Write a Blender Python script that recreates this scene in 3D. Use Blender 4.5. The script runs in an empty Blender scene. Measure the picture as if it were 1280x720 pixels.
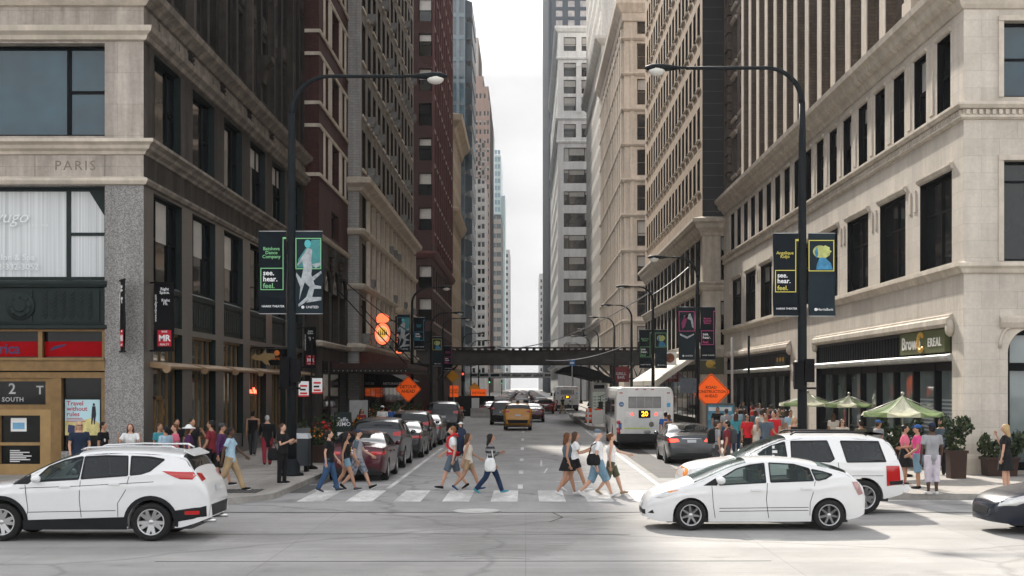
import bpy, bmesh, math, random
from mathutils import Vector, Matrix
random.seed(7)
SC = bpy.context.scene
COL = SC.collection
F, CX, CY, CH = 1700.0, 657.0, 482.0, 2.85      # focal length (px of a 1280 wide frame), vanishing point, eye height
R = math.radians
def at(u, v, Y): return ((u-CX)*Y/F, Y, CH-(v-CY)*Y/F)
def gY(v): return F*CH/(v-CY)
def gX(u, Y): return (u-CX)*Y/F

# ------------------------------------------------------------------ mesh building
class MB:
    def __init__(s): s.v=[]; s.f=[]; s.m=[]; s.sm=[]
    def add(s, pts, faces, mi=0, smooth=False):
        b=len(s.v); s.v+= [tuple(p) for p in pts]
        for f in faces: s.f.append([b+i for i in f]); s.m.append(mi); s.sm.append(smooth)
    def quad(s, a,b,c,d, mi=0): s.add([a,b,c,d],[(0,1,2,3)],mi)
    def box(s, x0,x1,y0,y1,z0,z1, mi=0, M=None):
        p=[(x0,y0,z0),(x1,y0,z0),(x1,y1,z0),(x0,y1,z0),(x0,y0,z1),(x1,y0,z1),(x1,y1,z1),(x0,y1,z1)]
        if M is not None: p=[M@Vector(q) for q in p]
        s.add(p,[(0,3,2,1),(4,5,6,7),(0,1,5,4),(1,2,6,5),(2,3,7,6),(3,0,4,7)],mi)
    def rings(s, rings, cap=True, mi=0, smooth=True, closed=True):
        n=len(rings[0]); b=len(s.v)
        for r in rings: s.v+=[tuple(p) for p in r]
        for i in range(len(rings)-1):
            for j in range(n if closed else n-1):
                k=(j+1)%n
                s.f.append([b+i*n+j,b+i*n+k,b+(i+1)*n+k,b+(i+1)*n+j]); s.m.append(mi); s.sm.append(smooth)
        if cap:
            s.f.append([b+j for j in range(n)][::-1]); s.m.append(mi); s.sm.append(False)
            e=b+(len(rings)-1)*n
            s.f.append([e+j for j in range(n)]); s.m.append(mi); s.sm.append(False)
    def tube(s, pts, r, n=8, mi=0, cap=True, smooth=True):
        pts=[Vector(p) for p in pts]
        rr=r if isinstance(r,(list,tuple)) else [r]*len(pts)
        rings=[]; up=None
        for i,p in enumerate(pts):
            t=(pts[min(i+1,len(pts)-1)]-pts[max(i-1,0)]).normalized()
            if up is None:
                up=Vector((0,0,1)) if abs(t.z)<.9 else Vector((0,1,0))
            a=t.cross(up)
            if a.length<1e-4: a=t.cross(Vector((1,0,0)))
            a.normalize(); b=a.cross(t).normalized(); up=b
            q=rr[i]; qa,qb=(q if isinstance(q,(list,tuple)) else (q,q))
            rings.append([p+a*math.cos(2*math.pi*j/n)*qa-b*math.sin(2*math.pi*j/n)*qb for j in range(n)])
        s.rings(rings,cap,mi,smooth)
    def lathe(s, prof, c=(0,0,0), n=16, axis='z', mi=0, cap=True, smooth=True):
        rings=[]
        for r,h in prof:
            ring=[]
            for j in range(n):
                a=2*math.pi*j/n; x,y=r*math.cos(a),r*math.sin(a)
                p={'z':(x,y,h),'y':(x,h,-y),'x':(h,x,y)}[axis]
                ring.append((p[0]+c[0],p[1]+c[1],p[2]+c[2]))
            rings.append(ring)
        s.rings(rings,cap,mi,smooth)
    def ball(s, c, rx, ry=None, rz=None, n=12, m=8, mi=0, M=None):
        ry=ry or rx; rz=rz or rx; rings=[]
        for i in range(m+1):
            t=-math.pi/2+math.pi*min(max(i,0.08),m-.08)/m
            ring=[Vector((rx*math.cos(t)*math.cos(2*math.pi*j/n),ry*math.cos(t)*math.sin(2*math.pi*j/n),rz*math.sin(t))) for j in range(n)]
            if M is not None: ring=[M@q for q in ring]
            rings.append([q+Vector(c) for q in ring])
        s.rings(rings,True,mi,True)
    def poly(s, pts, d, mi=0):                      # polygon extruded by vector d
        n=len(pts); d=Vector(d); P=[Vector(p) for p in pts]; Q=[p+d for p in P]
        nrm=Vector((0,0,0))
        for i in range(n): nrm+=P[i].cross(P[(i+1)%n])
        if nrm.dot(d)>0: P=P[::-1]; Q=Q[::-1]
        s.add(P+Q,[tuple(range(n)),tuple(range(2*n-1,n-1,-1))]+[(i,n+i,n+(i+1)%n,(i+1)%n) for i in range(n)],mi)
    def mesh(s, name, mats):
        me=bpy.data.meshes.new(name); me.from_pydata(s.v,[],s.f)
        for m in (mats if isinstance(mats,(list,tuple)) else [mats]): me.materials.append(m)
        me.polygons.foreach_set('material_index',s.m); me.polygons.foreach_set('use_smooth',s.sm)
        me.update(); return me
    def obj(s, name, mats, parent=None, loc=None):
        return link(name, s.mesh(name,mats), parent)
def link(name, me, parent=None, M=None):
    o=bpy.data.objects.new(name,me); COL.objects.link(o)
    if M is not None: o.matrix_local=M
    if parent is not None: o.parent=parent; o.matrix_parent_inverse=pinv(parent)
    return o
def pinv(p):
    if p.get('_o') is None: return Matrix()
    return Matrix.Translation(-Vector(p['_o']))
def tag(o, label=None, cat=None, group=None, kind=None):
    if label: o['label']=label
    if cat: o['category']=cat
    if group: o['group']=group
    if kind: o['kind']=kind
    return o
def thing(name, label, cat, loc=(0,0,0), group=None, rz=0, world=False):
    """Empty at a thing's base. world=True: children are given in world coordinates."""
    o=bpy.data.objects.new(name,None); COL.objects.link(o); o.location=loc; o.rotation_euler=(0,0,rz)
    o.empty_display_size=.2
    if world: o['_o']=list(loc)
    return tag(o,label,cat,group)
def kids(o): return [c for c in COL.objects if c.parent==o]
CH_CACHE={}
def copy_tree(o, loc, rz=0, label=None, group=None, recolor=None, scale=None):
    if o.name not in CH_CACHE:
        CH_CACHE[o.name]=[(c,[g for g in c.children]) for c in o.children]
    r=o.copy(); COL.objects.link(r); r.location=loc; r.rotation_euler=(0,0,rz)
    if scale: r.scale=scale
    if label: r['label']=label
    if group: r['group']=group
    def fix(c):
        if recolor and c.data:
            for i,m in enumerate(c.data.materials):
                if m and m.name in recolor:
                    c.material_slots[i].link='OBJECT'; c.material_slots[i].material=recolor[m.name]
    for c,gs in CH_CACHE[o.name]:
        d=c.copy(); COL.objects.link(d); d.parent=r; fix(d)
        for g in gs:
            e=g.copy(); COL.objects.link(e); e.parent=d; fix(e)
    return r

# ------------------------------------------------------------------ materials
def ntree(name):
    m=bpy.data.materials.new(name); m.use_nodes=True; nt=m.node_tree
    return m, nt, nt.nodes['Principled BSDF']
def nd(nt, t, **kw):
    n=nt.nodes.new(t)
    for k,v in kw.items():
        if k.startswith('_'): n.inputs[int(k[1:]) if k[1:].isdigit() else k[1:]].default_value=v
        else: setattr(n,k,v)
    return n
def c4(c): return (c[0],c[1],c[2],1)
def mul(c,f): return tuple(min(1,x*f) for x in c[:3])
def tc(nt, kind='Object'): return nd(nt,'ShaderNodeTexCoord').outputs[kind]
def mixc(nt, fac, a, b, mode='MIX'):
    n=nd(nt,'ShaderNodeMix',data_type='RGBA',blend_type=mode)
    for sock,val in ((n.inputs[0],fac),(n.inputs[6],a),(n.inputs[7],b)):
        if hasattr(val,'type') and hasattr(val,'is_linked'): nt.links.new(val,sock)
        elif isinstance(val,(int,float)): sock.default_value=val
        else: sock.default_value=c4(val)
    return n.outputs[2]
def noise(nt, vec, scale, detail=4, rough=.6, mapping=None):
    if mapping:
        mp=nd(nt,'ShaderNodeMapping'); mp.inputs['Scale'].default_value=mapping; nt.links.new(vec,mp.inputs[0]); vec=mp.outputs[0]
    n=nd(nt,'ShaderNodeTexNoise'); n.inputs['Scale'].default_value=scale; n.inputs['Detail'].default_value=detail; n.inputs['Roughness'].default_value=rough
    nt.links.new(vec,n.inputs['Vector']); return n.outputs['Fac']
def ramp(nt, fac, stops):
    n=nd(nt,'ShaderNodeValToRGB'); e=n.color_ramp.elements
    while len(e)<len(stops): e.new(.5)
    for i,(p,c) in enumerate(stops): e[i].position=p; e[i].color=c4(c) if not isinstance(c,(int,float)) else (c,c,c,1)
    nt.links.new(fac,n.inputs[0]); return n.outputs[0]
def bump(nt, b, h, strength=.3, dist=.02):
    n=nd(nt,'ShaderNodeBump'); n.inputs['Strength'].default_value=strength; n.inputs['Distance'].default_value=dist
    nt.links.new(h,n.inputs['Height']); nt.links.new(n.outputs[0],b.inputs['Normal'])
MC={}
def mat(name, col, rough=.6, metal=0, var=.12, scale=2.5, bmp=0, streak=0, coat=0, spec=None, emit=0, alpha=1):
    if name in MC: return MC[name]
    if spec is None: spec=.5 if rough<.42 or metal else .15
    m,nt,b=ntree(name)
    if var or streak:
        v=tc(nt); n=noise(nt,v,scale,5)
        c=ramp(nt,n,[(.3,mul(col,1-var)),(.7,mul(col,1+var))])
        if streak:
            s=noise(nt,v,1.0,4,.65,(1.3,1.3,.12)); s2=ramp(nt,s,[(.42,1-streak),(.62,1.0)])
            c=mixc(nt,1,c,s2,'MULTIPLY')
        nt.links.new(c,b.inputs['Base Color'])
        if bmp: bump(nt,b,noise(nt,v,scale*8,3),bmp,.01)
    else: b.inputs['Base Color'].default_value=c4(col)
    b.inputs['Roughness'].default_value=rough; b.inputs['Metallic'].default_value=metal
    b.inputs['Coat Weight'].default_value=coat; b.inputs['Specular IOR Level'].default_value=spec
    if emit: b.inputs['Emission Color'].default_value=c4(col); b.inputs['Emission Strength'].default_value=emit
    MC[name]=m; return m
def masonry(name, c1, c2, mortar, bw, bh, mort=.01, rough=.85, streak=.25, var=.15, bmp=.3, off=.5):
    """bricks or stone blocks on any upright wall: (x+y, z)"""
    if name in MC: return MC[name]
    m,nt,b=ntree(name); v=tc(nt)
    sp=nd(nt,'ShaderNodeSeparateXYZ'); nt.links.new(v,sp.inputs[0])
    ad=nd(nt,'ShaderNodeMath',operation='ADD'); nt.links.new(sp.outputs[0],ad.inputs[0]); nt.links.new(sp.outputs[1],ad.inputs[1])
    cb=nd(nt,'ShaderNodeCombineXYZ'); nt.links.new(ad.outputs[0],cb.inputs[0]); nt.links.new(sp.outputs[2],cb.inputs[1])
    br=nd(nt,'ShaderNodeTexBrick'); nt.links.new(cb.outputs[0],br.inputs['Vector'])
    br.offset=off
    br.inputs['Color1'].default_value=c4(c1); br.inputs['Color2'].default_value=c4(c2); br.inputs['Mortar'].default_value=c4(mortar)
    br.inputs['Scale'].default_value=1; br.inputs['Mortar Size'].default_value=mort; br.inputs['Brick Width'].default_value=bw; br.inputs['Row Height'].default_value=bh
    br.inputs['Mortar Smooth'].default_value=.3
    n=noise(nt,v,.8,6,.7); c=mixc(nt,1,br.outputs['Color'],ramp(nt,n,[(.3,1-var*1.6),(.7,1.0)]),'MULTIPLY')
    n2=noise(nt,v,9,4,.7); c=mixc(nt,1,c,ramp(nt,n2,[(.3,1-var),(.65,1.0)]),'MULTIPLY')
    s=noise(nt,v,1.0,5,.7,(1.6,1.6,.1)); c=mixc(nt,1,c,ramp(nt,s,[(.38,1-streak),(.6,1.0)]),'MULTIPLY')
    nt.links.new(c,b.inputs['Base Color']); b.inputs['Roughness'].default_value=rough; b.inputs['Specular IOR Level'].default_value=.2
    if bmp: bump(nt,b,br.outputs['Fac'],-bmp,.012)
    MC[name]=m; return m
def speckle(name, c1, c2, scale=60, rough=.4):
    if name in MC: return MC[name]
    m,nt,b=ntree(name); v=tc(nt)
    n=nd(nt,'ShaderNodeTexVoronoi'); n.inputs['Scale'].default_value=scale; nt.links.new(v,n.inputs['Vector'])
    sp=nd(nt,'ShaderNodeSeparateColor'); nt.links.new(n.outputs['Color'],sp.inputs[0])
    c=ramp(nt,sp.outputs[0],[(.2,c1),(.8,c2)])
    s=noise(nt,v,1.0,5,.7,(1.6,1.6,.2)); c=mixc(nt,1,c,ramp(nt,s,[(.35,.75),(.6,1.0)]),'MULTIPLY')
    nt.links.new(c,b.inputs['Base Color']); b.inputs['Roughness'].default_value=rough
    MC[name]=m; return m
def glassmat(name, col=(.015,.018,.02), rough=.06, wav=.0, spec=.5, tint=.5):
    """dark reflective window glass; each pane a little different"""
    if name in MC: return MC[name]
    m,nt,b=ntree(name)
    oi=nd(nt,'ShaderNodeObjectInfo')
    v=tc(nt); n=noise(nt,v,.7,2)
    c=mixc(nt,oi.outputs['Random'],mul(col,1-tint),mul(col,1+tint*1.5))
    c=mixc(nt,1,c,ramp(nt,n,[(.3,.6),(.7,1.0)]),'MULTIPLY')
    nt.links.new(c,b.inputs['Base Color']); b.inputs['Roughness'].default_value=rough; b.inputs['Specular IOR Level'].default_value=spec
    b.inputs['IOR'].default_value=1.55
    if wav: bump(nt,b,noise(nt,v,.9,2),wav,.03)
    MC[name]=m; return m
def clearglass(name, tint=(.75,.85,.85), rough=.02, opacity=.35, dark=(.02,.03,.035)):
    """thin see-through pane: transparent mixed with a glossy dark film"""
    if name in MC: return MC[name]
    m,nt,b=ntree(name)
    b.inputs['Base Color'].default_value=c4(dark); b.inputs['Roughness'].default_value=rough
    t=nd(nt,'ShaderNodeBsdfTransparent'); t.inputs[0].default_value=c4(tint)
    mx=nd(nt,'ShaderNodeMixShader'); mx.inputs[0].default_value=opacity
    nt.links.new(t.outputs[0],mx.inputs[1]); nt.links.new(b.outputs[0],mx.inputs[2])
    nt.links.new(mx.outputs[0],nt.nodes['Material Output'].inputs[0])
    MC[name]=m; return m
def paint(name, col, rough=.25, metal=0, flake=0):
    if name in MC: return MC[name]
    m,nt,b=ntree(name); v=tc(nt)
    n=noise(nt,v,1.6,5,.7)
    dirt=nd(nt,'ShaderNodeSeparateXYZ'); nt.links.new(v,dirt.inputs[0])
    c=mixc(nt,1,col,ramp(nt,n,[(.3,.93),(.7,1.0)]),'MULTIPLY')
    nt.links.new(c,b.inputs['Base Color']); b.inputs['Roughness'].default_value=rough; b.inputs['Metallic'].default_value=metal
    b.inputs['Coat Weight'].default_value=.6 if sum(col)>1 else .25; b.inputs['Specular IOR Level'].default_value=.4; b.inputs['Coat Roughness'].default_value=.08
    MC[name]=m; return m

# ------------------------------------------------------------------ lettering (real letter shapes as thin solid meshes)
def lettering(txt, size, M, material, parent=None, name='lettering', ext=.004, bold=0, align='CENTER', spacing=1.0, sx=1.0, line=1.0, shear=0):
    cu=bpy.data.curves.new('t','FONT'); cu.body=txt; cu.size=size; cu.extrude=ext; cu.offset=bold*size; cu.align_x=align; cu.align_y='CENTER'
    cu.space_character=spacing; cu.space_line=line; cu.resolution_u=2; cu.shear=shear
    o=bpy.data.objects.new('t',cu); COL.objects.link(o)
    dg=bpy.context.evaluated_depsgraph_get(); me=bpy.data.meshes.new_from_object(o.evaluated_get(dg))
    bpy.data.objects.remove(o); bpy.data.curves.remove(cu)
    me.transform(M@Matrix.Scale(sx,4,Vector((1,0,0)))); me.materials.clear(); me.materials.append(material)
    for p in me.polygons: p.use_smooth=False
    me.name=name
    return link(name,me,parent)
def frame_mat(o, D, N):      # text plane: x along D, y up, facing N
    D=Vector(D).normalized(); N=Vector(N).normalized(); U=N.cross(D)
    M=Matrix.Identity(4)
    for i in range(3): M[i][0]=D[i]; M[i][1]=U[i]; M[i][2]=N[i]; M[i][3]=o[i]
    return M
def remeshed(mb, voxel, name='m', smooth=2):
    me=mb.mesh(name,[]); o=bpy.data.objects.new('t',me); COL.objects.link(o)
    r=o.modifiers.new('r','REMESH'); r.mode='VOXEL'; r.voxel_size=voxel; r.use_smooth_shade=True
    if smooth:
        s=o.modifiers.new('s','SMOOTH'); s.iterations=smooth; s.factor=.5
    dg=bpy.context.evaluated_depsgraph_get(); out=bpy.data.meshes.new_from_object(o.evaluated_get(dg))
    bpy.data.objects.remove(o); bpy.data.meshes.remove(me); out.name=name
    out.polygons.foreach_set('use_smooth',[True]*len(out.polygons))
    return out
# ------------------------------------------------------------------ camera, sun, sky
cam=bpy.data.cameras.new('camera'); co=bpy.data.objects.new('camera',cam); COL.objects.link(co); SC.camera=co
co.location=(0,0,CH); co.rotation_euler=(R(90),0,0)
cam.sensor_width=36; cam.lens=F/1280*36; cam.shift_x=(640-CX)/1280; cam.shift_y=(CY-360)/1280
cam.clip_start=.3; cam.clip_end=6000
HAZE_SKY=1.8
SUN_AZ, SUN_EL = 10.0, 34.0          # azimuth left of the street axis
w=bpy.data.worlds.new('World'); SC.world=w; w.use_nodes=True; nt=w.node_tree
bg=nt.nodes['Background']; sky=nt.nodes.new('ShaderNodeTexSky'); sky.sky_type='NISHITA'; sky.sun_disc=False
sky.sun_elevation=R(SUN_EL); sky.sun_rotation=R(-SUN_AZ); sky.air_density=1.0; sky.dust_density=2.0; sky.ozone_density=1.0; sky.altitude=100
hs=nt.nodes.new('ShaderNodeHueSaturation'); hs.inputs['Saturation'].default_value=.2; nt.links.new(sky.outputs[0],hs.inputs['Color']); 
# a band of bright summer haze and thin cloud low round the horizon, clearer overhead
tcw=nt.nodes.new('ShaderNodeTexCoord'); sx_=nt.nodes.new('ShaderNodeSeparateXYZ'); nt.links.new(tcw.outputs['Generated'],sx_.inputs[0])
mr=nt.nodes.new('ShaderNodeMapRange'); mr.inputs[1].default_value=.22; mr.inputs[2].default_value=.50; mr.inputs[3].default_value=1; mr.inputs[4].default_value=.25; nt.links.new(sx_.outputs[2],mr.inputs[0])
mpw=nt.nodes.new('ShaderNodeMapping'); mpw.inputs['Scale'].default_value=(9,9,26); nt.links.new(tcw.outputs['Generated'],mpw.inputs[0])
nzw=nt.nodes.new('ShaderNodeTexNoise'); nzw.inputs['Scale'].default_value=1.0; nzw.inputs['Detail'].default_value=5; nt.links.new(mpw.outputs[0],nzw.inputs['Vector'])
crw=nt.nodes.new('ShaderNodeValToRGB'); crw.color_ramp.elements[0].position=.35; crw.color_ramp.elements[1].position=.68; crw.color_ramp.elements[0].color=(.80,.80,.815,1); crw.color_ramp.elements[1].color=(.93,.925,.93,1); nt.links.new(nzw.outputs['Fac'],crw.inputs[0])
vmw=nt.nodes.new('ShaderNodeVectorMath'); vmw.operation='SCALE'; my_=nt.nodes.new('ShaderNodeMapRange'); my_.inputs[1].default_value=-.6; my_.inputs[2].default_value=.5; my_.inputs[3].default_value=HAZE_SKY*2.05; my_.inputs[4].default_value=HAZE_SKY; nt.links.new(sx_.outputs[1],my_.inputs[0]); nt.links.new(my_.outputs[0],vmw.inputs['Scale']);   # clouds opposite the sun, out of view, brightened to lift surfaces facing them
nt.links.new(crw.outputs[0],vmw.inputs[0])
mxw=nt.nodes.new('ShaderNodeMix'); mxw.data_type='RGBA'; nt.links.new(mr.outputs[0],mxw.inputs[0]); nt.links.new(hs.outputs[0],mxw.inputs[6]); nt.links.new(vmw.outputs[0],mxw.inputs[7])
nt.links.new(mxw.outputs[2],bg.inputs[0]); bg.inputs[1].default_value=.15
sl=bpy.data.lights.new('sun','SUN'); sl.energy=2.1; sl.angle=R(1.0); sl.color=(1,.93,.83)
so=bpy.data.objects.new('sun',sl); COL.objects.link(so)
sd=Vector((-math.sin(R(SUN_AZ))*math.cos(R(SUN_EL)), math.cos(R(SUN_AZ))*math.cos(R(SUN_EL)), math.sin(R(SUN_EL))))
so.rotation_euler=sd.to_track_quat('Z','Y').to_euler(); so.location=sd*60
vs=SC.view_settings; vs.view_transform='Standard'; vs.look='None'; vs.gamma=1; vs.exposure=1.87; vs.use_curve_mapping=False
SC.render.engine='CYCLES'
cy=SC.cycles; cy.use_denoising=True; cy.max_bounces=6; cy.diffuse_bounces=3; cy.glossy_bounces=3; cy.transparent_max_bounces=8; cy.transmission_bounces=3
cy.caustics_reflective=False; cy.caustics_refractive=False; cy.sample_clamp_indirect=6
# ------------------------------------------------------------------ building kit
class Face:
    """an upright facade plane: s runs along D, d sticks out along N"""
    def __init__(s, O, D):
        s.O=Vector((O[0],O[1],0)); s.D=Vector((D[0],D[1],0)).normalized(); s.N=s.D.cross(Vector((0,0,1)))
    def p(s, a, d, z): return s.O+s.D*a+s.N*d+Vector((0,0,z))
    def box(s, mb, s0,s1,z0,z1,d0,d1,mi=0):
        P=[s.p(s0,d1,z0),s.p(s1,d1,z0),s.p(s1,d0,z0),s.p(s0,d0,z0),s.p(s0,d1,z1),s.p(s1,d1,z1),s.p(s1,d0,z1),s.p(s0,d0,z1)]
        mb.add(P,[(0,3,2,1),(4,5,6,7),(0,1,5,4),(1,2,6,5),(2,3,7,6),(3,0,4,7)],mi)
    def wall(s, mb, s0,s1,z0,z1,holes=(),depth=.25,mi=0,mr=None,d=0):
        mr=mi if mr is None else mr
        holes=[h for h in holes if h[1]>s0 and h[0]<s1 and h[3]>z0 and h[2]<z1]
        zs=sorted({z0,z1}|{min(max(z,z0),z1) for h in holes for z in h[2:4]})
        for a,b in zip(zs,zs[1:]):
            if b-a<1e-5: continue
            m=(a+b)/2; cut=sorted((max(h[0],s0),min(h[1],s1)) for h in holes if h[2]<m<h[3])
            x=s0
            for c0,c1 in cut+[(s1,s1)]:
                if c0-x>1e-5: mb.quad(s.p(x,d,a),s.p(c0,d,a),s.p(c0,d,b),s.p(x,d,b),mi)
                x=max(x,c1)
        for h in holes:
            a,b,c,e=h[:4]; q=d-depth
            mb.quad(s.p(a,d,c),s.p(b,d,c),s.p(b,q,c),s.p(a,q,c),mr)
            mb.quad(s.p(a,q,e),s.p(b,q,e),s.p(b,d,e),s.p(a,d,e),mr)
            mb.quad(s.p(a,d,c),s.p(a,q,c),s.p(a,q,e),s.p(a,d,e),mr)
            mb.quad(s.p(b,q,c),s.p(b,d,c),s.p(b,d,e),s.p(b,q,e),mr)
    def profile(s, mb, s0,s1, prof, m0=0,m1=0, mi=0):
        """moulding: prof = [(d,z)...] bottom to top; m0/m1 = 1 mitres an outer corner"""
        A=[s.p(s0-m0*d,d,z) for d,z in prof]; B=[s.p(s1+m1*d,d,z) for d,z in prof]
        n=len(prof)
        mb.add(A+B,[(i,n+i,n+i+1,i+1) for i in range(n-1)]+[tuple(range(n)),tuple(range(2*n-1,n-1,-1)),(0,n-1,2*n-1,n)],mi)
    def mat(s, a, z, d):           # placement for a window: x along D, y inwards, z up
        M=Matrix.Identity(4); o=s.p(a,d,z)
        for i in range(3): M[i][0]=s.D[i]; M[i][1]=-s.N[i]; M[i][2]=(0,0,1)[i]; M[i][3]=o[i]
        return M
    def textM(s, a, z, d): return frame_mat(s.p(a,d,z), s.D, s.N)
WM={}
def win_parts(w,h,kind,blind):
    """frame MB, pane MB in local coordinates. kind=(frame width, cols, rows, chamfer)"""
    fw,cols,rows,ch=kind
    f=MB(); p=MB()
    f.box(0,fw,0,.09,0,h); f.box(w-fw,w,0,.09,0,h); f.box(fw,w-fw,0,.09,0,fw); f.box(fw,w-fw,0,.09,h-fw,h)
    xs=[fw]+[w*c for c in cols]+[w-fw]
    for c in cols: f.box(w*c-fw*.55,w*c+fw*.55,.005,.085,fw,h-fw)
    for i in range(len(xs)-1):
        r_=rows if not isinstance(rows,dict) else rows.get(i,())
        for r in r_: f.box(xs[i]+(fw*.55 if i else 0),xs[i+1]-(fw*.55 if i<len(cols) else 0),.012,.08,h*r-fw*.4,h*r+fw*.4)
    if ch:
        f.poly([(fw,.004,h-fw),(fw+ch*.62,.004,h-fw),(fw,.004,h-fw-ch)],(0,.075,0)); f.poly([(w-fw,.004,h-fw),(w-fw,.004,h-fw-ch),(w-fw-ch*.62,.004,h-fw)],(0,.075,0))
    for i in range(len(xs)-1):
        p.quad((xs[i],.06,fw),(xs[i+1],.06,fw),(xs[i+1],.06,h-fw),(xs[i],.06,h-fw),0)
        bl=blind if not isinstance(blind,(list,tuple)) else blind[i%len(blind)]
        if bl>0: p.quad((xs[i],.055,fw+(1-bl)*(h-2*fw)),(xs[i+1],.055,fw+(1-bl)*(h-2*fw)),(xs[i+1],.055,h-fw),(xs[i],.055,h-fw),1)
    return f,p
class Bld:
    def __init__(s, name, label, loc, mats, cat='building', group=None, cap=100, sub=False, win=None, tagname='window'):
        s.root=thing(name,label,cat,loc,group,world=True); s.mats=mats; s.w=MB(); s.wins=[]; s.cap=cap; s.sub=sub; s.win=win; s.tagname=tagname; s.rng=random.Random(name+label)
    def window(s, face, a, z, w, h, d, kind, blind=None, win=None):
        s.wins.append((face,a,z,round(w,3),round(h,3),d,kind,blind,win or s.win))
    def grid(s, face, cols, rows, w, h, depth, kind, blinds=(0,0,.35,.5,.2,1)):
        """cols: left edges, rows: sill heights -> holes, and windows placed"""
        H=[]
        for z in rows:
            for a in cols:
                H.append((a,a+w,z,z+h)); s.window(face,a,z,w,h,-depth,kind,s.rng.choice(blinds))
        return H
    def part(s, name, mb, mats): return mb.obj(name,mats,s.root)
    def core(s, x0,x1,y0,y1,z0,z1, mi=0): s.w.box(x0,x1,y0,y1,z0,z1,mi)
    def finish(s):
        s.wall=s.w.obj('wall',s.mats,s.root)
        cam=Vector((0,0,CH))
        def key(q):
            c=q[0].p(q[1]+q[3]/2,q[5],q[2]+q[4]/2); v=cam-c; L=v.length
            vis=1 if abs((c.z-CH)/max(c.y,1)*F)<520 and c.y>5 else .05
            return -q[3]*q[4]*max(0,q[0].N.dot(v)/L)/L/L*vis
        s.wins.sort(key=key); far=MB()
        for i,(face,a,z,w,h,d,kind,blind,wm) in enumerate(s.wins):
            fm,gm,bm=wm; k=(w,h,str(kind),str(blind),fm.name,gm.name,s.sub)
            M=face.mat(a,z,d)
            if i<s.cap:
                if k not in WM:
                    f,p=win_parts(w,h,kind,blind or 0)
                    if s.sub: WM[k]=(f.mesh('window_frame',[fm]),p.mesh('pane',[gm,bm]))
                    else:
                        q=MB(); q.add(f.v,f.f,0); n=len(q.v)
                        q.v+=p.v; q.f+=[[n+x for x in r] for r in p.f]; q.m+=[x+1 for x in p.m]; q.sm+=p.sm
                        WM[k]=(q.mesh('window',[fm,gm,bm]),None)
                a_,b_=WM[k]
                o=link(s.tagname,a_,s.root,M)
                if b_: link('pane',b_,o)
            else:
                f,p=win_parts(w,h,kind,blind or 0)
                for src,add in ((f,0),(p,1)):
                    n=len(far.v); far.v+=[tuple(M@Vector(q)) for q in src.v]; far.f+=[[n+x for x in r] for r in src.f]; far.m+=[x+add for x in src.m]; far.sm+=src.sm
                lastmats=[fm,gm,bm]
        if far.v:
            o=far.obj(s.tagname,lastmats,s.root); o['kind']='stuff'
        return s.root
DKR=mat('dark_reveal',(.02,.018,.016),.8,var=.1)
def frange(a,n,st): return [a+i*st for i in range(n)]

# shared building materials
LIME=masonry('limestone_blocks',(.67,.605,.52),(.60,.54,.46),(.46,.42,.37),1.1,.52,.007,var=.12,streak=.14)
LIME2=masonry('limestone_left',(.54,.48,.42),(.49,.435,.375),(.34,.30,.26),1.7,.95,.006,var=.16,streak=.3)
LIMEP=mat('limestone_plain',(.58,.515,.43),.85,var=.12,streak=.2,bmp=.15)
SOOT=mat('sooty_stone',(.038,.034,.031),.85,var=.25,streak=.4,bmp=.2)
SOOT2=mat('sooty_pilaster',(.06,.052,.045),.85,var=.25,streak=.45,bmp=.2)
GRAN=speckle('speckled_granite',(.13,.125,.118),(.30,.285,.27),40,.5)
GRAND=speckle('polished_granite',(.06,.056,.052),(.12,.11,.10),40,.3)
IRON=mat('green_cast_iron',(.012,.019,.018),.55,var=.2,scale=3,spec=.2)
BLKF=mat('black_window_frame',(.006,.007,.008),.5,var=.1,spec=.06)
GRNF=mat('dark_green_frame',(.010,.018,.017),.5,var=.1,spec=.2)
BRZ=mat('brass_frame',(.19,.112,.04),.45,.35,var=.2,scale=4)
GL=glassmat('office_glass',(.008,.010,.011),.04,.06,spec=.4)
GLB=glassmat('sky_reflecting_glass',(.025,.07,.095),.02,.03,spec=.5,tint=.15)
GLD=glassmat('shop_glass',(.008,.009,.009),.05,.05,spec=.22)
BLIND=mat('window_blind',(.42,.40,.37),.5,var=.1,coat=.5)
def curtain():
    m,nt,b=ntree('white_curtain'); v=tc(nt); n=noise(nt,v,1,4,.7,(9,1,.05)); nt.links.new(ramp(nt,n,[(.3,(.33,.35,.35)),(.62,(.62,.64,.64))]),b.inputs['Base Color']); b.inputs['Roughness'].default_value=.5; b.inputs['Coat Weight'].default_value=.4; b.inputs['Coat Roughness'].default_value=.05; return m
CURT=curtain()  # light and shade of the folds drawn as vertical stripes in the colour
BLK=mat('black_paint',(.006,.006,.007),.5,var=.1,spec=.06)
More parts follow.
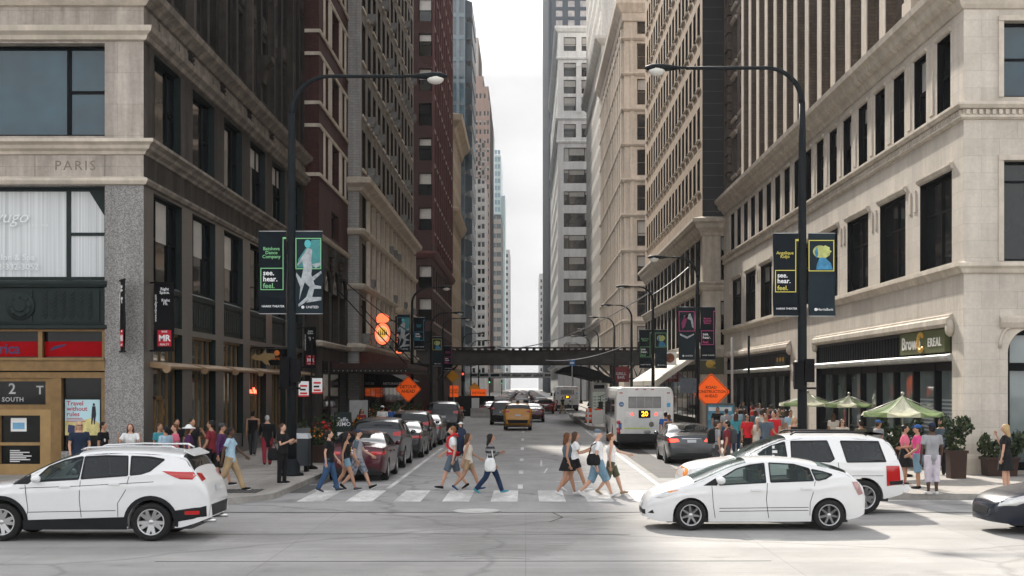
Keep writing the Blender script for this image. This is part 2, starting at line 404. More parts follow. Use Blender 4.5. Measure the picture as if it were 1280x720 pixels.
# ------------------------------------------------------------------ corner building on the near left
LIMES=mat('shaded_limestone',(.22,.19,.16),.85,var=.25,streak=.4,bmp=.15)  # the same limestone with shade put into its colour, for the street side
def build_L1():
    X=-11.6; Y0,Y1=41.3,71.4
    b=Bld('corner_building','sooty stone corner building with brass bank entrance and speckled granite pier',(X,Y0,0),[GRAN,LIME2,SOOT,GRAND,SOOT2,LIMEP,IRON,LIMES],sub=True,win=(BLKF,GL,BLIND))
    fr=Face((0,Y0),(1,0)); sd=Face((X,0),(0,1)); W=b.w
    XL=-26.0
    hA=(-19.2,-12.78,10.43,13.25); hB=(-19.2,-12.78,4.57,8.92); hS=(-20.4,-12.78,0,4.57)
    hA2=(-28.5,-20.9,10.43,13.25); hB2=(-28.5,-20.9,4.57,8.92)
    # front: granite shaft, limestone above
    fr.wall(W,XL,X,0,9.02,[hB,hS,(-28.5,-21.6,0,4.57),hB2],.35,0)
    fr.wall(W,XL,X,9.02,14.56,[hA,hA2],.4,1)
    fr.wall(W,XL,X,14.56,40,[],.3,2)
    # side wall
    ys=[42.45+4.95*i for i in range(6)]
    ho=[(y,y+3.3,10.4,13.2) for y in ys]; hb=[(y-.05,y+3.45,4.75,8.85) for y in ys]; hs=[(y-.1,y+3.5,.35,4.55) for y in ys]
    sd.wall(W,Y0,Y1,0,9.02,hb+hs,.22,3,6)
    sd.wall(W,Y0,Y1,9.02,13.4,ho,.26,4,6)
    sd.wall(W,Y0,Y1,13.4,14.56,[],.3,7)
    # upper tower, side: narrow bays between pilasters
    cols=[];y=42.2
    while y<70: cols.append(y); y+=2.47
    rows=[15.4+3.75*i for i in range(7)]
    H=b.grid(sd,cols,rows,1.35,2.7,.55,(.07,(),(.5,),0),(0,0,0,.4,.6))
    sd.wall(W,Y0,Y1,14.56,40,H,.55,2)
    for i,c in enumerate(cols):
        mi=4 if i%2==0 else 2
        sd.box(W,c-.72,c-.36,14.6,39.6,.003,.28 if i%2==0 else .16,mi)
        for r in rows: sd.box(W,c-.05,c+1.4,r-.8,r-.16,.002,.05,2); sd.box(W,c+.2,c+1.15,r-.7,r-.26,.052,.09,4)
    # brackets and small carved balconies on two pilasters
    for y,z in ((56.6,20.4),(59.1,16.9),(61.5,21),(54.1,22)):
        sd.profile(W,y-.35,y+.5,[(.0,z-1.0),(.25,z-.9),(.34,z-.3),(.62,z),(.62,z+.22),(.0,z+.22)],0,0,4)
    # side windows, each filling its opening
    for y in ys:
        b.window(sd,y,10.4,3.3,2.8,-.24,(.085,(.28,.72),{0:(.5,),2:(.5,)},0),b.rng.choice((0,0,.3)))
        b.window(sd,y-.05,6.1,3.5,2.75,-.21,(.085,(.28,.72),{0:(.52,),2:(.52,)},.45),b.rng.choice(((0,.5),(.9,0,.3),0)),(BLKF,GL,BLIND))
    b.window(fr,-19.2,10.43,6.42,2.82,-.4,(.11,(.19,.81),{0:(.5,),2:(.5,)},0),0,(BLKF,GLB,BLIND))
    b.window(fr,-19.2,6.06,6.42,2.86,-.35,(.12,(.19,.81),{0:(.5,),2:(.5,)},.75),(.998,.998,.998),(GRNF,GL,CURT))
    b.window(fr,-28.5,10.43,7.6,2.82,-.4,(.11,(.19,.81),{0:(.5,),2:(.5,)},0),0,(BLKF,GLB,BLIND))
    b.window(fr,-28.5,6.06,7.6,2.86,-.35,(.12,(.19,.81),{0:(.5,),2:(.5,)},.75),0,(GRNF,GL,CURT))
    b.core(XL,X-.62,Y0+.62,Y1-.1,0.02,40,2)
    W.quad((XL,Y0,40),(X,Y0,40),(X,Y1,40),(XL,Y1,40),2)
    W.quad((XL,Y1,0),(X,Y1,0),(X,Y1,40),(XL,Y1,40),2)
    b.finish()
    # mouldings wrap the corner
    c=MB()
    for f,s0,s1,m0,m1 in ((fr,XL,X,0,1),(sd,Y0,Y1+.3,1,0)):
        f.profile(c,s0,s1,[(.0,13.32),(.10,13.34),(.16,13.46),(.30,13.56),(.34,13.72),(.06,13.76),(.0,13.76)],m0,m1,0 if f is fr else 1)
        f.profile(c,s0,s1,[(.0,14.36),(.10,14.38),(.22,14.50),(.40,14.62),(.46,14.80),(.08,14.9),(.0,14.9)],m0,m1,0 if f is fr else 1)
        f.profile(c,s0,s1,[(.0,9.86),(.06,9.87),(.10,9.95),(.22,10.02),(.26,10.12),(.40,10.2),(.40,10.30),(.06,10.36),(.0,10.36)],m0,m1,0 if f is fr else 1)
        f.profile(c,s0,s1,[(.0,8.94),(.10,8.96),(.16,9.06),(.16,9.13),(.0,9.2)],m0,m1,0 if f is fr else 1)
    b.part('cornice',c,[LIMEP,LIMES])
    orn=MB()                                             # panels of the entablature
    y=43.0
    while y<70.5:
        sd.box(orn,y,y+1.9,13.92,14.26,.002,.035,0)
        if int(y*10)%3==0: pass
        y+=2.475
    for yy in (47.0,51.9,56.9,61.8,66.8):
        sd.box(orn,yy-.36,yy+.06,13.8,14.34,.002,.09,1)
        for k in range(3):
            for q in range(2): orn.ball(sd.p(yy-.26+.22*q,.1,13.9+.17*k),.085,.06,.085,8,4,1)
    fr.box(orn,-18.7,-18.1,13.8,14.34,.002,.09,1)
    for k in range(3):
        for q in range(2): orn.ball(fr.p(-18.55+.3*q,.1,13.9+.17*k),.085,.06,.085,8,4,1)
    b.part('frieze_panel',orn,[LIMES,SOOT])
    # carved names
    carved=mat('carved_letters',(.20,.175,.145),.9,var=.1)
    lettering('PARIS',.42,fr.textM(-13.68,9.52,.003)@Matrix.Identity(4),carved,b.root,'carved_name',.003,spacing=1.25)
    lettering('LONDON',.42,fr.textM(-17.1,9.52,.003),carved,b.root,'carved_name',.003,spacing=1.25)
    jn=MB()
    for x in (-18.6,-16.6,-14.9,-12.78): fr.box(jn,x-.012,x+.012,9.2,9.86,.001,.004,0)
    b.part('stone_joint',jn,[carved])
    # cast iron spandrel under the curtained window
    sp=MB()
    fr.box(sp,-19.4,-12.72,4.57,6.05,-.30,-.06,0)
    for x0,x1 in ((-18.1,-17.6),(-17.5,-15.0),(-14.9,-12.95)):
        fr.box(sp,x0,x1,4.78,5.75,-.06,-.02,0)
    for x0,x1 in ((-19.4,-12.72),): fr.profile(sp,x0,x1,[(-.06,5.82),(.02,5.84),(.06,5.95),(.06,6.02),(-.06,6.06)],0,0,0); fr.profile(sp,x0,x1,[(-.06,4.56),(.04,4.58),(.04,4.68),(-.06,4.72)],0,0,0)
    for cx in (-15.35,-17.9+.3):
        for r,d in ((.44,.03),(.36,.05),(.2,.075)):
            sp.lathe([(r,0),(r,d),(r*.8,d+.01)],(0,0,0),20,'y',0); k=len(sp.v)-60
            for i in range(k,len(sp.v)):
                q=sp.v[i]; sp.v[i]=(cx+q[0],Y0+.02-q[1],5.27+q[2])
        for a in range(8):
            t=a*math.pi/4; sp.ball((cx+.29*math.cos(t),Y0-.03,5.27+.29*math.sin(t)),.07,.03,.07,8,4,0)
    for i in range(6):                                   # herringbone leaves
        x=-14.62+i*.27
        for k in range(7):
            z=4.86+k*.12
            for sg in (-1,1): sp.poly([(x,Y0+.018,z),(x+sg*.1,Y0+.018,z+.1),(x+sg*.1,Y0+.018,z+.14),(x,Y0+.018,z+.05)],(0,-.03,0),0)
    b.part('cast_iron_panel',sp,[IRON])
    sp=MB()
    for y in ys:
        sd.box(sp,y-.05,y+3.45,4.60,6.08,-.21,-.12,0)
        for k in range(9): sd.box(sp,y+.12+k*.37,y+.38+k*.37,4.95,5.7,-.12,-.085,0)
        sd.profile(sp,y-.05,y+3.45,[(-.12,5.8),(-.04,5.84),(.0,6.0),(-.12,6.08)],0,0,0)
    b.part('cast_iron_panel',sp,[IRON])
    # ---------- bank front
    g=MB(); gz=-.18
    def bar(x0,x1,z0,z1,d0=-.3,d1=-.12,mi=0): fr.box(g,x0,x1,z0,z1,d0,d1,mi)
    bar(-20.4,-12.78,3.30,3.62,-.32,.02); bar(-20.4,-12.78,3.08,3.26,-.32,-.06); fr.box(g,-20.4,-12.78,3.62,3.70,-.3,.10,0)
    bar(-20.4,-12.78,4.50,4.57); bar(-12.90,-12.78,3.7,4.5); bar(-14.85,-14.72,3.7,4.5); bar(-19.6,-19.48,3.7,4.5)
    bar(-12.92,-12.80,.9,3.08); bar(-14.45,-14.13,0,3.08,-.32,-.08); bar(-17.25,-16.95,0,3.08,-.32,-.08); bar(-16.95,-14.45,2.98,3.08)
    bar(-16.95,-14.45,1.92+.2,2.05+.22,-.3,-.1)
    bar(-16.95,-16.78,2.27,2.98); bar(-14.62,-14.45,2.27,2.98)
    b.part('brass_frame',g,[BRZ])
    pn=MB(); fr.box(pn,-14.13,-12.92,.02,3.08,-.36,-.30,0); fr.box(pn,-20.4,-17.25,.02,3.08,-.36,-.30,0); fr.box(pn,-20.4,-12.78,3.7,4.5,-.40,-.36,0); fr.box(pn,-16.78,-14.62,2.27,2.98,-.34,-.29,0)
    b.part('shop_window',pn,[GLD])
    bk=MB(); fr.box(bk,-14.13,-12.80,0,.85,-.3,-.08,0); fr.box(bk,-20.4,-17.25,0,.85,-.3,-.08,0); b.part('bulkhead',bk,[GRAN])
    # sign behind the transom glass
    RED=mat('bank_red',(.30,.005,.008),.7,var=.06,spec=.05); BLU=mat('bank_blue',(.012,.016,.085),.4,var=0)
    s=MB(); fr.box(s,-19.46,-14.86,3.74,4.20,-.34,-.31,0); fr.box(s,-14.71,-12.92,3.74,4.20,-.34,-.31,0); sg=b.part('bank_sign',s,[RED])
    lettering('Bank of America',.46,fr.textM(-16.9,3.97,-.306),BLU,sg,'lettering',.003,.01,spacing=.93)
    fl=MB()
    for k in range(4): fl.poly([fr.p(-14.55+.1*k,-.308,3.93+.035*k),fr.p(-14.47+.1*k,-.308,3.93+.035*k),fr.p(-14.34+.1*k,-.308,4.06+.02*k),fr.p(-14.42+.1*k,-.308,4.06+.02*k)],(0,-.004,0),0)
    fl.obj('emblem',[BLU],sg)
    WHT=mat('white_print',(.72,.72,.70),.5,var=0); GREYL=mat('grey_letters',(.42,.42,.42),.5,var=0)
    lettering('2',.46,fr.textM(-15.7,2.74,-.286),GREYL,b.root,'door_number',.003,.015)
    lettering('SOUTH',.19,fr.textM(-15.68,2.42,-.286),GREYL,b.root,'door_number',.003,.012,spacing=1.1)
    lettering('T',.36,fr.textM(-14.85,2.70,-.286),GREYL,b.root,'door_number',.003,.02)
    # door
    BRL=mat('light_brass',(.30,.19,.075),.42,.35,var=.15)
    d=MB()
    for x0,x1 in ((-16.95,-16.86),(-16.44,-16.3),(-16.16,-16.0),(-14.78,-14.45)): fr.box(d,x0,x1,0,2.12,-.26,-.10,0)
    fr.box(d,-16.86,-16.44,0,.42,-.26,-.12,0); fr.box(d,-16.0,-14.78,0,.46,-.26,-.10,0); fr.box(d,-16.0,-14.78,1.94,2.12,-.26,-.10,0); fr.box(d,-16.86,-16.44,2.02,2.12,-.26,-.12,0)
    fr.box(d,-16.0,-14.78,1.03,1.12,-.24,-.08,0); fr.box(d,-16.3,-16.16,0,2.12,-.27,-.16,0)
    dr=b.part('door',d,[BRL])
    dp=MB(); fr.box(dp,-16.86,-16.44,.42,2.02,-.3,-.24,0); fr.box(dp,-16.0,-14.78,.46,1.94,-.3,-.24,0); dp.obj('pane',[GLD],dr)
    hn=MB(); hn.tube([fr.p(-16.08,-.02,.95),fr.p(-16.08,.03,1.0),fr.p(-16.08,.03,1.3),fr.p(-16.08,-.02,1.35)],.02,8,0); hn.obj('handle',[BRL],dr)
    st=MB(); fr.box(st,-15.72,-15.24,1.45,1.86,-.238,-.230,0); st.obj('notice',[WHT],dr); st=MB(); fr.box(st,-16.76,-16.55,.95,1.12,-.238,-.23,0); st.obj('notice',[WHT],dr); st=MB()
    for k in range(7): fr.box(st,-15.75,-15.75+(.3,.62,.5,.66,.4,.6,.3)[k],.52+.055*k,.55+.055*k,-.238,-.235,0)
    st.obj('lettering',[WHT],dr); st=MB(); fr.box(st,-15.66,-15.3,1.52,1.72,-.229,-.226,0); st.obj('notice',[mat('notice_blue',(.16,.34,.5),.5,var=.2)],dr)
    # poster in the window
    ps=MB(); fr.box(ps,-14.08,-13.02,1.33,2.42,-.295,-.28,0); po=b.part('poster',ps,[mat('poster_sky',(.42,.62,.66),.4,var=.1,scale=1.2)])
    pp=MB(); pp.poly([fr.p(x,-.279,z) for x,z in ((-14.08,1.33),(-13.02,1.33),(-13.02,1.7),(-13.3,1.86),(-13.7,1.72),(-14.08,1.78))],(0,-.002,0),0)
    pp.obj('poster_picture',[mat('poster_field',(.58,.50,.2),.4,var=.3,scale=5)],po)
    pp=MB(); pp.poly([fr.p(x,-.276,z) for x,z in ((-14.0,1.42),(-13.62,1.36),(-13.60,1.6),(-13.98,1.66))],(0,-.002,0),0); pp.obj('poster_picture',[BLU],po)
    pp=MB()
    pp.ball(fr.p(-13.2,-.275,2.27),.035,.004,.045,8,6); pp.poly([fr.p(x,-.276,z) for x,z in ((-13.25,2.22),(-13.15,2.22),(-13.13,1.98),(-13.17,1.66),(-13.2,1.66),(-13.21,1.9),(-13.25,1.66),(-13.28,1.66),(-13.27,1.98))],(0,-.003,0),0)
    pp.obj('poster_picture',[mat('poster_dark',(.03,.03,.04),.5,var=0)],po)
    lettering('Travel\nwithout\nrules',.20,fr.textM(-14.03,2.14,-.276),mat('poster_red',(.42,.03,.06),.5,var=0),po,'lettering',.002,.012,'LEFT',line=.82)
    pp=MB()
    for k in range(3): fr.box(pp,-14.03,-13.55+.05*k,1.84-.05*k,1.86-.05*k,-.278,-.275,0)
    pp.obj('lettering',[mat('poster_red',(.42,.03,.06))],po)
    # salon lettering on the curtained glass
    sal=mat('frosted_letters',(.66,.68,.68),.4,var=0)
    lettering('yugo',.55,fr.textM(-15.75,8.0,-.285),sal,b.root,'window_lettering',.002,-.004,shear=.35)
    lettering('S  A  L  O  N',.09,fr.textM(-14.85,7.75,-.285),sal,b.root,'window_lettering',.002)
    lettering('Salon & Spa\n312-332-3052',.27,fr.textM(-15.65,6.62,-.285),sal,b.root,'window_lettering',.002,.004,line=1.05)
    # ---------- shop fronts along the side
    g=MB(); ps_=MB(); bk=MB(); rng=random.Random(3)
    for i,y in enumerate(ys):
        a,e=y-.1,y+3.5
        sd.box(g,a,e,4.48,4.55,-.3,-.14,0); sd.box(g,a,e,3.38,3.52,-.32,-.1,0)
        for k in range(5):
            q=a+(e-a)*k/4; w_=.05 if k not in (1,) else .09
            sd.box(g,max(a,q-w_*.7),min(e,q+w_*.7),.35,4.48,-.3,-.255,0)
        sd.box(g,a,e,.9,1.0,-.28,-.25,0)
        if i in (0,3): sd.box(g,a+.9,a+1.06,0.35,2.5,-.3,-.2,0); sd.box(g,a+1.8,a+1.95,0.35,2.5,-.3,-.2,0); sd.box(g,a+.9,a+1.95,2.4,2.52,-.3,-.2,0)
        sd.box(ps_,a,e,.36,4.48,-.345,-.30,0)
        sd.box(bk,a,e,.0,.9,-.3,-.05,0)
    b.part('brass_frame',g,[BRZ]); b.part('shop_window',ps_,[glassmat('arcade_glass',(.05,.052,.046),.03,.04,spec=.8)]); b.part('bulkhead',bk,[GRAND])
    aw=MB()                                               # bronze canopy with rolled ends at the piers
    for y in ys:
        sd.profile(aw,y-.45,y+3.75,[(-.02,3.42),(.52,3.36),(.62,3.39),(.62,3.45),(.3,3.55),(-.02,3.60)],0,0,0)
        aw.tube([sd.p(y-.62,.55,3.36),sd.p(y-.44,.55,3.36)],.12,12,0)
    b.part('canopy',aw,[mat('bronze_canopy',(.25,.16,.085),.5,.3,var=.2)])
    # red neon glow inside one shop: lit tubes behind the glass edge
    ne=MB()
    for k in range(5): ne.tube([sd.p(58.2+.35*k,-.27,2.55+.1*(k%2)),sd.p(58.4+.35*k,-.27,2.75-.1*(k%3)),sd.p(58.5+.35*k,-.27,2.5)],.025,6,0)
    b.part('neon_sign',ne,[mat('red_neon',(1,.06,.03),.5,var=0,emit=3)])
    return b.root
L1=build_L1()
# ------------------------------------------------------------------ corner building on the near right
def build_R1():
    X=13.4; Y0,Y1=41.6,91.9
    BRN=masonry('brown_brick',(.20,.155,.12),(.15,.115,.09),(.11,.095,.085),.42,.14,.012,streak=.35,var=.2)
    PIER=mat('pale_pier',(.52,.45,.37),.8,var=.12,streak=.15,bmp=.1)
    b=Bld('corner_building','pale limestone corner building with cafe awnings and tall brown piered tower above',(X,Y0,0),[LIME,LIMEP,BRN,PIER,BLK],sub=True,win=(BLKF,GL,BLIND))
    W=b.w; fr=Face((0,Y0),(1,0)); sd=Face((X,0),(0,-1))
    XR=27.5
    S=lambda y0,y1,z0,z1:(-y1,-y0,z0,z1)
    big=[42.75+5.22*i for i in range(9)]
    H=[]
    for y in big:
        H.append(S(y,y+3.45,6.72,9.62)); b.window(sd,-(y+3.45),6.72,3.45,2.9,-.20,(.085,(.5,),(.62,),0),b.rng.choice((0,0,(.3,0),(0,.55))))
    sm=[42.9+2.61*i for i in range(18)]
    for y in sm:
        H.append(S(y,y+1.38,11.62,13.98)); b.window(sd,-(y+1.38),11.62,1.38,2.36,-.20,(.075,(),(.5,),0),b.rng.choice((0,0,.45,.25)))
    shop=[(42.75,62.7,.25,4.72),(68.8,90.4,.25,4.72)]
    H+=[S(*q) for q in shop]
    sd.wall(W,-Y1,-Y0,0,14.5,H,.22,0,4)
    # front
    hf=[(14.62,17.2,11.68,14.0),(19.2,21.8,11.68,14.0),(23.8,26.4,11.68,14.0),(14.62,18.6,6.66,9.74),(20.4,24.4,6.66,9.74),(14.75,19.8,.25,4.6),(21.2,26.4,.25,4.6)]
    fr.wall(W,X,XR,0,14.5,hf,.3,0)
    for q in hf[:3]: b.window(fr,q[0],q[2],q[1]-q[0],q[3]-q[2],-.28,(.09,(.5,),(.52,),0),0,(BLKF,GLB,BLIND))
    for q in hf[3:5]: b.window(fr,q[0],q[2],q[1]-q[0],q[3]-q[2],-.28,(.09,(.33,.67),(.8,),0),0)
    # tower above the cornice
    T0=14.5; T1=66
    fr.wall(W,X+.3,XR,T0,T1,[],.3,2)
    ty=[50.25+2.72*i for i in range(13)]
    rows=[16.6+3.7*i for i in range(13)]
    Hh=[]
    sd2=Face((X+.28,0),(0,-1))
    for y in ty[:-1]:
        for z in rows:
            Hh.append(S(y+.95,y+2.5,z,z+2.3)); b.window(sd2,-(y+2.5),z,1.55,2.3,-.25,(.07,(),(.5,),0),b.rng.choice((0,0,.5,1)))
    for y0,y1 in ((42.9,44.5),(45.4,47.0),(85.2,86.8),(88.0,89.6)):
        for z in rows:
            Hh.append(S(y0,y1,z,z+2.5)); b.window(sd2,-y1,z,1.6,2.5,-.3,(.07,(),(.5,),0),0)
    sd2.wall(W,-Y1,-Y0,T0,T1,Hh,.3,2)
    for y in ty:
        sd2.box(W,-(y+.85),-y,T0+.7,T1-.3,.002,.36,2); sd2.box(W,-(y+.83),-(y+.02),T0+.7,T1-.3,.361,.40,3)
        
    # rusticated end pavilions with hooded windows
    for ya,yb in ((41.75,42.6),(47.3,48.3),(83.6,84.6),(90.3,91.5)):
        z=T0+.8; k=0
        while z<T1-1:
            e=.06 if k%2 else 0
            sd2.box(W,-(yb+e),-(ya-e),z,z+.5,.002,.24+e,3 if yb<60 else 2); z+=.58; k+=1
    for y0,y1 in ((42.9,44.5),(45.4,47.0),(85.2,86.8),(88.0,89.6)):
        for z in rows:
            sd2.profile(W,-(y1+.2),-(y0-.2),[(.002,z-.22),(.1,z-.2),(.16,z-.08),(.16,z-.02),(.002,z)],0,0,3)
            sd2.profile(W,-(y1+.2),-(y0-.2),[(.002,z+2.55),(.1,z+2.58),(.2,z+2.74),(.2,z+2.8),(.002,z+2.85)],0,0,3)
    b.core(X+1.0,XR-.1,Y0+.7,Y1-.1,.02,T1-.05,4)
    W.quad((X+.3,Y0,T1),(XR,Y0,T1),(XR,Y1,T1),(X+.3,Y1,T1),2); W.quad((X,Y1,0),(XR,Y1,0),(XR,Y1,T1),(X,Y1,T1),2)
    W.quad((X,Y0,14.5),(X+.4,Y0,14.5),(X+.4,Y1,14.5),(X,Y1,14.5),1)
    b.finish()
    c=MB()
    def both(pr,mi=0,a=XR):
        fr.profile(c,X,a,pr,1,0,mi); sd.profile(c,-Y1,-Y0,pr,0,1,mi)
    both([(.0,14.36),(.06,14.38),(.14,14.5),(.18,14.62),(.42,14.8),(.46,14.98),(.62,15.1),(.66,15.3),(.05,15.42),(.0,15.42)])
    both([(.0,10.98),(.05,10.99),(.12,11.05),(.12,11.12),(.02,11.13),(.02,11.3),(.16,11.32),(.24,11.42),(.24,11.5),(.0,11.56)])
    both([(.0,6.28),(.07,6.3),(.12,6.42),(.22,6.5),(.22,6.6),(.0,6.66)])
    b.part('cornice',c,[LIMEP])
    dn=MB(); x=X+.05                                      # dentils under the belt course and leaf band under the cornice
    while x<XR: fr.box(dn,x,x+.11,11.14,11.29,.02,.11,0); x+=.2
    y=Y0+.05
    while y<Y1: sd.box(dn,-(y+.13),-y,11.14,11.29,.02,.11,0); y+=.25
    y=Y0
    while y<Y1: sd.profile(dn,-(y+.3),-y,[(.16,14.63),(.3,14.66),(.42,14.79),(.2,14.8)],0,0,0); y+=.42
    b.part('dentil_moulding',dn,[LIMEP])
    tr=MB()                                               # window surrounds, sills and small pilaster panels
    for y in big:
        sd.profile(tr,-(y+3.6),-(y-.15),[(.002,9.64),(.06,9.66),(.12,9.78),(.12,9.84),(.002,9.88)],0,0,0)
        sd.box(tr,-(y+4.72),-(y+4.52),8.8,9.55,.002,.04,0); sd.box(tr,-(y+4.12),-(y+3.92),8.8,9.55,.002,.04,0)
    for i,y in enumerate(sm):
        sd.profile(tr,-(y+1.5),-(y-.12),[(.002,14.0),(.05,14.01),(.09,14.08),(.09,14.13),(.002,14.15)],0,0,0)
        sd.box(tr,-(y+2.2),-(y+1.8),11.75,13.9,.002,.035,0)
    for q in hf[:5]:
        fr.box(tr,q[0]-.16,q[0]-.002,q[2],q[3]+.14,.002,.05,0); fr.box(tr,q[1]+.002,q[1]+.16,q[2],q[3]+.14,.002,.05,0); fr.box(tr,q[0]-.16,q[1]+.16,q[3]+.002,q[3]+.16,.052,.08,0)
    b.part('window_surround',tr,[LIMEP])
    # shop openings: moulded heads with curled ends, iron grille, glazing
    hd=MB()
    for y0,y1,z0,z1 in shop:
        sd.profile(hd,-(y1+.1),-(y0-.1),[(.002,4.70),(.14,4.71),(.22,4.8),(.22,4.96),(.1,5.02),(.1,5.08),(.002,5.12)],0,0,0)
        for q,sg in ((y0,-1),(y1,1)):
            hd.lathe([(.0,.0),(.26,.0),(.28,.08),(.22,.16),(.1,.2)],(0,0,0),16,'x',0); n=16*5
            for i in range(len(hd.v)-n,len(hd.v)):
                p=hd.v[i]; hd.v[i]=(X-.002-p[0],q+sg*.02+p[1],4.66+p[2])
    for q in hf[5:]:
        fr.profile(hd,q[0]-.25,q[1]+.2,[(.002,4.6),(.08,4.62),(.16,4.78),(.16,4.9),(.002,4.98)],0,0,0)
        for xx in (q[0]+.1,):
            hd.poly([fr.p(q[0],.0,4.6),fr.p(q[0],.0,3.85)]+[fr.p(q[0]+.75-.75*math.cos(R(9*k)),.0,3.85+.75*math.sin(R(9*k))) for k in range(1,11)],(0,.28,0),0)
            hd.tube([fr.p(q[0]-.28+.03,.03,4.0)]+[fr.p(q[0]-.25+.30*(1-math.cos(R(a))),.03,4.0+.62*math.sin(R(a))) for a in (20,45,70,90)],.05,6)
    b.part('shop_head',hd,[LIMEP])
    gr=MB(); fm=MB(); gp=MB(); wl=MB()
    for y0,y1,z0,z1 in shop:
        sd.box(gr,-y1,-y0,3.86,4.72,-.42,-.34,0)
        y=y0+.2
        while y<y1: sd.box(gr,-(y+.07),-y,3.86,4.70,-.34,-.14,1); y+=.42
        sd.box(gr,-y1,-y0,4.6,4.72,-.34,-.08,1)
        sd.profile(wl,-y1,-y0,[(-.3,3.62),(.08,3.64),(.16,3.72),(.16,3.80),(.02,3.86),(-.3,3.86)],0,0,0)
        n=8
        for k in range(n+1):
            q=y0+(y1-y0)*k/n; sd.box(fm,-min(y1,q+.09),-max(y0,q-.09),.25,3.62,-.42,-.2,0)
        sd.box(fm,-y1,-y0,3.34,3.62,-.41,-.22,0); sd.box(fm,-y1,-y0,.25,.5,-.41,-.22,0); sd.box(fm,-y1,-y0,1.15,1.2,-.40,-.24,0)
        sd.box(gp,-y1,-y0,.3,3.6,-.46,-.425,0)
    for q in hf[5:]:
        fr.box(fm,q[0],q[0]+.1,.25,4.6,-.3,-.12,0); fr.box(fm,q[1]-.1,q[1],.25,4.6,-.3,-.12,0); fr.box(fm,q[0]+.1,q[1]-.1,3.3,3.55,-.3,-.1,0); fr.box(fm,q[0]+.1,q[1]-.1,4.4,4.6,-.3,-.12,0)
        fr.box(fm,q[0]+.1,q[1]-.1,.25,.5,-.3,-.12,0)
        fr.box(gp,q[0],q[1],.3,4.55,-.34,-.3,0)
    b.part('iron_grille',gr,[BLK,mat('grille_bar',(.03,.032,.033),.35,.3)]); b.part('awning_ledge',wl,[mat('pale_metal_ledge',(.46,.46,.44),.4,.3,streak=.3)])
    b.part('shop_frame',fm,[BLKF]); b.part('shop_window',gp,[glassmat('cafe_glass',(.11,.135,.13),.03,.03,spec=.8)])
    # half-drawn pale blinds in the cafe panes
    bl=MB()
    for k,(a,e,z) in enumerate(((43.0,45.2,2.5),(45.5,47.7,2.4))): 
        for j in range(9): sd.box(bl,-e,-a,1.3+j*.13,1.36+j*.13,-.424,-.42,0)
    b.part('window_blind',bl,[mat('slat_blind',(.30,.33,.33),.5,var=.05)])
    # cafe sign
    OLV=mat('olive_sign',(.115,.125,.06),.5,var=.1); IV=mat('ivory_letters',(.78,.76,.70),.45,var=0); GLDM=mat('gold_glyph',(.62,.36,.06),.4,.2,var=.1)
    s=MB(); sd.box(s,-48.5,-43.35,3.92,4.68,-.14,.05,0); so=b.part('cafe_sign',s,[OLV])
    lettering('Brown',.62,sd.textM(-47.1,4.28,.06),IV,so,'lettering',.01,.012,sx=1.35)
    lettering('EREAL',.40,sd.textM(-44.4,4.26,.06),IV,so,'lettering',.01,.012,sx=1.2,spacing=1.15)
    gl=MB()
    for k in range(14):
        t=R(50+k*20); p=sd.p(-45.9+.26*math.cos(t)*1.2,.075,4.3+.28*math.sin(t)); 
        gl.ball(p,.05,.13,.08,8,5)
    gl.obj('emblem',[GLDM],so)
    s=MB(); sd.box(s,-72.9,-70.2,3.95,4.5,-.14,.02,0); so=b.part('cafe_sign',s,[mat('black_sign',(.02,.022,.02),.5,var=0)])
    for k in range(3): gl=MB(); gl.ball(sd.p(-72.2+.8*k,.03,4.22),.02,.24,.13,10,6); gl.obj('emblem',[GLDM],so)
    # corner pier base, slightly proud
    ba=MB(); fr.profile(ba,X,14.6,[(.002,.0),(.10,.0),(.10,.62),(.05,.72),(.002,.74)],1,0,0); sd.profile(ba,-42.6,-Y0,[(.002,.0),(.10,.0),(.10,.62),(.05,.72),(.002,.74)],0,1,0)
    b.part('pier_base',ba,[LIMEP]); ba=MB()
    sd.profile(ba,-68.7,-62.8,[(.002,.0),(.10,.0),(.10,.62),(.05,.72),(.002,.74)],0,0,0)
    b.part('pier_base',ba,[LIMEP])
    return b.root
R1=build_R1()
# ------------------------------------------------------------------ the street's other buildings
WF=mat('pale_window_frame',(.34,.32,.29),.6,var=.1)
def pieces(b,name,items,mats,cap=100):
    """items: [(y, MB)] nearest first; the first hundred are parts, the rest one mesh"""
    items.sort(key=lambda q:q[0]); rest=MB()
    for i,(y,m) in enumerate(items):
        if i<cap: m.obj(name,mats,b.root)
        else:
            n=len(rest.v); rest.v+=m.v; rest.f+=[[n+k for k in f] for f in m.f]; rest.m+=m.m; rest.sm+=m.sm
    if rest.v: rest.obj(name,mats,b.root)['kind']='stuff'
def roofs(b,x0,x1,y0,y1,z,mi=0):
    b.w.quad((x0,y0,z),(x1,y0,z),(x1,y1,z),(x0,y1,z),mi); b.w.quad((x1,y1,0),(x0,y1,0),(x0,y1,z),(x1,y1,z),mi)

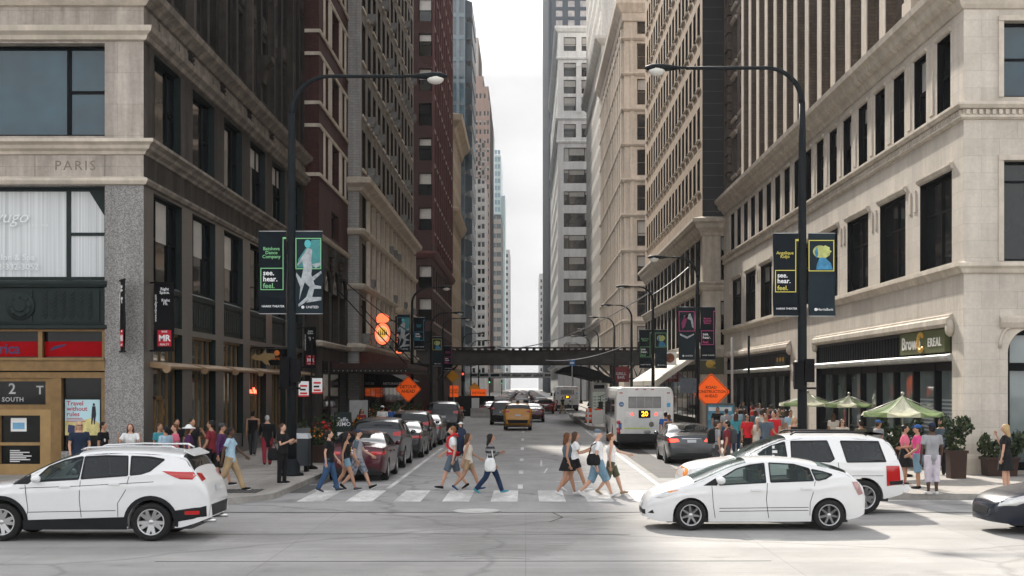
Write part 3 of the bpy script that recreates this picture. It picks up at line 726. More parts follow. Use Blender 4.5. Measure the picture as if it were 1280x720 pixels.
def build_L2():
    X=-10.85; Y0,Y1=71.4,83.0; top=41
    BR=masonry('dark_red_brick',(.105,.042,.036),(.075,.03,.027),(.05,.03,.028),.24,.075,.01,streak=.3,var=.2)
    b=Bld('brick_building','dark red brick building with pale stone bands and three arches over a canopy',(X,Y0,0),[BR,LIMEP,SOOT2],sub=False,win=(BLKF,GL,BLIND))
    W=b.w; fr=Face((0,Y0),(1,0)); sd=Face((X,0),(0,1))
    H=[]
    for i in range(7):
        z=14.3+3.77*i-.25
        for y,w in ((73.2,1.5),(75.7,3.3),(79.9,1.5)):
            H.append((y,y+w,z,z+2.35)); b.window(sd,y,z,w,2.35,-.3,(.08,(.5,) if w>2 else (),(.5,),0),b.rng.choice((0,.3,.5)))
    H.append((76,79,11.1,12.6)); b.window(sd,76,11.1,3,1.5,-.3,(.08,(.5,),(),0),0)
    sd.wall(W,Y0,Y1,10.8,top,H,.3,0); fr.wall(W,-16,X,10.8,top,[],.3,0)
    arch=[(72.9,75.2),(76.0,78.6),(79.4,81.8)]
    sd.wall(W,Y0,Y1,0,10.8,[(a,e,5.3,8.0) for a,e in arch],.4,2); fr.wall(W,-16,X,0,10.8,[],.3,2)
    b.core(-24,X-.55,Y0+.4,Y1-.05,.02,top-.02,2); roofs(b,-24,X,Y0,Y1,top)
    b.finish()
    t=MB()
    for i in range(7):
        z=14.3+3.77*i-.25
        for f,s0,s1,m0,m1 in ((fr,-16,X,0,1),(sd,Y0,Y1,1,0)):
            for q in (z-.2,z+2.38): f.profile(t,s0,s1,[(.002,q),(.08,q),(.1,q+.16),(.002,q+.2)],m0,m1,0)
        for y,w in ((73.2,1.5),(75.7,3.3),(79.9,1.5)):
            for q in (y-.28,y+w+.02): sd.box(t,q,q+.26,z,z+2.36,.003,.09,0)
    for f,s0,s1,m0,m1 in ((fr,-16,X,0,1),(sd,Y0,Y1,1,0)):
        f.profile(t,s0,s1,[(.002,10.6),(.12,10.64),(.2,10.8),(.002,10.9)],m0,m1,0); f.profile(t,s0,s1,[(.002,4.9),(.2,4.95),(.3,5.15),(.002,5.25)],m0,m1,0)
    b.part('stone_band',t,[LIMEP])
    a=MB()
    for y0,y1 in arch:                                    # round arch heads filled with a ring of stone and dark glass below
        c=(y0+y1)/2; r=(y1-y0)/2; n=14
        out=[sd.p(c+r*math.cos(math.pi*k/n),.02,8.0+r*math.sin(math.pi*k/n)) for k in range(n+1)]
        a.poly(out,(-.03,0,0),1)
        for k in range(n):
            t0,t1=math.pi*k/n,math.pi*(k+1)/n
            P=[sd.p(c+q*math.cos(t_),.021,8.0+q*math.sin(t_)) for q,t_ in ((r,t0),(r+.22,t0),(r+.22,t1),(r,t1))]
            a.poly(P,(.09,0,0),0)
        sd.box(a,y0,y1,5.3,8.0,-.38,-.3,1); sd.box(a,c-.06,c+.06,5.3,8.6,-.3,-.2,2)
    for y in (75.6,79.0): 
        for k in range(4): a.ball(sd.p(y,.12,9.0+.28*k),.16,.2,.2,8,5,0)
        a.box(X-.0,X+.3,y-.25,y+.25,10.0,10.3,0)
    b.part('arch',a,[SOOT2,GLD,BLKF])
    for y0,y1 in ((72.6,74.4),(75.4,78.4),(79,82)): m=MB(); sd.box(m,y0,y1,.3,4.2,.003,.04,0); b.part('shop_window',m,[GLD])
    return b.root
def build_L3():
    X=-10.17; Y0,Y1=83.05,123.5; top=48
    WB=masonry('white_glazed_brick',(.40,.39,.375),(.35,.34,.33),(.25,.24,.235),.5,.16,.012,streak=.25,var=.12)
    TANB=masonry('grimy_tan_brick',(.30,.265,.22),(.25,.22,.185),(.18,.16,.14),.4,.13,.012,streak=.4,var=.2)
    b=Bld('office_building','grimy pale brick building dotted with window air conditioners and a glazed corner',(X,Y0,0),[TANB,WB,LIMEP,DKR],win=(BLKF,GL,BLIND))
    W=b.w; fr=Face((0,Y0),(1,0)); sd=Face((X,0),(0,1))
    cols=frange(84.6,13,3.0)
    rows=frange(16.4,9,3.35)
    H=b.grid(sd,cols,rows,1.7,2.4,.16,(.07,(),(.5,),0))
    for z,h in ((5.6,2.6),(9.2,2.5),(12.6,2.2)): H+=b.grid(sd,cols,[z],1.9,h,.2,(.08,(),(.5,),0))
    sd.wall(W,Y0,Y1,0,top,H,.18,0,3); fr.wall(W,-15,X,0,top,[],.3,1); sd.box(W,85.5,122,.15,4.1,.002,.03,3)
    sd.box(W,Y0+.003,Y0+.75,15.4,top,.002,.06,1)
    b.core(-24,X-.55,Y0+.4,Y1-.05,.02,top-.02,0); roofs(b,-24,X,Y0,Y1,top)
    for y in cols: sd.box(W,y+2.15,y+2.75,5.5,14.6,.002,.22,2)
    b.finish()
    t=MB()
    for f,s0,s1,m0,m1 in ((fr,-15,X,0,1),(sd,Y0,Y1,1,0)):
        f.profile(t,s0,s1,[(.002,14.7),(.2,14.75),(.3,14.95),(.75,15.15),(.8,15.45),(.1,15.6),(.002,15.6)],m0,m1,0)
        f.profile(t,s0,s1,[(.002,12.05),(.25,12.1),(.4,12.3),(.4,12.4),(.002,12.5)],m0,m1,0)
        f.profile(t,s0,s1,[(.002,8.7),(.25,8.75),(.4,8.95),(.4,9.05),(.002,9.1)],m0,m1,0)
        f.profile(t,s0,s1,[(.002,4.9),(.3,4.95),(.5,5.2),(.5,5.35),(.002,5.45)],m0,m1,0)
    b.part('cornice',t,[LIMEP]); it=[]
    for y in cols:
        for z in rows: t=MB(); sd.box(t,y-.1,y+1.65,z-.18,z-.02,.002,.09,0); it.append((y,t))
    pieces(b,'window_sill',it,[LIMEP])
    for k in range(12): m=MB(); sd.box(m,85.7+3.03*k,88.4+3.03*k,.6,3.9,.031,.06,0); b.part('shop_window',m,[GLD])
    # air conditioners: each a box with grille standing on a bracket
    rng=random.Random(11); AC=mat('ac_case',(.16,.16,.15),.5,.2,var=.25); ACD=mat('ac_grille',(.03,.03,.03),.5,var=.1)
    n=MB(); n.box(0,.66,-.42,.1,0,.46,0); n.box(.04,.62,-.43,-.42,.04,.42,1)
    for k in range(5): n.box(.05,.61,-.44,-.43,.07+.07*k,.09+.07*k,0)
    n.box(.05,.1,-.36,.0,-.16,0,0); n.box(.56,.61,-.36,.0,-.16,0,0)
    me=n.mesh('air_conditioner',[AC,ACD]); cnt=0
    for y in cols:
        for z in rows[:6]+[5.6,9.2,12.6]:
            if rng.random()<.36 and cnt<48:
                link('air_conditioner',me,b.root,sd.mat(y+.42+rng.uniform(-.2,.2),z+.05,0)); cnt+=1
    return b.root
def build_L4():
    X=-10.3; Y0,Y1=150,190; top=58
    MR=masonry('maroon_brick',(.070,.036,.033),(.05,.027,.025),(.04,.022,.02),.4,.13,.012,streak=.2,var=.15)
    RT=mat('maroon_trim',(.11,.05,.045),.8,var=.15,streak=.2); PL=mat('light_edge',(.30,.24,.21),.8,var=.15)
    b=Bld('office_building','tall dark maroon brick office block with pale window edges',(X,Y0,0),[MR,RT],win=(BLKF,GL,BLIND))
    W=b.w; fr=Face((0,Y0),(1,0)); sd=Face((X,0),(0,1))
    rows=frange(20.0,10,3.84)+[6.4,10.0,13.6]
    H=b.grid(fr,[-12.35+.55-3.1*i for i in range(4)],rows,1.45,2.5,.3,(.09,(),(.5,),0),(0,.5,.3,.5))
    H+= b.grid(fr,[-21.6-3.1*0-3.1*i for i in range(0)],rows,1.5,2.5,.3,(.09,(),(.5,),0))
    fr.wall(W,-26,X,0,top,H,.3,0)
    H=b.grid(sd,frange(151.6,9,4.25),rows,2.4,2.5,.3,(.09,(.5,),(.5,),0))
    sd.wall(W,Y0,Y1,0,top,H,.3,0)
    for i in range(10): 
        y=150.05+4.25*i; sd.box(W,y,min(y+.35,Y1),18.4,top-1,.002,.22,1)
    b.core(-26,X-.5,Y0+.4,Y1-.05,.02,top-.02,0); roofs(b,-26,X,Y0,Y1,top)
    b.finish()
    for pr in ([(.002,16.9),(.2,16.95),(.5,17.4),(.5,17.6),(.002,17.7)],[(.002,top-1.2),(.3,top-1.1),(1.0,top-.5),(1.0,top),(.002,top+.1)],[(.002,5.0),(.2,5.05),(.3,5.3),(.002,5.4)]):
        t=MB()
        for f,s0,s1,m0,m1 in ((fr,-26,X,0,1),(sd,Y0,Y1,1,0)): f.profile(t,s0,s1,pr,m0,m1,0)
        b.part('cornice',t,[RT])
    it=[]
    for z in rows:
        for i in range(9): t=MB(); sd.box(t,151.6+4.25*i-.1,151.6+4.25*i+2.5,z-.22,z-.02,.002,.16,0); it.append((i,t))
    pieces(b,'window_sill',it,[PL])
    return b.root
def simple(name,label,cat,mats,x,y0,y1,top,side,rows,fcols,scols,ww,wh,kind,sx1=None,fx=None,depth=.25,win=None,blinds=(0,0,.3,.5),swh=None,sww=None,cap=100,srows=None):
    """side 'L' or 'R'; x = street plane; front faces the camera at y0"""
    b=Bld(name,label,(x,y0,0),mats,cat,win=win,cap=cap); W=b.w
    fr=Face((0,y0),(1,0)); H=b.grid(fr,fcols,rows,ww,wh,depth,kind,blinds) if fcols else []
    far=fx if fx is not None else (x-14 if side=='L' else x+14)
    a,e=(far,x) if side=='L' else (x,far)
    fr.wall(W,a,e,0,top,H,depth,0)
    sd=Face((x,0),(0,1) if side=='L' else (0,-1))
    sc=[c if side=='L' else -(c+(sww or ww)) for c in scols]
    H=b.grid(sd,sc,srows or rows,sww or ww,swh or wh,depth,kind,blinds) if sc else []
    s0,s1=(y0,y1) if side=='L' else (-y1,-y0)
    sd.wall(W,s0,s1,0,top,H,depth,1 if len(mats)>1 else 0)
    b.core(a+.7,e-.7,y0+.7,y1-.05,.02,top-.02,0); roofs(b,a,e,y0,y1,top)
    return b,fr,sd
def build_R2():
    X=11.96; Y0,Y1=92.0,136; top=62
    TAN=masonry('tan_terracotta',(.43,.31,.205),(.38,.275,.18),(.27,.21,.15),.6,.3,.01,streak=.2,var=.12)
    PAL=mat('pale_terracotta',(.50,.44,.36),.8,var=.12,streak=.25)
    DT=masonry('dark_slate_tile',(.028,.026,.028),(.022,.021,.024),(.16,.16,.15),40,.813,.012,rough=.5,streak=.15,var=.1,off=0)
    SIL=mat('bright_sill',(.55,.48,.40),.7,var=.1)
    b=Bld('office_building','tan terracotta office tower with slanting rows of sills and dark tiled flank',(X,Y0,0),[TAN,PAL,DT,SOOT,DKR],win=(BLKF,GL,BLIND))
    W=b.w; fr=Face((0,Y0),(1,0)); sd=Face((X,0),(0,-1))
    rows=frange(16.2,13,3.55)
    cols=[93.3+2.32*i for i in range(18)]
    H=b.grid(sd,[-(c+1.45) for c in cols],rows,1.45,2.25,.16,(.07,(),(.5,),0),(0,0,0,.4))
    base=[93.2+3.1*i for i in range(14)]
    for z,h in ((9.95,2.9),(5.8,3.3)): H+=b.grid(sd,[-(c+2.4) for c in base],[z],2.4,h,.2,(.08,(.5,),(.7,),0),(0,0,.3))
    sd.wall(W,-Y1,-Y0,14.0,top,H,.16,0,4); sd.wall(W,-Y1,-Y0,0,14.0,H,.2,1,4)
    Hf=b.grid(fr,[13.2],[5.6,10.0],1.1,3.0,.3,(.08,(),(.5,),0),(.3,))
    fr.wall(W,X,13.35,14.0,top,[],.3,2); fr.wall(W,13.35,24,14.0,top,[],.3,3); fr.wall(W,X,24,0,14.0,Hf,.3,1)
    b.core(X+.6,24,Y0+.4,Y1-.05,.02,top-.02,3); roofs(b,X,24,Y0,Y1,top)
    b.finish()
    t=MB()
    def both(pr):
        t=MB(); fr.profile(t,X,24,pr,1,0,0); sd.profile(t,-Y1,-Y0,pr,0,1,0); b.part('cornice',t,[PAL])
    both([(.002,12.95),(.1,13.0),(.18,13.2),(.5,13.5),(.55,13.75),(.75,13.9),(.75,14.1),(.05,14.3),(.002,14.3)])
    both([(.002,9.25),(.1,9.3),(.25,9.5),(.25,9.65),(.4,9.75),(.4,9.85),(.002,9.9)])
    both([(.002,4.5),(.15,4.6),(.3,5.0),(.35,5.3),(.002,5.5)])
    it=[]
    for c in cols:
        for z in rows: t=MB(); sd.profile(t,-(c+1.55),-(c-.1),[(.002,z-.16),(.10,z-.15),(.15,z-.05),(.15,z-.01),(.002,z+.0)],0,0,0); it.append((c+(0 if z<45 else 40),t))
    pieces(b,'window_sill',it,[SIL])
    m=MB(); sd.box(m,-134.5,-93.5,.15,4.35,.002,.03,0); b.part('shop_front',m,[DKR])
    for k in range(12): m=MB(); sd.box(m,-(96.6+3.25*k),-(93.8+3.25*k),.6,3.9,.031,.06,0); b.part('shop_window',m,[GLD])
    return b.root
def build_R3():
    X=11.0; Y0,Y1=152,197; top=46.6
    CRM=mat('cream_stone',(.64,.555,.46),.8,var=.1,streak=.22)
    b,fr,sd=simple('office_building','cream stone building with strong horizontal ledges behind the elevated railway','building',[CRM],X,Y0,Y1,top,'R',frange(6.6,10,3.95),[12.45],frange(154,13,3.2),1.5,2.9,(.11,(),(.5,),0),depth=.22,win=(BRZ2,GL,BLIND),blinds=(0,.4,.6),swh=2.6)
    for z in (): pass
    b.finish(); t=MB()
    def both(pr):
        t=MB(); fr.profile(t,X,X+14,pr,1,0,0); sd.profile(t,-Y1,-Y0,pr,0,1,0); b.part('cornice',t,[CRM])
    for i in range(10): z=6.6+3.95*i-.75; both([(.002,z),(.18,z+.04),(.34,z+.24),(.34,z+.36),(.002,z+.42)])
    both([(.002,43.5),(.2,43.6),(.3,44.4),(.4,44.5),(.9,45.4),(.95,46.1),(.1,46.7),(.002,46.7)])
    y=153.2
    while y<196: t=MB(); sd.box(t,-(y+.7),-y,5.8,43,.002,.28,0); b.part('pilaster',t,[CRM]); y+=3.2
    for x in (11.7,14.6): t=MB(); fr.box(t,x,x+.4,5.8,43,.002,.14,0); b.part('pilaster',t,[CRM])
    t=MB()
    for k in range(9): t.ball(fr.p(11.5+.35*k,.1,44.1+.12*(k%2)),.2,.1,.22,8,5)
    b.part('carved_frieze',t,[CRM]); return b.root
BRZ2=mat('dull_bronze_frame',(.12,.09,.06),.5,.2,var=.1)
def build_R4():
    X=11.0; Y0,Y1=197.2,246; top=78
    GRY=mat('grey_limestone',(.58,.55,.50),.8,var=.1,streak=.2)
    b,fr,sd=simple('office_building','grey limestone tower with a deep ledge near its top behind the cream building','building',[GRY],X,Y0,Y1,top,'R',frange(6,19,3.7),[],frange(199,14,3.3),1.5,2.5,(.1,(),(.5,),0),depth=.4,win=(BLKF,GL,BLIND))
    b.finish(); t=MB()
    def both(pr):
        t=MB(); fr.profile(t,X,X+14,pr,1,0,0); sd.profile(t,-Y1,-Y0,pr,0,1,0); b.part('cornice',t,[GRY])
    both([(.002,52.2),(.3,52.4),(.9,53),(1.0,53.4),(.002,53.6)]); both([(.002,48.0),(.2,48.1),(.35,48.4),(.002,48.5)]); both([(.002,12),(.3,12.1),(.5,12.6),(.002,12.8)])
    return b.root
def build_R5():
    X=6.05; Y0,Y1=255,329; top=70.2
    WHI=mat('white_terracotta',(.78,.77,.75),.75,var=.06,streak=.15)
    b=Bld('office_building','white terracotta office building with wide Chicago windows in front of the dark tower',(X,Y0,0),[WHI],win=(BLKF,GL,BLIND)); W=b.w
    fr=Face((0,Y0),(1,0)); sd=Face((X,0),(0,-1)); H=[]
    for i in range(10):
        z=8.0+4.1*i
        for x in (7.15,13.2): H.append((x,x+4.9,z,z+2.6)); b.window(fr,x,z,4.9,2.6,-.35,(.11,(.2,.8),(),0),b.rng.choice(((0,.5,0),(.2,.35,.2),(0,.2,0),(1,.55,1),(0,0,.5))))
    for z,h in ((49.4,2.5),(54.4,2.6),(57.6,2.6),(60.8,2.6),(65.6,2.6)):
        for x in (7.15,10.5,13.9): H.append((x,x+2.3,z,z+h)); b.window(fr,x,z,2.3,h,-.3,(.1,(),(.5,),0),b.rng.choice((0,.5,.6,.3)))
    fr.wall(W,X,20,0,top,H,.35,0)
    H=b.grid(sd,[-(258+6.2*i+4.2) for i in range(11)],frange(8,15,4.1),4.2,2.5,.3,(.11,(.5,),(),0)); sd.wall(W,-Y1,-Y0,0,top,H,.3,0)
    b.core(X+.5,20,Y0+.5,Y1,.02,top-.02,0); roofs(b,X,20,Y0,Y1,top); b.finish(); t=MB()
    def both(pr):
        t=MB(); fr.profile(t,X,20,pr,1,0,0); sd.profile(t,-Y1,-Y0,pr,0,1,0); b.part('cornice',t,[WHI])
    for z in (48.2,52.6,63.9): both([(.002,z),(.25,z+.1),(.4,z+.4),(.002,z+.6)])
    both([(.002,69),(.3,69.2),(.6,69.8),(.6,70.2),(.002,70.3)]); both([(.002,6.2),(.6,6.4),(.8,7.0),(.002,7.2)])
    for x in (9.5,12.9,16.3): t=MB(); fr.box(t,x,x+.9,54,63.6,.003,.3,0); fr.box(t,x-.1,x+1.0,62.6,63.4,.302,.42,0); b.part('pilaster',t,[WHI])
    return b.root
def build_R6():
    DKB=mat('dark_blue_cladding',(.045,.06,.075),.45,var=.1)
    b,fr,sd=simple('skyscraper','dark blue tower with a grid of pale square windows rising behind the white building','skyscraper',[DKB],9.3,480,650,190,'R',frange(10,52,3.42),frange(10.6,7,4.3),[],2.5,2.3,(.1,(),(),0),depth=.3,win=(DKB,glassmat('pale_tower_glass',(.30,.27,.25),.2,.0),BLIND),blinds=(0,0,0,.3))
    W=b.w
    for i in range(20): sd.box(W,-(482+8.4*i+2.2),-(482+8.4*i),0,190,.01,1.2,0)
    b.finish(); return b.root
def build_L5():
    BEI=mat('beige_terracotta',(.46,.37,.28),.8,var=.1,streak=.2)
    b,fr,sd=simple('office_building','beige building with two jutting cornices just past the maroon block','building',[BEI],-10.2,190.2,215,40.5,'L',frange(6,9,3.7),[],frange(191.6,7,3.4),1.7,2.4,(.1,(),(.5,),0),depth=.4,win=(BLKF,GL,BLIND))
    b.finish(); t=MB()
    def both(pr):
        t=MB(); fr.profile(t,-24,-10.2,pr,0,1,0); sd.profile(t,190.2,215,pr,1,0,0); b.part('cornice',t,[BEI])
    both([(.002,38),(.3,38.3),(.5,39.0),(1.3,39.8),(1.4,40.6),(.002,41)]); both([(.002,26),(.3,26.2),(.9,27.2),(.9,27.6),(.002,28)]); both([(.002,5),(.4,5.2),(.4,5.8),(.002,6)])
    return b.root
def build_L6():
    BG=mat('blue_spandrel',(.15,.19,.21),.25,.2,var=.15)
    b,fr,sd=simple('skyscraper','blue glass tower with projecting bays rising above the beige building','skyscraper',[BG,mat('dark_glass_wall',(.03,.045,.055),.2,.2)],-9.6,216,238,66,'L',frange(6,17,3.5),[-16.2,-13.9,-11.6],[],1.9,2.9,(.12,(),(),0),depth=.12,win=(BG,glassmat('blue_tower_glass',(.09,.14,.17),.05,.0,spec=.8),BLIND),blinds=(0,))
    W=b.w
    for i in range(17): sd.profile(W,219,236,[(.01,6+3.5*i),(1.0,6.3+3.5*i),(1.0,8.6+3.5*i),(.01,9+3.5*i)],0,0,1)
    fr.box(W,-11.0,-10.5,6,66,.01,.15,0); W.box(-60,-21,238.1,440,0,104,0)  # the last box is an unseen rear wing, added to shade the far street
    b.finish(); return b.root
def build_Lfar():
    PB=mat('pink_brown_brick',(.36,.255,.21),.85,var=.08,streak=.1)
    # stepped brown skyscraper: tiers of one building
    Y=520.; k=F/Y
    b=Bld('skyscraper','pink brown stepped skyscraper, the tallest seen far along the left side of the street',(gX(597,Y),Y,0),[PB,mat('pale_crown_stone',(.45,.40,.36),.8,var=.1)],'skyscraper',win=(WF,GL,BLIND)); W=b.w; fr=Face((0,Y),(1,0))
    tiers=[(560,612.5,126),(560,610.5,107),(560,604,93),(560,597.5,43),(578,589.5,18)]
    z0=0
    for i,(u0,u1,v) in enumerate(tiers):
        z1=CH+(482-v)/k; x0,x1=gX(u0,Y),gX(u1,Y); f=Face((0,Y+i*1.5),(1,0)); H=[]
        if i<3:
            cs=[gX(u,Y) for u in (584,588.5,594.5,599,604.5,608.5) if u+3<u1]
            H=b.grid(f,cs,[q for q in frange(8,60,3.5) if z0+.5<q<z1-3],.85,1.9,.3,(.1,(),(),0),(0,0,.4))
        f.wall(W,x0,x1,z0,z1,H,.3,0 if i<3 else 1)
        y1=Y+60-4*i
        W.quad((x1,Y+i*1.5,z0),(x1,y1,z0),(x1,y1,z1),(x1,Y+i*1.5,z1),0); W.quad((x0,Y+i*1.5,z1),(x1,Y+i*1.5,z1),(x1,y1,z1),(x0,y1,z1),0); W.quad((x0,Y,z0),(x0,Y,z1),(x0,y1,z1),(x0,y1,z0),0)
        for q in range(1,4 if i>2 else 0): f.box(W,x0+(x1-x0)*q/4-.3,x0+(x1-x0)*q/4+.3,z0,z1,.01,.5,1)
        z0=z1-.01
    b.core(gX(562,Y),gX(604,Y),Y+4,Y+40,0,100,0)
    b.finish()
    PG=mat('pale_grey_stone',(.46,.43,.40),.85,var=.08,streak=.1)
    Y=450.
    b,fr,sd=simple('office_building','pale grey slab with paired dark windows below the stepped skyscraper','building',[PG],gX(606,Y),Y,Y+40,CH+259/(F/Y),'L',frange(7,26,2.98),[gX(u,Y) for u in (584.5,590.2,597.0,602.0)],frange(453,7,5),1.05,1.75,(.1,(),(),0),fx=gX(560,Y),depth=.25,win=(WF,GL,BLIND),blinds=(0,0,.3))
    b.finish()
    TG=mat('teal_glass_wall',(.17,.25,.28),.25,.1,var=.08); TG2=mat('pale_green_glass',(.36,.43,.43),.3,.1,var=.06)
    Y=640.
    b,fr,sd=simple('skyscraper','slim teal glass tower beside the stepped skyscraper','skyscraper',[TG],gX(615,Y),Y,Y+60,CH+335/(F/Y),'L',frange(8,30,4),[gX(611.5,Y)],[],1.0,2.8,(.1,(),(),0),fx=gX(600,Y),win=(TG,TG2,BLIND),blinds=(0,)); b.finish()
    Y=760.
    b,fr,sd=simple('skyscraper','pale green glass tower with a notched top far down the street','skyscraper',[TG2],gX(626,Y),Y,Y+60,CH+288/(F/Y),'L',frange(8,32,4),[gX(u,Y) for u in (614,618,622)],[],1.4,2.6,(.1,(),(),0),fx=gX(608,Y),win=(TG,TG,BLIND),blinds=(0,))
    b.w.box(gX(626,Y),gX(631,Y),Y+8,Y+50,0,CH+240/(F/Y),0); b.finish()
    Y=610.
    b,fr,sd=simple('office_building','cream ribbed block with strip windows low at the far end','building',[mat('pale_strip_wall',(.52,.50,.46),.8,var=.06)],gX(627,Y),Y,Y+40,CH+212/(F/Y),'L',frange(6,18,4.2),[gX(614,Y),gX(620.5,Y)],[],2.1,2.2,(.1,(.5,),(),0),fx=gX(600,Y),win=(WF,TG,BLIND),blinds=(0,)); b.finish()
    Y=900.
    b,fr,sd=simple('skyscraper','flat grey tower at the far left edge of the sky gap','skyscraper',[mat('far_grey',(.33,.33,.33),.8,var=.06)],gX(637,Y),Y,Y+60,CH+170/(F/Y),'L',frange(8,20,4.2),[gX(u,Y) for u in (629,632.5)],[],1.2,2.2,(.1,(),(),0),fx=gX(626,Y),win=(WF,GL,BLIND),blinds=(0,)); b.finish()
    b,fr,sd=simple('skyscraper','faint grey tower at the far right edge of the sky gap','skyscraper',[mat('far_grey',(.33,.33,.33))],gX(674,Y),Y,Y+60,CH+140/(F/Y),'R',frange(8,16,4.2),[gX(u,Y) for u in (675.5,678.5)],[],1.2,2.2,(.1,(),(),0),fx=gX(690,Y),win=(WF,GL,BLIND),blinds=(0,)); b.finish()
for fn in (build_L2,build_L3,build_L4,build_L5,build_L6,build_Lfar,build_R2,build_R3,build_R4,build_R5,build_R6): fn()
# ------------------------------------------------------------------ ground, roads, pavements, markings
def asphalt(name, c, crack=.5, joint=None, bw=3.6, bh=5, rough=.85, run=(.5,.06,1)):
    m,nt,b=ntree(name); v=tc(nt)
    n=noise(nt,v,.35,6,.7); col=mixc(nt,1,c,ramp(nt,n,[(.3,.78),(.7,1.12)]),'MULTIPLY')
    n=noise(nt,v,45,3,.7); col=mixc(nt,1,col,ramp(nt,n,[(.3,.78),(.7,1.15)]),'MULTIPLY')
    n=noise(nt,v,1.0,5,.7,run); col=mixc(nt,1,col,ramp(nt,n,[(.35,.84),(.6,1.05)]),'MULTIPLY')      # tyre tracks run along the street
    vo=nd(nt,'ShaderNodeTexVoronoi',feature='DISTANCE_TO_EDGE'); vo.inputs['Scale'].default_value=.22
    w_=nd(nt,'ShaderNodeMix',data_type='VECTOR'); nt.links.new(v,w_.inputs[4]); nn=nd(nt,'ShaderNodeTexNoise'); nn.inputs['Scale'].default_value=.8; nt.links.new(v,nn.inputs['Vector']); nt.links.new(nn.outputs['Color'],w_.inputs[5]); w_.inputs[0].default_value=.5
    nt.links.new(w_.outputs[1],vo.inputs['Vector']); col=mixc(nt,crack,col,mixc(nt,1,col,ramp(nt,vo.outputs['Distance'],[(.0,.35),(.012,1.0)]),'MULTIPLY'))
    if joint:
        br=nd(nt,'ShaderNodeTexBrick'); nt.links.new(v,br.inputs['Vector']); br.offset=0
        br.inputs['Color1'].default_value=(1,1,1,1); br.inputs['Color2'].default_value=(.92,.92,.92,1); br.inputs['Mortar'].default_value=(joint,joint,joint,1)
        br.inputs['Scale'].default_value=1; br.inputs['Brick Width'].default_value=bw; br.inputs['Row Height'].default_value=bh; br.inputs['Mortar Size'].default_value=.012
        col=mixc(nt,1,col,br.outputs['Color'],'MULTIPLY')
    st=noise(nt,v,.9,3,.5); col=mixc(nt,1,col,ramp(nt,st,[(.62,1.0),(.72,.82)]),'MULTIPLY')
    oil=noise(nt,v,2.6,6,.8); col=mixc(nt,1,col,ramp(nt,oil,[(.66,1.0),(.78,.62)]),'MULTIPLY')
    nt.links.new(col,b.inputs['Base Color']); b.inputs['Roughness'].default_value=rough; b.inputs['Specular IOR Level'].default_value=.25; bump(nt,b,noise(nt,v,70,2),.25,.01); return m
def struct(name, mb, m): return tag(mb.obj(name,m if isinstance(m,list) else [m]),kind='structure')
ASP=asphalt('street_asphalt',(.30,.294,.287),.5)
CON=asphalt('intersection_concrete',(.33,.32,.304),.4,.80,4.2,6.2,run=(.05,.7,1))
WALK=asphalt('sidewalk_concrete',(.34,.315,.285),.25,.55,1.55,1.55)
KERB=mat('kerb_stone',(.30,.285,.26),.85,var=.2,scale=4)
def wornpaint():
    m,nt,b=ntree('worn_white_paint'); v=tc(nt); n=noise(nt,v,7,8,.75); n2=noise(nt,v,1.1,4,.6,(1,.35,1)); a=mixc(nt,.5,n,n2)
    nt.links.new(mixc(nt,ramp(nt,a,[(.42,0),(.56,1)]),(.62,.61,.59),(.34,.335,.325)),b.inputs['Base Color']); b.inputs['Roughness'].default_value=.75; return m
WPAINT=wornpaint()
KL,KR=-6.3,7.9                                            # kerb lines
g=MB(); g.quad((-1200,-280,-.02),(1200,-280,-.02),(1200,1300,-.02),(-1200,1300,-.02)); struct('ground',g,ASP)
g=MB(); g.quad((-400,-30,.0),(400,-30,.0),(400,30.6,.0),(-400,30.6,.0)); struct('road',g,CON)
g=MB(); g.quad((-30,30.6,.0),(30,30.6,.0),(30,33.0,.0),(-30,33.0,.0)); g.quad((KL-6,33.0,.0),(KR+8,33.0,.0),(KR+8,900,.0),(KL-6,900,.0)); struct('street',g,ASP)
def sidewalk(name, outline, h=.14):
    m=MB(); n=len(outline); top=[(x,y,h) for x,y in outline]
    m.add(top,[tuple(range(n))],0); 
    k=[]
    for i in range(n):
        a,b=outline[i],outline[(i+1)%n]; m.quad((a[0],a[1],-.01),(b[0],b[1],-.01),(b[0],b[1],h),(a[0],a[1],h),1)
    return struct(name,m,[WALK,KERB])
def arc(cx,cy,r,a0,a1,n=10): return [(cx+r*math.cos(R(a0+(a1-a0)*i/n)),cy+r*math.sin(R(a0+(a1-a0)*i/n))) for i in range(n+1)]
# left corner: kerb of the cross street at Y=31.6, rounded into the side street
LO=[(-400,32.0)]+arc(KL-2.6,34.6,2.6,-90,0)+[(KL,128),(-400,128)]
sidewalk('sidewalk_left',LO)
RO=[(KR,128)]+arc(KR+1.6,35.6,1.6,180,270)+[(400,34.0),(400,128)]
sidewalk('sidewalk_right',RO)
sidewalk('sidewalk_far_left',[(-60,147),(KL,147),(KL,900),(-60,900)]); sidewalk('sidewalk_far_right',[(7.4,147),(60,147),(60,900),(7.4,900)])
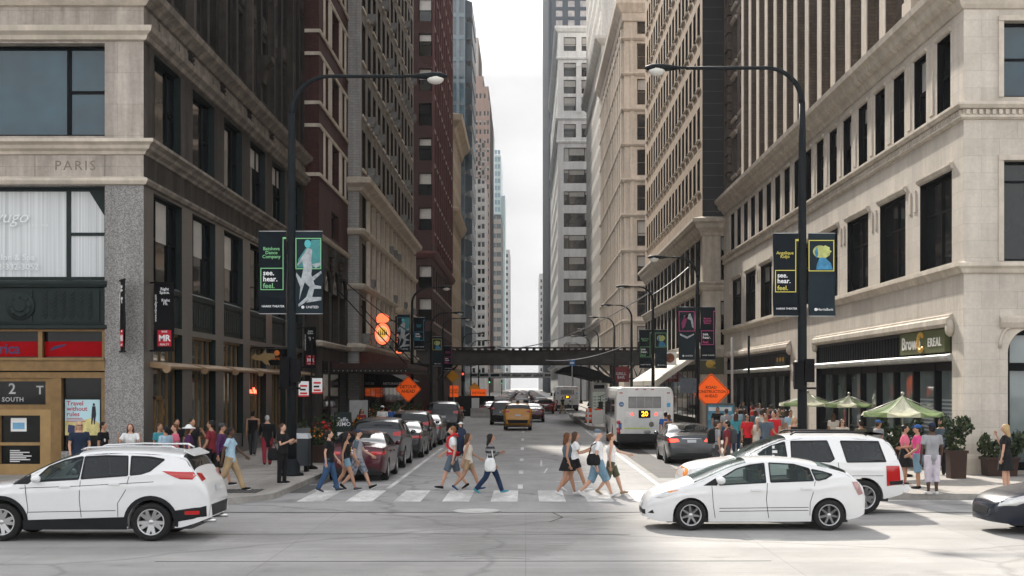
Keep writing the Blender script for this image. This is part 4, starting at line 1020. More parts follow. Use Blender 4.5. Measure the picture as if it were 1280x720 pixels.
# kerb edging strip on the pavement
k=MB()
def strip(pts,wd,z,mi=0):
    P=[Vector((x,y,0)) for x,y in pts]
    for a,b in zip(P,P[1:]):
        t=(b-a).normalized(); n=Vector((-t.y,t.x,0))*wd
        k.quad((a.x,a.y,z),(b.x,b.y,z),(b.x+n.x,b.y+n.y,z),(a.x+n.x,a.y+n.y,z),mi)
strip([(-30,32.02)]+arc(KL-2.6,34.6,2.58,-90,0)+[(KL-.02,127.9)],.2,.145)
strip([(KR+.02,127.9)]+arc(KR+1.6,35.6,1.58,180,270)+[(30,34.02)],.2,.145)
struct('kerb',k,KERB)
g=MB(); g.quad((KL-2.1,34.3,.147),(KL-.5,34.3,.147),(KL-.5,35.5,.147),(KL-2.1,35.5,.147))
for i in range(13):
    for j in range(9): g.lathe([(.035,.0),(.03,.012)],(KL-2.0+.12*i,34.42+.12*j,.147),6)
struct('pavement_surface',g,mat('dark_tactile_tile',(.075,.07,.068),.7,var=.2))
# paint
p=MB()
def mark(x0,x1,y0,y1,z=.006): p.quad((x0,y0,z),(x1,y0,z),(x1,y1,z),(x0,y1,z))
for i in range(12):
    x=-5.62+1.19*i; mark(x,x+.66,33.35,36.9)
struct('road_marking',p,WPAINT); p=MB()
def dline(xa,ya,xb,yb,w,z=.006):
    a=Vector((xa,ya,0)); b=Vector((xb,yb,0)); n=Vector((-(b-a).y,(b-a).x,0)).normalized()*w/2
    p.quad((a.x-n.x,a.y-n.y,z),(a.x+n.x,a.y+n.y,z),(b.x+n.x,b.y+n.y,z),(b.x-n.x,b.y-n.y,z)) if False else p.quad((a.x+n.x,a.y+n.y,z),(a.x-n.x,a.y-n.y,z),(b.x-n.x,b.y-n.y,z),(b.x+n.x,b.y+n.y,z))
dline(-3.8,37.6,-3.8,62,.13); dline(-6.2,39.0,-3.87,39.0,.13); dline(-6.2,46,-3.87,46,.1)
dline(3.8,37.6,3.8,86,.13); 
for y in (37.5,44,51.5,60,70,82,96,112): dline(-.15,y,-.15,y+(1.6 if y<60 else 3),.14)
dline(.9,40.4,2.6,40.4,.12); dline(.55,48,.6,52,.07); dline(.8,56,2.4,56,.1); dline(-1.0,58,-.6,58.3,.2); dline(.6,44.2,.75,46.8,.05)
struct('street_marking',p,WPAINT)
# dark patch strip in the bus lane, seams between the concrete and the asphalt, manhole
DP=asphalt('dark_patch',(.085,.082,.08),.3)
p=MB(); p.quad((4.1,42,.004),(5.15,42,.004),(5.15,62,.004),(4.1,62,.004)); p.quad((-30,30.45,.004),(30,30.45,.004),(30,30.62,.004),(-30,30.62,.004)); p.quad((KL+.02,36,.004),(KL+.5,36,.004),(KL+.5,80,.004),(KL+.02,80,.004))
for pts in ([(.5,28.4),(.8,29.4),(.6,30.5)],[(2.6,29.0),(3.2,30.5)],[(-7,26),(-3,26.15),(2,26.0)],[(-6,22),(4,22.1)],[(-9,30.5),(-8.6,32)]):
    for (xa,ya),(xb,yb) in zip(pts,pts[1:]): dline(xa,ya,xb,yb,.045,.004)
struct('road_surface',p,DP)
# fan of grooved concrete in the middle of the crossing
gf=MB(); rg=random.Random(4)
for i in range(27):
    r=1.2+i*.28; hw=rg.uniform(9,13)+60/(r+2)
    A=arc(-.45+rg.uniform(-.05,.05),21.3,r,90-hw,90+hw*rg.uniform(.8,1.1),10)
    for (xa,ya),(xb,yb) in zip(A,A[1:]):
        t=Vector((xb-xa,yb-ya,0)).normalized(); n=Vector((-t.y,t.x,0))*.07
        if max(ya,yb)<30.3: gf.quad((xa+n.x,ya+n.y,.004),(xb+n.x,yb+n.y,.004),(xb,yb,.004),(xa,ya,.004))
o=struct('road_surface',gf,mat('groove_shade',(.27,.26,.247),.9,var=.3,scale=1.5))
mh=MB(); mh.lathe([(.55,.004),(.55,.010),(.44,.011),(.43,.006),(.0001,.007)],(-1.12,30.85,.004),24); tag(mh.obj('manhole_cover',[mat('iron_cover',(.40,.39,.375),.6,var=.2)]),'round pale manhole cover at the seam before the crosswalk','manhole cover')
# ------------------------------------------------------------------ lamps, banners, signs, railway
LAMPM=mat('lamp_post_paint',(.014,.017,.019),.55,var=.15,spec=.06)
LENS=mat('lamp_lens',(.62,.60,.55),.15,var=.05)
STEEL=mat('brushed_steel',(.42,.42,.41),.35,.7,var=.1)
def lamp_head(parent, x, z, sg, s=1.0):
    h=MB(); P=[(-.62,.05),(-.3,.075),(.0,.15),(.3,.2),(.55,.18),(.72,.08),(.76,.01)]
    rings=[]
    for a,r in P:
        rings.append([Vector((x+sg*s*a, r*1.05*s*math.cos(2*math.pi*j/12), z+s*(.02+r*.62*math.sin(2*math.pi*j/12)))) for j in range(12)][::int(sg)])
    h.rings(rings,True); o=h.obj('lamp_head',[LAMPM],parent)
    l=MB(); l.ball((x+sg*s*.38,0,z-.07*s),.26*s,.2*s,.16*s,14,8); l.obj('lens',[LENS],o)
def street_lamp(label, X, Y, top, reach, sg, curve, r0=.14, group='street lamps along the kerbs', zb=.14):
    t=thing('street_lamp',label,'street lamp',(X,Y,zb),group)
    H_=top-zb
    b=MB(); b.lathe([(.36,0),(.36,.06),(.26,.1),(.25,.34),(.19,.42),(.19,.5)],n=16); b.obj('base',[LAMPM],t)
    p=MB(); p.lathe([(r0,.4),(r0*.92,H_*.35),(r0*.75,H_*.8),(r0*.62,H_-curve)],n=14); p.obj('pole',[LAMPM],t)
    a=MB(); pts=[]; 
    for i in range(11):
        q=R(9*i); pts.append((sg*curve*(1-math.cos(q)),0,H_-curve+curve*math.sin(q)*.98))
    pts.append((sg*(reach-.5),0,H_-.03)); rr=[r0*.62-(r0*.3)*i/len(pts) for i in range(len(pts))]
    a.tube(pts,rr,10); a.obj('arm',[LAMPM],t)
    lamp_head(t,sg*reach,H_-.04,sg,1.0 if top>11 else .9)
    return t
street_lamp('tall grey street lamp at the left corner, long arm over the road',-7.05,41.0,12.2,3.95,1,1.15,.15)
street_lamp('tall black street lamp at the right corner, long arm over the road',8.34,41.0,12.45,4.0,-1,1.1,.15)
lampsR=[(66,9.1),(89,9.35),(107,9.2),(128,9.3),(156,9.3),(178,9.3),(205,9.3),(240,9.3)]
labR=['black lamp with paired pink banners and the road construction sign','black lamp with green trimmed banners behind the bus','black lamp standing beside the bus shelter, third from the corner','black lamp just before the elevated railway']+['distant black lamp beyond the elevated railway on the sunny side']*4
for (Y,z),l in zip(lampsR,labR): street_lamp(l,8.34,Y,z,1.75,-1,1.0,.12,'street lamps along the kerbs' if 'distant' not in l else 'distant lamps on the sunny side')
lampsL=[(89,9.3),(107,8.6),(122,8.9),(160,9),(185,9),(215,9)]
labL=['black lamp with the dancer banner beside the neon pizza signs','black lamp over the row of dark parked cars, second on the shaded side','black lamp nearest the railway girder on the shaded side']+['distant black lamp beyond the elevated railway on the shaded side']*3
for (Y,z),l in zip(lampsL,labL): street_lamp(l,-7.43,Y,z,1.9,1,1.1,.12,'street lamps along the kerbs' if 'distant' not in l else 'distant lamps on the shaded side')

# ---------- banners
BNAVY=mat('banner_navy',(.006,.010,.014),.8,var=.25,scale=1.5); BNAVY2=mat('banner_slate',(.012,.022,.028),.7,var=.3,scale=1.2)
BWHITE=mat('banner_white',(.75,.76,.76),.5,var=0)
def hue(n,c): return mat('banner_'+n,c,.5,var=0)
GRN_,YEL_,PNK_,CYA_=hue('mint',(.22,.52,.25)),hue('yellow',(.62,.55,.12)),hue('pink',(.55,.08,.24)),hue('cyan',(.05,.30,.42))
def outline(mb,x0,x1,z0,z1,y,w=.03,sides='lrtb'):
    if 'l' in sides: mb.box(x0,x0+w,y-.006,y,z0,z1)
    if 'r' in sides: mb.box(x1-w,x1,y-.006,y,z0,z1)
    if 't' in sides: mb.box(x0+w,x1-w,y-.006,y,z1-w,z1)
    if 'b' in sides: mb.box(x0+w,x1-w,y-.006,y,z0,z0+w)
def cloth(x0,x1,z0,z1,y=0,seed=0):
    m=MB(); rng=random.Random(seed); n=8; k=14; ph=rng.uniform(0,6)
    f=lambda i,j: (x0+(x1-x0)*i/n+.012*math.sin(j*.7+ph), y+.02*math.sin(3.2*i/n+j*.25+ph)*(math.sin(math.pi*j/k)), z0+(z1-z0)*j/k)
    A=[[f(i,j) for i in range(n+1)] for j in range(k+1)]
    for j in range(k):
        for i in range(n):
            a,b,c,d=A[j][i],A[j][i+1],A[j+1][i+1],A[j+1][i]; m.quad(a,b,c,d)
            m.quad(*[(q[0],q[1]+.012,q[2]) for q in (d,c,b,a)])
    return m
def bracket(t,x0,x1,z):
    m=MB(); m.tube([(x0,.01,z),(x1,.01,z)],.016,6); m.obj('bracket',[STEEL],t)
def text_banner(label,X,Y,zt,zb,x0,x1,lines,col,big=True,group='banners on the lamp posts',mir=1):
    t=thing('banner',label,'banner',(X,Y-.12,zb),group); h=zt-zb; w=x1-x0
    cloth(x0,x1,0,h,0,int(Y)).obj('cloth',[BNAVY],t); bracket(t,x0*1.0,x1,h+.01); bracket(t,x0,x1,-.01)
    l=MB(); outline(l,x0+.07*w,x1-.10*w,h*.285,h*.555,-.035,.022 if big else .03); e=x1-.10*w; l.box(e-.022,e,-.041,-.035,h*.555,h*.93); l.box(e,x1,-.041,-.035,h*.908,h*.93) if w>0 else None
    l.obj('border',[col],t)
    T=lambda tx,s,cx,cz,m,al='CENTER',b=0.01: lettering(tx,s,frame_mat((cx,-.036,cz),(1,0,0),(0,-1,0)),m,t,'lettering',.002,b,al,line=.85)
    T(lines,w*.17,(x0+x1)/2-.03,h*.74,col); T('see.\nhear.',w*.26,x0+.16*w,h*.455,BWHITE,'LEFT',.02); T('feel.',w*.26,x0+.16*w,h*.335,col,'LEFT',.01)
    T('HARRIS THEATER',w*.105,(x0+x1)/2+.02,h*.085,BWHITE); return t
def smear(t,name,pts,y,m,th=.004):
    q=MB(); q.poly([(x,y,z) for x,z in pts],(0,-th,0)); return q.obj(name,[m],t)
PB1=mat('picture_grey',(.34,.37,.38),.5,var=.35,scale=6); PB2=mat('picture_teal',(.06,.22,.22),.5,var=.3,scale=3); PB3=mat('picture_lime',(.42,.45,.16),.5,var=.35,scale=6); PB4=mat('picture_blue',(.05,.20,.34),.5,var=.4,scale=5)
def pic_banner(label,X,Y,zt,zb,x0,x1,kind,col,group='banners on the lamp posts'):
    t=thing('banner',label,'banner',(X,Y-.12,zb),group); h=zt-zb; w=x1-x0
    cloth(x0,x1,0,h,0,int(Y)+3).obj('cloth',[BNAVY2],t); bracket(t,x0,x1,h+.01); bracket(t,x0,x1,-.01)
    q=lambda a,b:(x0+a*w,b*h)
    l=MB(); outline(l,x0,x0+.95*w,h*.54,h*.92,-.03,.025); l.obj('border',[col],t)
    if kind=='dancer':
        smear(t,'picture',[q(.05,.56),q(.93,.56),q(.93,.9),q(.6,.9),q(.1,.66)],-.030,PB2)
        smear(t,'picture',[q(*p) for p in ((.45,.80),(.62,.78),(.6,.70),(.58,.64),(.62,.56),(.58,.48),(.72,.34),(.62,.2),(.3,.12),(.12,.08),(.1,.11),(.4,.2),(.52,.32),(.34,.38),(.22,.26),(.14,.16),(.2,.40),(.25,.48),(.3,.56),(.25,.64),(.08,.58),(.06,.6),(.3,.72))],-.036,PB1)
        smear(t,'picture',[q(.45+.12*math.cos(a*.5),.85+.05*math.sin(a*.5)) for a in range(13)],-.036,hue('aqua',(.10,.42,.45)))
        for pts in (((.5,.42),(.95,.52),(.97,.49),(.6,.38)),((.55,.36),(.95,.33),(.95,.30),(.6,.3)),((.2,.3),(.02,.46),(.03,.5),(.26,.4)),((.55,.2),(.96,.2),(.96,.16),(.4,.13)),((.6,.6),(.9,.62),(.93,.68),(.95,.6),(.75,.55))): smear(t,'picture',[q(*p) for p in pts],-.034,PB1)
    elif kind=='singer':
        smear(t,'picture',[q(.28+.0,.56),q(.9,.56),q(.82,.64),q(.66,.69),q(.62,.75),q(.4,.70),q(.30,.62)],-.032,PB4)
        smear(t,'picture',[q(.42+.26*math.cos(R(a)),.78+.075*math.sin(R(a))) for a in range(60,300,15)]+[q(.62,.70),q(.78,.735),q(.80,.765),q(.86,.78),q(.78,.80),q(.78,.83),q(.62,.855)],-.036,PB3)
        smear(t,'picture',[q(.22,.78),q(.32,.84),q(.36,.74),q(.28,.70)],-.041,PB4)
    else:
        for pts,m in ((((.15,.7),(.45,.88),(.6,.86),(.35,.62),(.2,.58)),hue('plum',(.22,.04,.11))),(((.3,.84),(.7,.88),(.86,.74),(.9,.6),(.8,.62),(.72,.75),(.4,.8)),PB1),(((.05,.5),(.5,.44),(.92,.5),(.9,.47),(.5,.4),(.1,.46)),PB1)): smear(t,'picture',[q(*p) for p in pts],-.036,m)
    lettering('HarrisBank' if kind=='singer' else 'UNITED',w*.13,frame_mat((x0+w*.62,-.036,h*.075),(1,0,0),(0,-1,0)),BWHITE,t,'lettering',.002,.005)
    e=MB(); e.lathe([(.001,0),(.05*w/.85,0),(.05*w/.85,.006),(.001,.006)],(x0+w*.27,-.036,h*.075),10,'y'); e.obj('emblem',[BWHITE],t)
    return t
text_banner('black banner with mint lettering on the left corner lamp',-7.05,41,7.48,5.02,-.97,-.14,'Batsheva\nDance\nCompany',GRN_)
pic_banner('slate banner picturing a dancer on the left corner lamp',-7.05,41,7.48,5.02,.14,.95,'dancer',GRN_)
text_banner('black banner with yellow lettering on the right corner lamp',8.34,41,7.42,4.95,-.90,-.14,'Angelique\nKidjo',YEL_)
pic_banner('slate banner picturing a singer on the right corner lamp',8.34,41,7.42,4.95,.16,.97,'singer',YEL_)
pic_banner('dark banner with a pink edged picture above the construction sign',8.34,66,6.65,4.1,-.92,-.12,'group',PNK_)
text_banner('dark banner with pink lettering above the construction sign',8.34,66,6.65,4.1,.12,.85,'Martha\nGraham\nDance',PNK_)
text_banner('dark banner with mint lettering on the second lamp of the sunny side',8.34,89,6.5,4.0,-.92,-.12,'Batsheva\nDance',GRN_)
pic_banner('dark banner picturing a singer on the second lamp of the sunny side',8.34,89,6.5,4.0,.12,.9,'singer',GRN_)
pic_banner('dark banner picturing a dancer next to the neon pizza sign',-7.43,89,7.5,5.05,-.95,-.12,'dancer',CYA_)
text_banner('dark banner with blue lettering next to the neon pizza sign',-7.43,89,7.3,5.2,.12,.85,'Eifman\nBallet',CYA_)
pic_banner('dark banner picturing a singer further along the shaded side',-7.43,107,6.7,4.4,.12,.85,'singer',YEL_)
text_banner('dark banner with pink lettering further along the shaded side',-7.43,122,6.4,4.2,.12,.85,'Martha\nGraham',PNK_)

# ---------- blade banners on the corner building and beyond
REDB=mat('realty_red',(.42,.015,.03),.5,var=0)
def realty(label,M,w,h):
    t=thing('banner',label,'banner',M.to_translation(),'black realty banners on the left buildings',M.to_euler().z)
    cloth(0,w,0,h,0,5).obj('cloth',[BLK],t)
    br=MB(); br.box(-.12,w,-.02,.03,h,h+.05); br.box(-.12,w,-.02,.03,-.05,0); br.obj('bracket',[BLK],t)
    r=MB(); r.box(w*.2,w*.88,-.034,-.026,h*.055,h*.30); o=r.obj('emblem',[REDB],t)
    T=lambda tx,s,cx,cz,al='CENTER',rot=0,b=.01: lettering(tx,s,frame_mat((cx,-.036,cz),(1,0,0),(0,-1,0))@Matrix.Rotation(rot,4,'Z'),BWHITE,t,'lettering',.002,b,al,line=.85)
    T('MR',w*.42,w*.54,h*.175,b=.03); T('BASE',w*.13,w*.54,h*.275); T('REALTY',w*.13,w*.54,h*.082); T('Right\nSpace.',w*.2,w*.55,h*.89); T('Right\nFit.',w*.2,w*.6,h*.72); T('www.mbrealty.com',w*.17,w*.1,h*.63,rot=math.pi/2)
    return t
realty('black realty banner facing the street at the corner of the granite building',Matrix.Translation((-11.48,42.0,3.95)),.62,2.05)
realty('black realty banner seen edge on in front of the granite pier',Matrix.Translation((-12.25,41.12,3.9))@Matrix.Rotation(R(-62),4,'Z'),.62,2.1)
realty('small black realty banner on the building past the corner lamp',Matrix.Translation((-10.75,66,3.75)),.58,1.9)

# ---------- hanging shop signs on the left
def hung(name,label,X,Y,z,w,h,m,txt=None,tm=None,size=.2,cat='sign'):
    t=thing(name,label,cat,(X,Y,z)); b=MB(); b.box(-w/2,w/2,-.05,.05,0,h); b.obj('panel',[m],t)
    k=MB(); k.box(-w/2-.3,w/2,-.02,.02,h+.02,h+.06); k.box(-w/2+.05,-w/2+.08,-.02,.02,h,h+.02); k.obj('bracket',[BLK],t)
    if txt: lettering(txt,size,frame_mat((0,-.052,h*.42),(1,0,0),(0,-1,0)),tm,t,'lettering',.003,.008,line=.9)
    return t
ORL=mat('orange_lettering',(.75,.22,.05),.5,var=0); 
o=hung('shop_sign','black shop sign with orange lettering beside the corner lamp',-11.15,61.0,3.75,.95,.75,BLK,"Marta's",ORL,.2)
e=MB(); e.lathe([(.06,0),(.13,.0),(.13,.01),(.06,.01)],(0,-.052,.56),12,'y'); e.obj('emblem',[ORL],o)
t=thing('shop_sign','small gilded figure sign hanging under the bronze canopy','sign',(-11.1,57.5,3.7)); m=MB()
m.poly([(x,-.03,z) for x,z in ((-.5,.35),(-.35,.5),(-.2,.42),(.0,.52),(.1,.7),(.14,.52),(.5,.5),(.5,.3),(.2,.2),(.3,.0),(.1,.05),(-.05,.2),(-.4,.25))],(0,.06,0)); m.obj('panel',[mat('gilt',(.26,.17,.07),.6,.1,var=.1)],t)
m=MB(); m.box(-.5,.5,-.01,.01,.74,.78); m.box(.1,.13,-.01,.01,.6,.74); m.obj('bracket',[BLK],t)

# ---------- pizza signs
def glow(n,c,e): return mat(n,c,.5,var=0,emit=e)
NEO=glow('orange_neon',(.95,.15,.06),.5); NEY=glow('yellow_neon',(.7,.4,.05),.25); NEW=glow('cream_neon',(.75,.38,.24),.3)
t=thing('neon_sign','round orange neon sign topped by a chef hat','neon sign',(-9.25,88,5.42)); b=MB()
ov=lambda rx,rz,cz,n=22:[(rx*math.cos(2*math.pi*i/n),cz+rz*math.sin(2*math.pi*i/n)) for i in range(n)]
b.poly([(x,-.1,z) for x,z in ov(.56,.78,.78)],(0,.2,0)); b.obj('panel',[mat('sign_maroon',(.2,.05,.03),.5)],t)
for rx,rz,cz,m,d in ((.5,.7,.78,NEO,.105),(.38,.52,.78,NEW,.11),(.3,.34,.86,NEY,.115)):
    q=MB(); q.poly([(x,-d,z) for x,z in ov(rx,rz,cz)],(0,.004,0)); q.obj('neon_face',[m],t)
q=MB(); q.poly([(x,-.12,z) for x,z in ((-.36,1.5),(-.4,1.85),(-.2,2.08),(.1,2.1),(.42,1.9),(.4,1.62),(.2,1.5))],(0,.2,0)); q.obj('chef_hat',[NEO],t)
q=MB()
for k in range(5): q.poly([(x,-.119,z) for x,z in ((-.3+.13*k,.7),(-.2+.13*k,.7),(-.25+.13*k,1.05+.06*(k%2)))],(0,.004,0))
q.obj('emblem',[mat('sign_brown',(.16,.08,.02),.5)],t)
k=MB(); k.box(-1.0,.0,-.03,.03,.75,.8); k.obj('bracket',[BLK],t)
t=thing('neon_sign','upright red neon sign spelling PIZANOS','neon sign',(-8.85,95,5.05)); b=MB(); b.box(-.26,.26,-.1,.1,0,2.65); b.obj('panel',[mat('sign_black_red',(.05,.012,.01),.5)],t)
lettering('P\nI\nZ\nA\nN\nO\nS',.36,frame_mat((0,-.104,1.42),(1,0,0),(0,-1,0)),NEO,t,'lettering',.004,.02,line=.78)
q=MB(); q.poly([(x,-.11,z) for x,z in ((-.2,.05),(.2,.05),(.2,.18),(0,.3),(-.2,.18))],(0,.006,0)); q.obj('neon_face',[NEO],t)
q=MB(); q.lathe([(.001,-.08),(.3,-.08),(.3,.08),(.001,.08)],(0,0,2.98),18,'y'); q.obj('disc',[mat('sign_cream',(.45,.36,.26),.5)],t)
k=MB(); k.box(-1.4,-.26,-.03,.03,2.3,2.35); k.box(-1.4,-.26,-.03,.03,.4,.45); k.obj('bracket',[BLK],t)
# ---------- theatre-like canopy
t=thing('entrance_canopy','dark bulb-edged entrance canopy hung on rods from the arched facade','canopy',(-8.4,76,3.6)); b=MB()
b.box(-2.45,1.75,0,16,0,.22); b.box(-2.45,1.8,-.05,16.05,.22,.5,1); b.obj('roof',[mat('canopy_black',(.02,.018,.018),.6,var=.2),mat('canopy_maroon',(.045,.02,.018),.6,var=.2)],t)
b=MB()
for k in range(17): b.ball((-2.3+.25*k,-.03,.08),.035,n=6,m=4)
b.obj('bulb_row',[mat('dim_bulb',(.5,.42,.3),.3,var=0)],t)
for y in (1.0,8,15): b=MB(); b.tube([(1.6,y,.5),(-2.25,y,4.7)],.035,6); b.obj('tie_rod',[BLK],t)
t=thing('shop_awning','reddish ornamental frieze over the doors beneath the arched facade','awning',(-10.2,83.4,4.2)); b=MB(); b.box(-.05,.55,0,30,0,.75); 
for k in range(30): b.box(.55,.6,.1+k,.8+k,.12,.62)
b.obj('panel',[mat('frieze_red',(.10,.035,.025),.7,var=.35,scale=5)],t)
for Y0_,n_ in ((91,3),):
    t=thing('shop_awning','dark sloping shop awning with white lettering beyond the canopy','awning',(-10.1,93.5,2.7)); b=MB()
    b.poly([(0,0,1.3),(1.9,0,.45),(1.9,0,0),(0,0,0)],(0,12,0)); b.obj('cloth',[mat('awning_black',(.015,.017,.018),.7,var=.2)],t)
    lettering('RISTORANTE',.22,frame_mat((.95,-.004,.28),(1,0,0),(0,-1,0)),BWHITE,t,'lettering',.002,0)
# ---------- diamond road signs and others
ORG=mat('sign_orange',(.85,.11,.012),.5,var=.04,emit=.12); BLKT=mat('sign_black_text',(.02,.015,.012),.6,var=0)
def diamond(label,X,Y,z,s,lines,tsz,m=ORG,post=None,group=None,cat='road sign'):
    t=thing('road_sign',label,cat,(X,Y,z),group); q=MB()
    def dm(r,y,c=.05):
        P=[]
        for a in range(4):
            t0=R(90*a); d=Vector((math.cos(t0),0,math.sin(t0))); n=Vector((-math.sin(t0),0,math.cos(t0)))
            P+= [d*(r-c)-n*c+Vector((0,y,0)), d*(r-c)+n*c+Vector((0,y,0))]
        return P
    q.poly(dm(s,0),(0,.012,0)); q.obj('panel',[m],t)
    q=MB(); A=dm(s*.95,-.004); B=dm(s*.91,-.004); n=8
    q.add(A+B,[(i,(i+1)%n,n+(i+1)%n,n+i) for i in range(n)]); q.obj('border',[BLKT],t)
    if lines: lettering(lines,tsz,frame_mat((0,-.006,0),(1,0,0),(0,-1,0)),BLKT,t,'lettering',.002,.012,line=1.0,sx=.92)
    q=MB(); q.box(-.03,.03,.013,.06,post if post is not None else -z,s*.4); q.obj('post',[STEEL if post is None else BLK],t)
    return t
diamond('orange diamond sign reading road construction ahead near the bus',8.95,65.6,2.55,.92,'ROAD\nCONSTRUCTION\nAHEAD',.205,post=-2.4)
diamond('orange diamond sign reading detour ahead by the parked cars',-7.65,88.6,2.62,.86,'DETOUR\nAHEAD',.30,post=-2.45)
YD=mat('sign_yellow',(.55,.26,.02),.5,var=.1)
diamond('small amber diamond sign nearer of two before the railway',-6.7,125,3.7,.62,'',.2,YD,post=-3.55)
diamond('small amber diamond sign farther of two before the railway',-5.0,133,2.6,.6,'',.2,YD,post=-2.6)
def rect_sign(label,X,Y,z,w,h,m,txt,tm,ts,post=True,cat='road sign',leg=None):
    t=thing('road_sign',label,cat,(X,Y,z)); q=MB(); q.box(-w/2,w/2,0,.02,0,h); q.obj('panel',[m],t)
    if txt: lettering(txt,ts,frame_mat((0,-.003,h/2),(1,0,0),(0,-1,0)),tm,t,'lettering',.002,.01,line=.9)
    if post: q=MB(); q.box(-.025,.025,.021,.06,-z+.1,h); q.obj('post',[STEEL],t)
    return t
rect_sign('small orange rectangular sign left of the concrete barrier',-6.6,125.5,1.8,.8,1.05,ORG,'ROAD\nWORK',BLKT,.26)
rect_sign('wide orange sign above the concrete barrier',-4.55,132,1.75,1.5,.75,ORG,'DETOUR',BLKT,.32)
REDT=mat('sign_red_text',(.5,.03,.03),.5,var=0); WSG=mat('sign_white',(.70,.70,.69),.5,var=.05)
t=thing('parking_sign','two small white parking signs on a slim post by the newspaper box','street sign',(-6.95,44.2,.14)); q=MB(); q.lathe([(.2,0),(.2,.05),(.06,.12),(.03,.14),(.028,4.3)],n=10); q.obj('post',[BLK],t)
for x,z in ((-.42,2.35),(.02,2.45)):
    q=MB(); q.box(x,x+.33,-.05,-.035,z,z+.5); p=q.obj('panel',[WSG],t)
    for k in range(3): q=MB(); q.box(x+.05,x+.28-.05*(k==1),-.056,-.051,z+.08+.12*k,z+.14+.12*k); q.obj('lettering',[REDT if k!=1 else BLKT],p)
    q=MB(); q.box(x+.0,x+.33,-.056,-.051,z-.0,z+.05); q.obj('border',[REDT],p)
# ---------- elevated railway
RUST=mat('railway_steel',(.055,.05,.042),.7,.2,var=.35,scale=1.2,streak=.3); TIE=mat('railway_tie',(.035,.028,.024),.85,var=.3)
t=thing('railway_bridge','riveted steel elevated railway crossing over the street','bridge',(0,141.5,0)); 
for y in (-4.4,4.4):
    q=MB(); q.box(-70,70,y-.03,y+.03,5.1,6.2); q.box(-70,70,y-.2,y+.2,5.02,5.1); q.box(-70,70,y-.2,y+.2,6.2,6.28)
    for k in range(70): q.box(-70+2*k,-69.92+2*k,y-.14,y+.14,5.1,6.2)
    q.obj('girder',[RUST],t)
q=MB(); q.box(-70,70,-4.6,4.6,6.29,6.42)
for k in range(200): q.box(-70+.7*k,-69.7+.7*k,-5.0,5.0,6.42,6.56)
q.box(-70,70,-4.95,-4.8,6.56,6.72); q.obj('track_deck',[TIE],t)
for x in (-9.2,9.2,14.5,-14.5):
    for y in (-4.2,4.2):
        q=MB(); q.box(x-.2,x+.2,y-.2,y-.15,.14,5.02); q.box(x-.2,x+.2,y+.15,y+.2,.14,5.02); q.box(x-.03,x+.03,y-.15,y+.15,.14,5.02); q.box(x-.35,x+.35,y-.35,y+.35,.14,.3); q.obj('column',[RUST],t)
q=MB()
for x,sg in ((9.2,1),(9.2,-1),(-9.2,-1),(-9.2,1),(14.5,-1),(-14.5,1)):
    q.tube([(x,-4.2,3.2),(x+sg*1.9,-4.2,5.0)],.11,6); q.tube([(x,4.2,3.2),(x+sg*1.9,4.2,5.0)],.11,6)
for x in (9.2,14.5): 
    q.tube([(x,-4.2,1.8),(x,4.2,5.0)],.1,6); q.tube([(x,4.2,1.8),(x,-4.2,5.0)],.1,6)
for a in range(5): q.tube([(9.2+a*1.06,-4.25,3.6),(9.73+a*1.06,-4.25,4.9),(10.26+a*1.06,-4.25,3.6)],.07,6)
q.box(9.2,14.5,-4.4,-4.2,3.45,3.62); q.obj('brace',[RUST],t)
# far footbridges
for Y,z,x0,x1,l in ((330,4.7,-14,7,'pale enclosed footbridge far down the street'),):
    t=thing('footbridge',l,'bridge',(0,Y,z)); q=MB(); q.box(x0,x1,0,4,0,1.3); q.obj('wall',[mat('footbridge_grey',(.34,.35,.34),.7,var=.1)],t)
    q=MB()
    for k in range(8): a=x0+(x1-x0)*(k+.1)/8; q.box(a,a+(x1-x0)*.1,-.02,.02,.4,1.0)
    q.obj('window',[GL],t)
# wires slung across
def wire(label,pts,r=.02,m=BLK):
    q=MB(); q.tube(pts,r,5); return tag(q.obj('overhead_cable',[m]),label,'cable')
def sag(a,b,s,n=14): a,b=Vector(a),Vector(b); return [a.lerp(b,i/n)-Vector((0,0,s*4*(i/n)*(1-i/n))) for i in range(n+1)]
wire('pale festoon cable sagging from the second lamp across to the railway',sag((8.2,89,9.0),(-3,136,6.6),1.1),.045,mat('pale_cable',(.5,.5,.5),.4,var=0))
wire('thin cable from the second lamp to the tan tower cornice',sag((8.3,89,8.8),(11.2,93.5,11),.1),.03,mat('pale_cable',(.5,.5,.5)))
wire('pale cable running over the bus shelter to the far lamps',sag((8.3,107,6.2),(2.0,136,5.4),.5),.03,mat('pale_cable',(.5,.5,.5)))
wire('dark cable from the arched facade to the shaded lamp',sag((-10.7,76,9.2),(-7.4,89,6.2),.15),.03)
# ------------------------------------------------------------------ street furniture
def ad(name,label,cat,loc,group=None,rz=0): return thing(name,label,cat,loc,group,rz)
# traffic signals clamped on the corner lamps, seen from behind
for X,Y,l in ((-7.05,40.75,'black traffic signal clamped to the left corner lamp, seen from behind'),(8.34,40.75,'black traffic signal clamped to the right corner lamp, seen from behind')):
    t=ad('traffic_light',l,'traffic light',(X,Y,2.7)); m=MB(); m.box(-.3,-.02,-.1,.12,.1,1.0 if X<0 else .85); m.box(.02,.3,-.1,.12,.25,.95)
    m.box(-.33,.33,-.16,-.1,.04,.1); m.obj('housing',[BLK],t)
    m=MB()
    for x in (-.16,.16):
        for k in range(3): m.lathe([(.1,.12),(.11,.2),(.12,.28)],(x,0,.3+.25*k),10,'y',cap=False)
    m.obj('visor',[BLK],t); m=MB(); m.box(-.04,.04,-.08,.3,.0,.12); m.obj('bracket',[LAMPM],t)
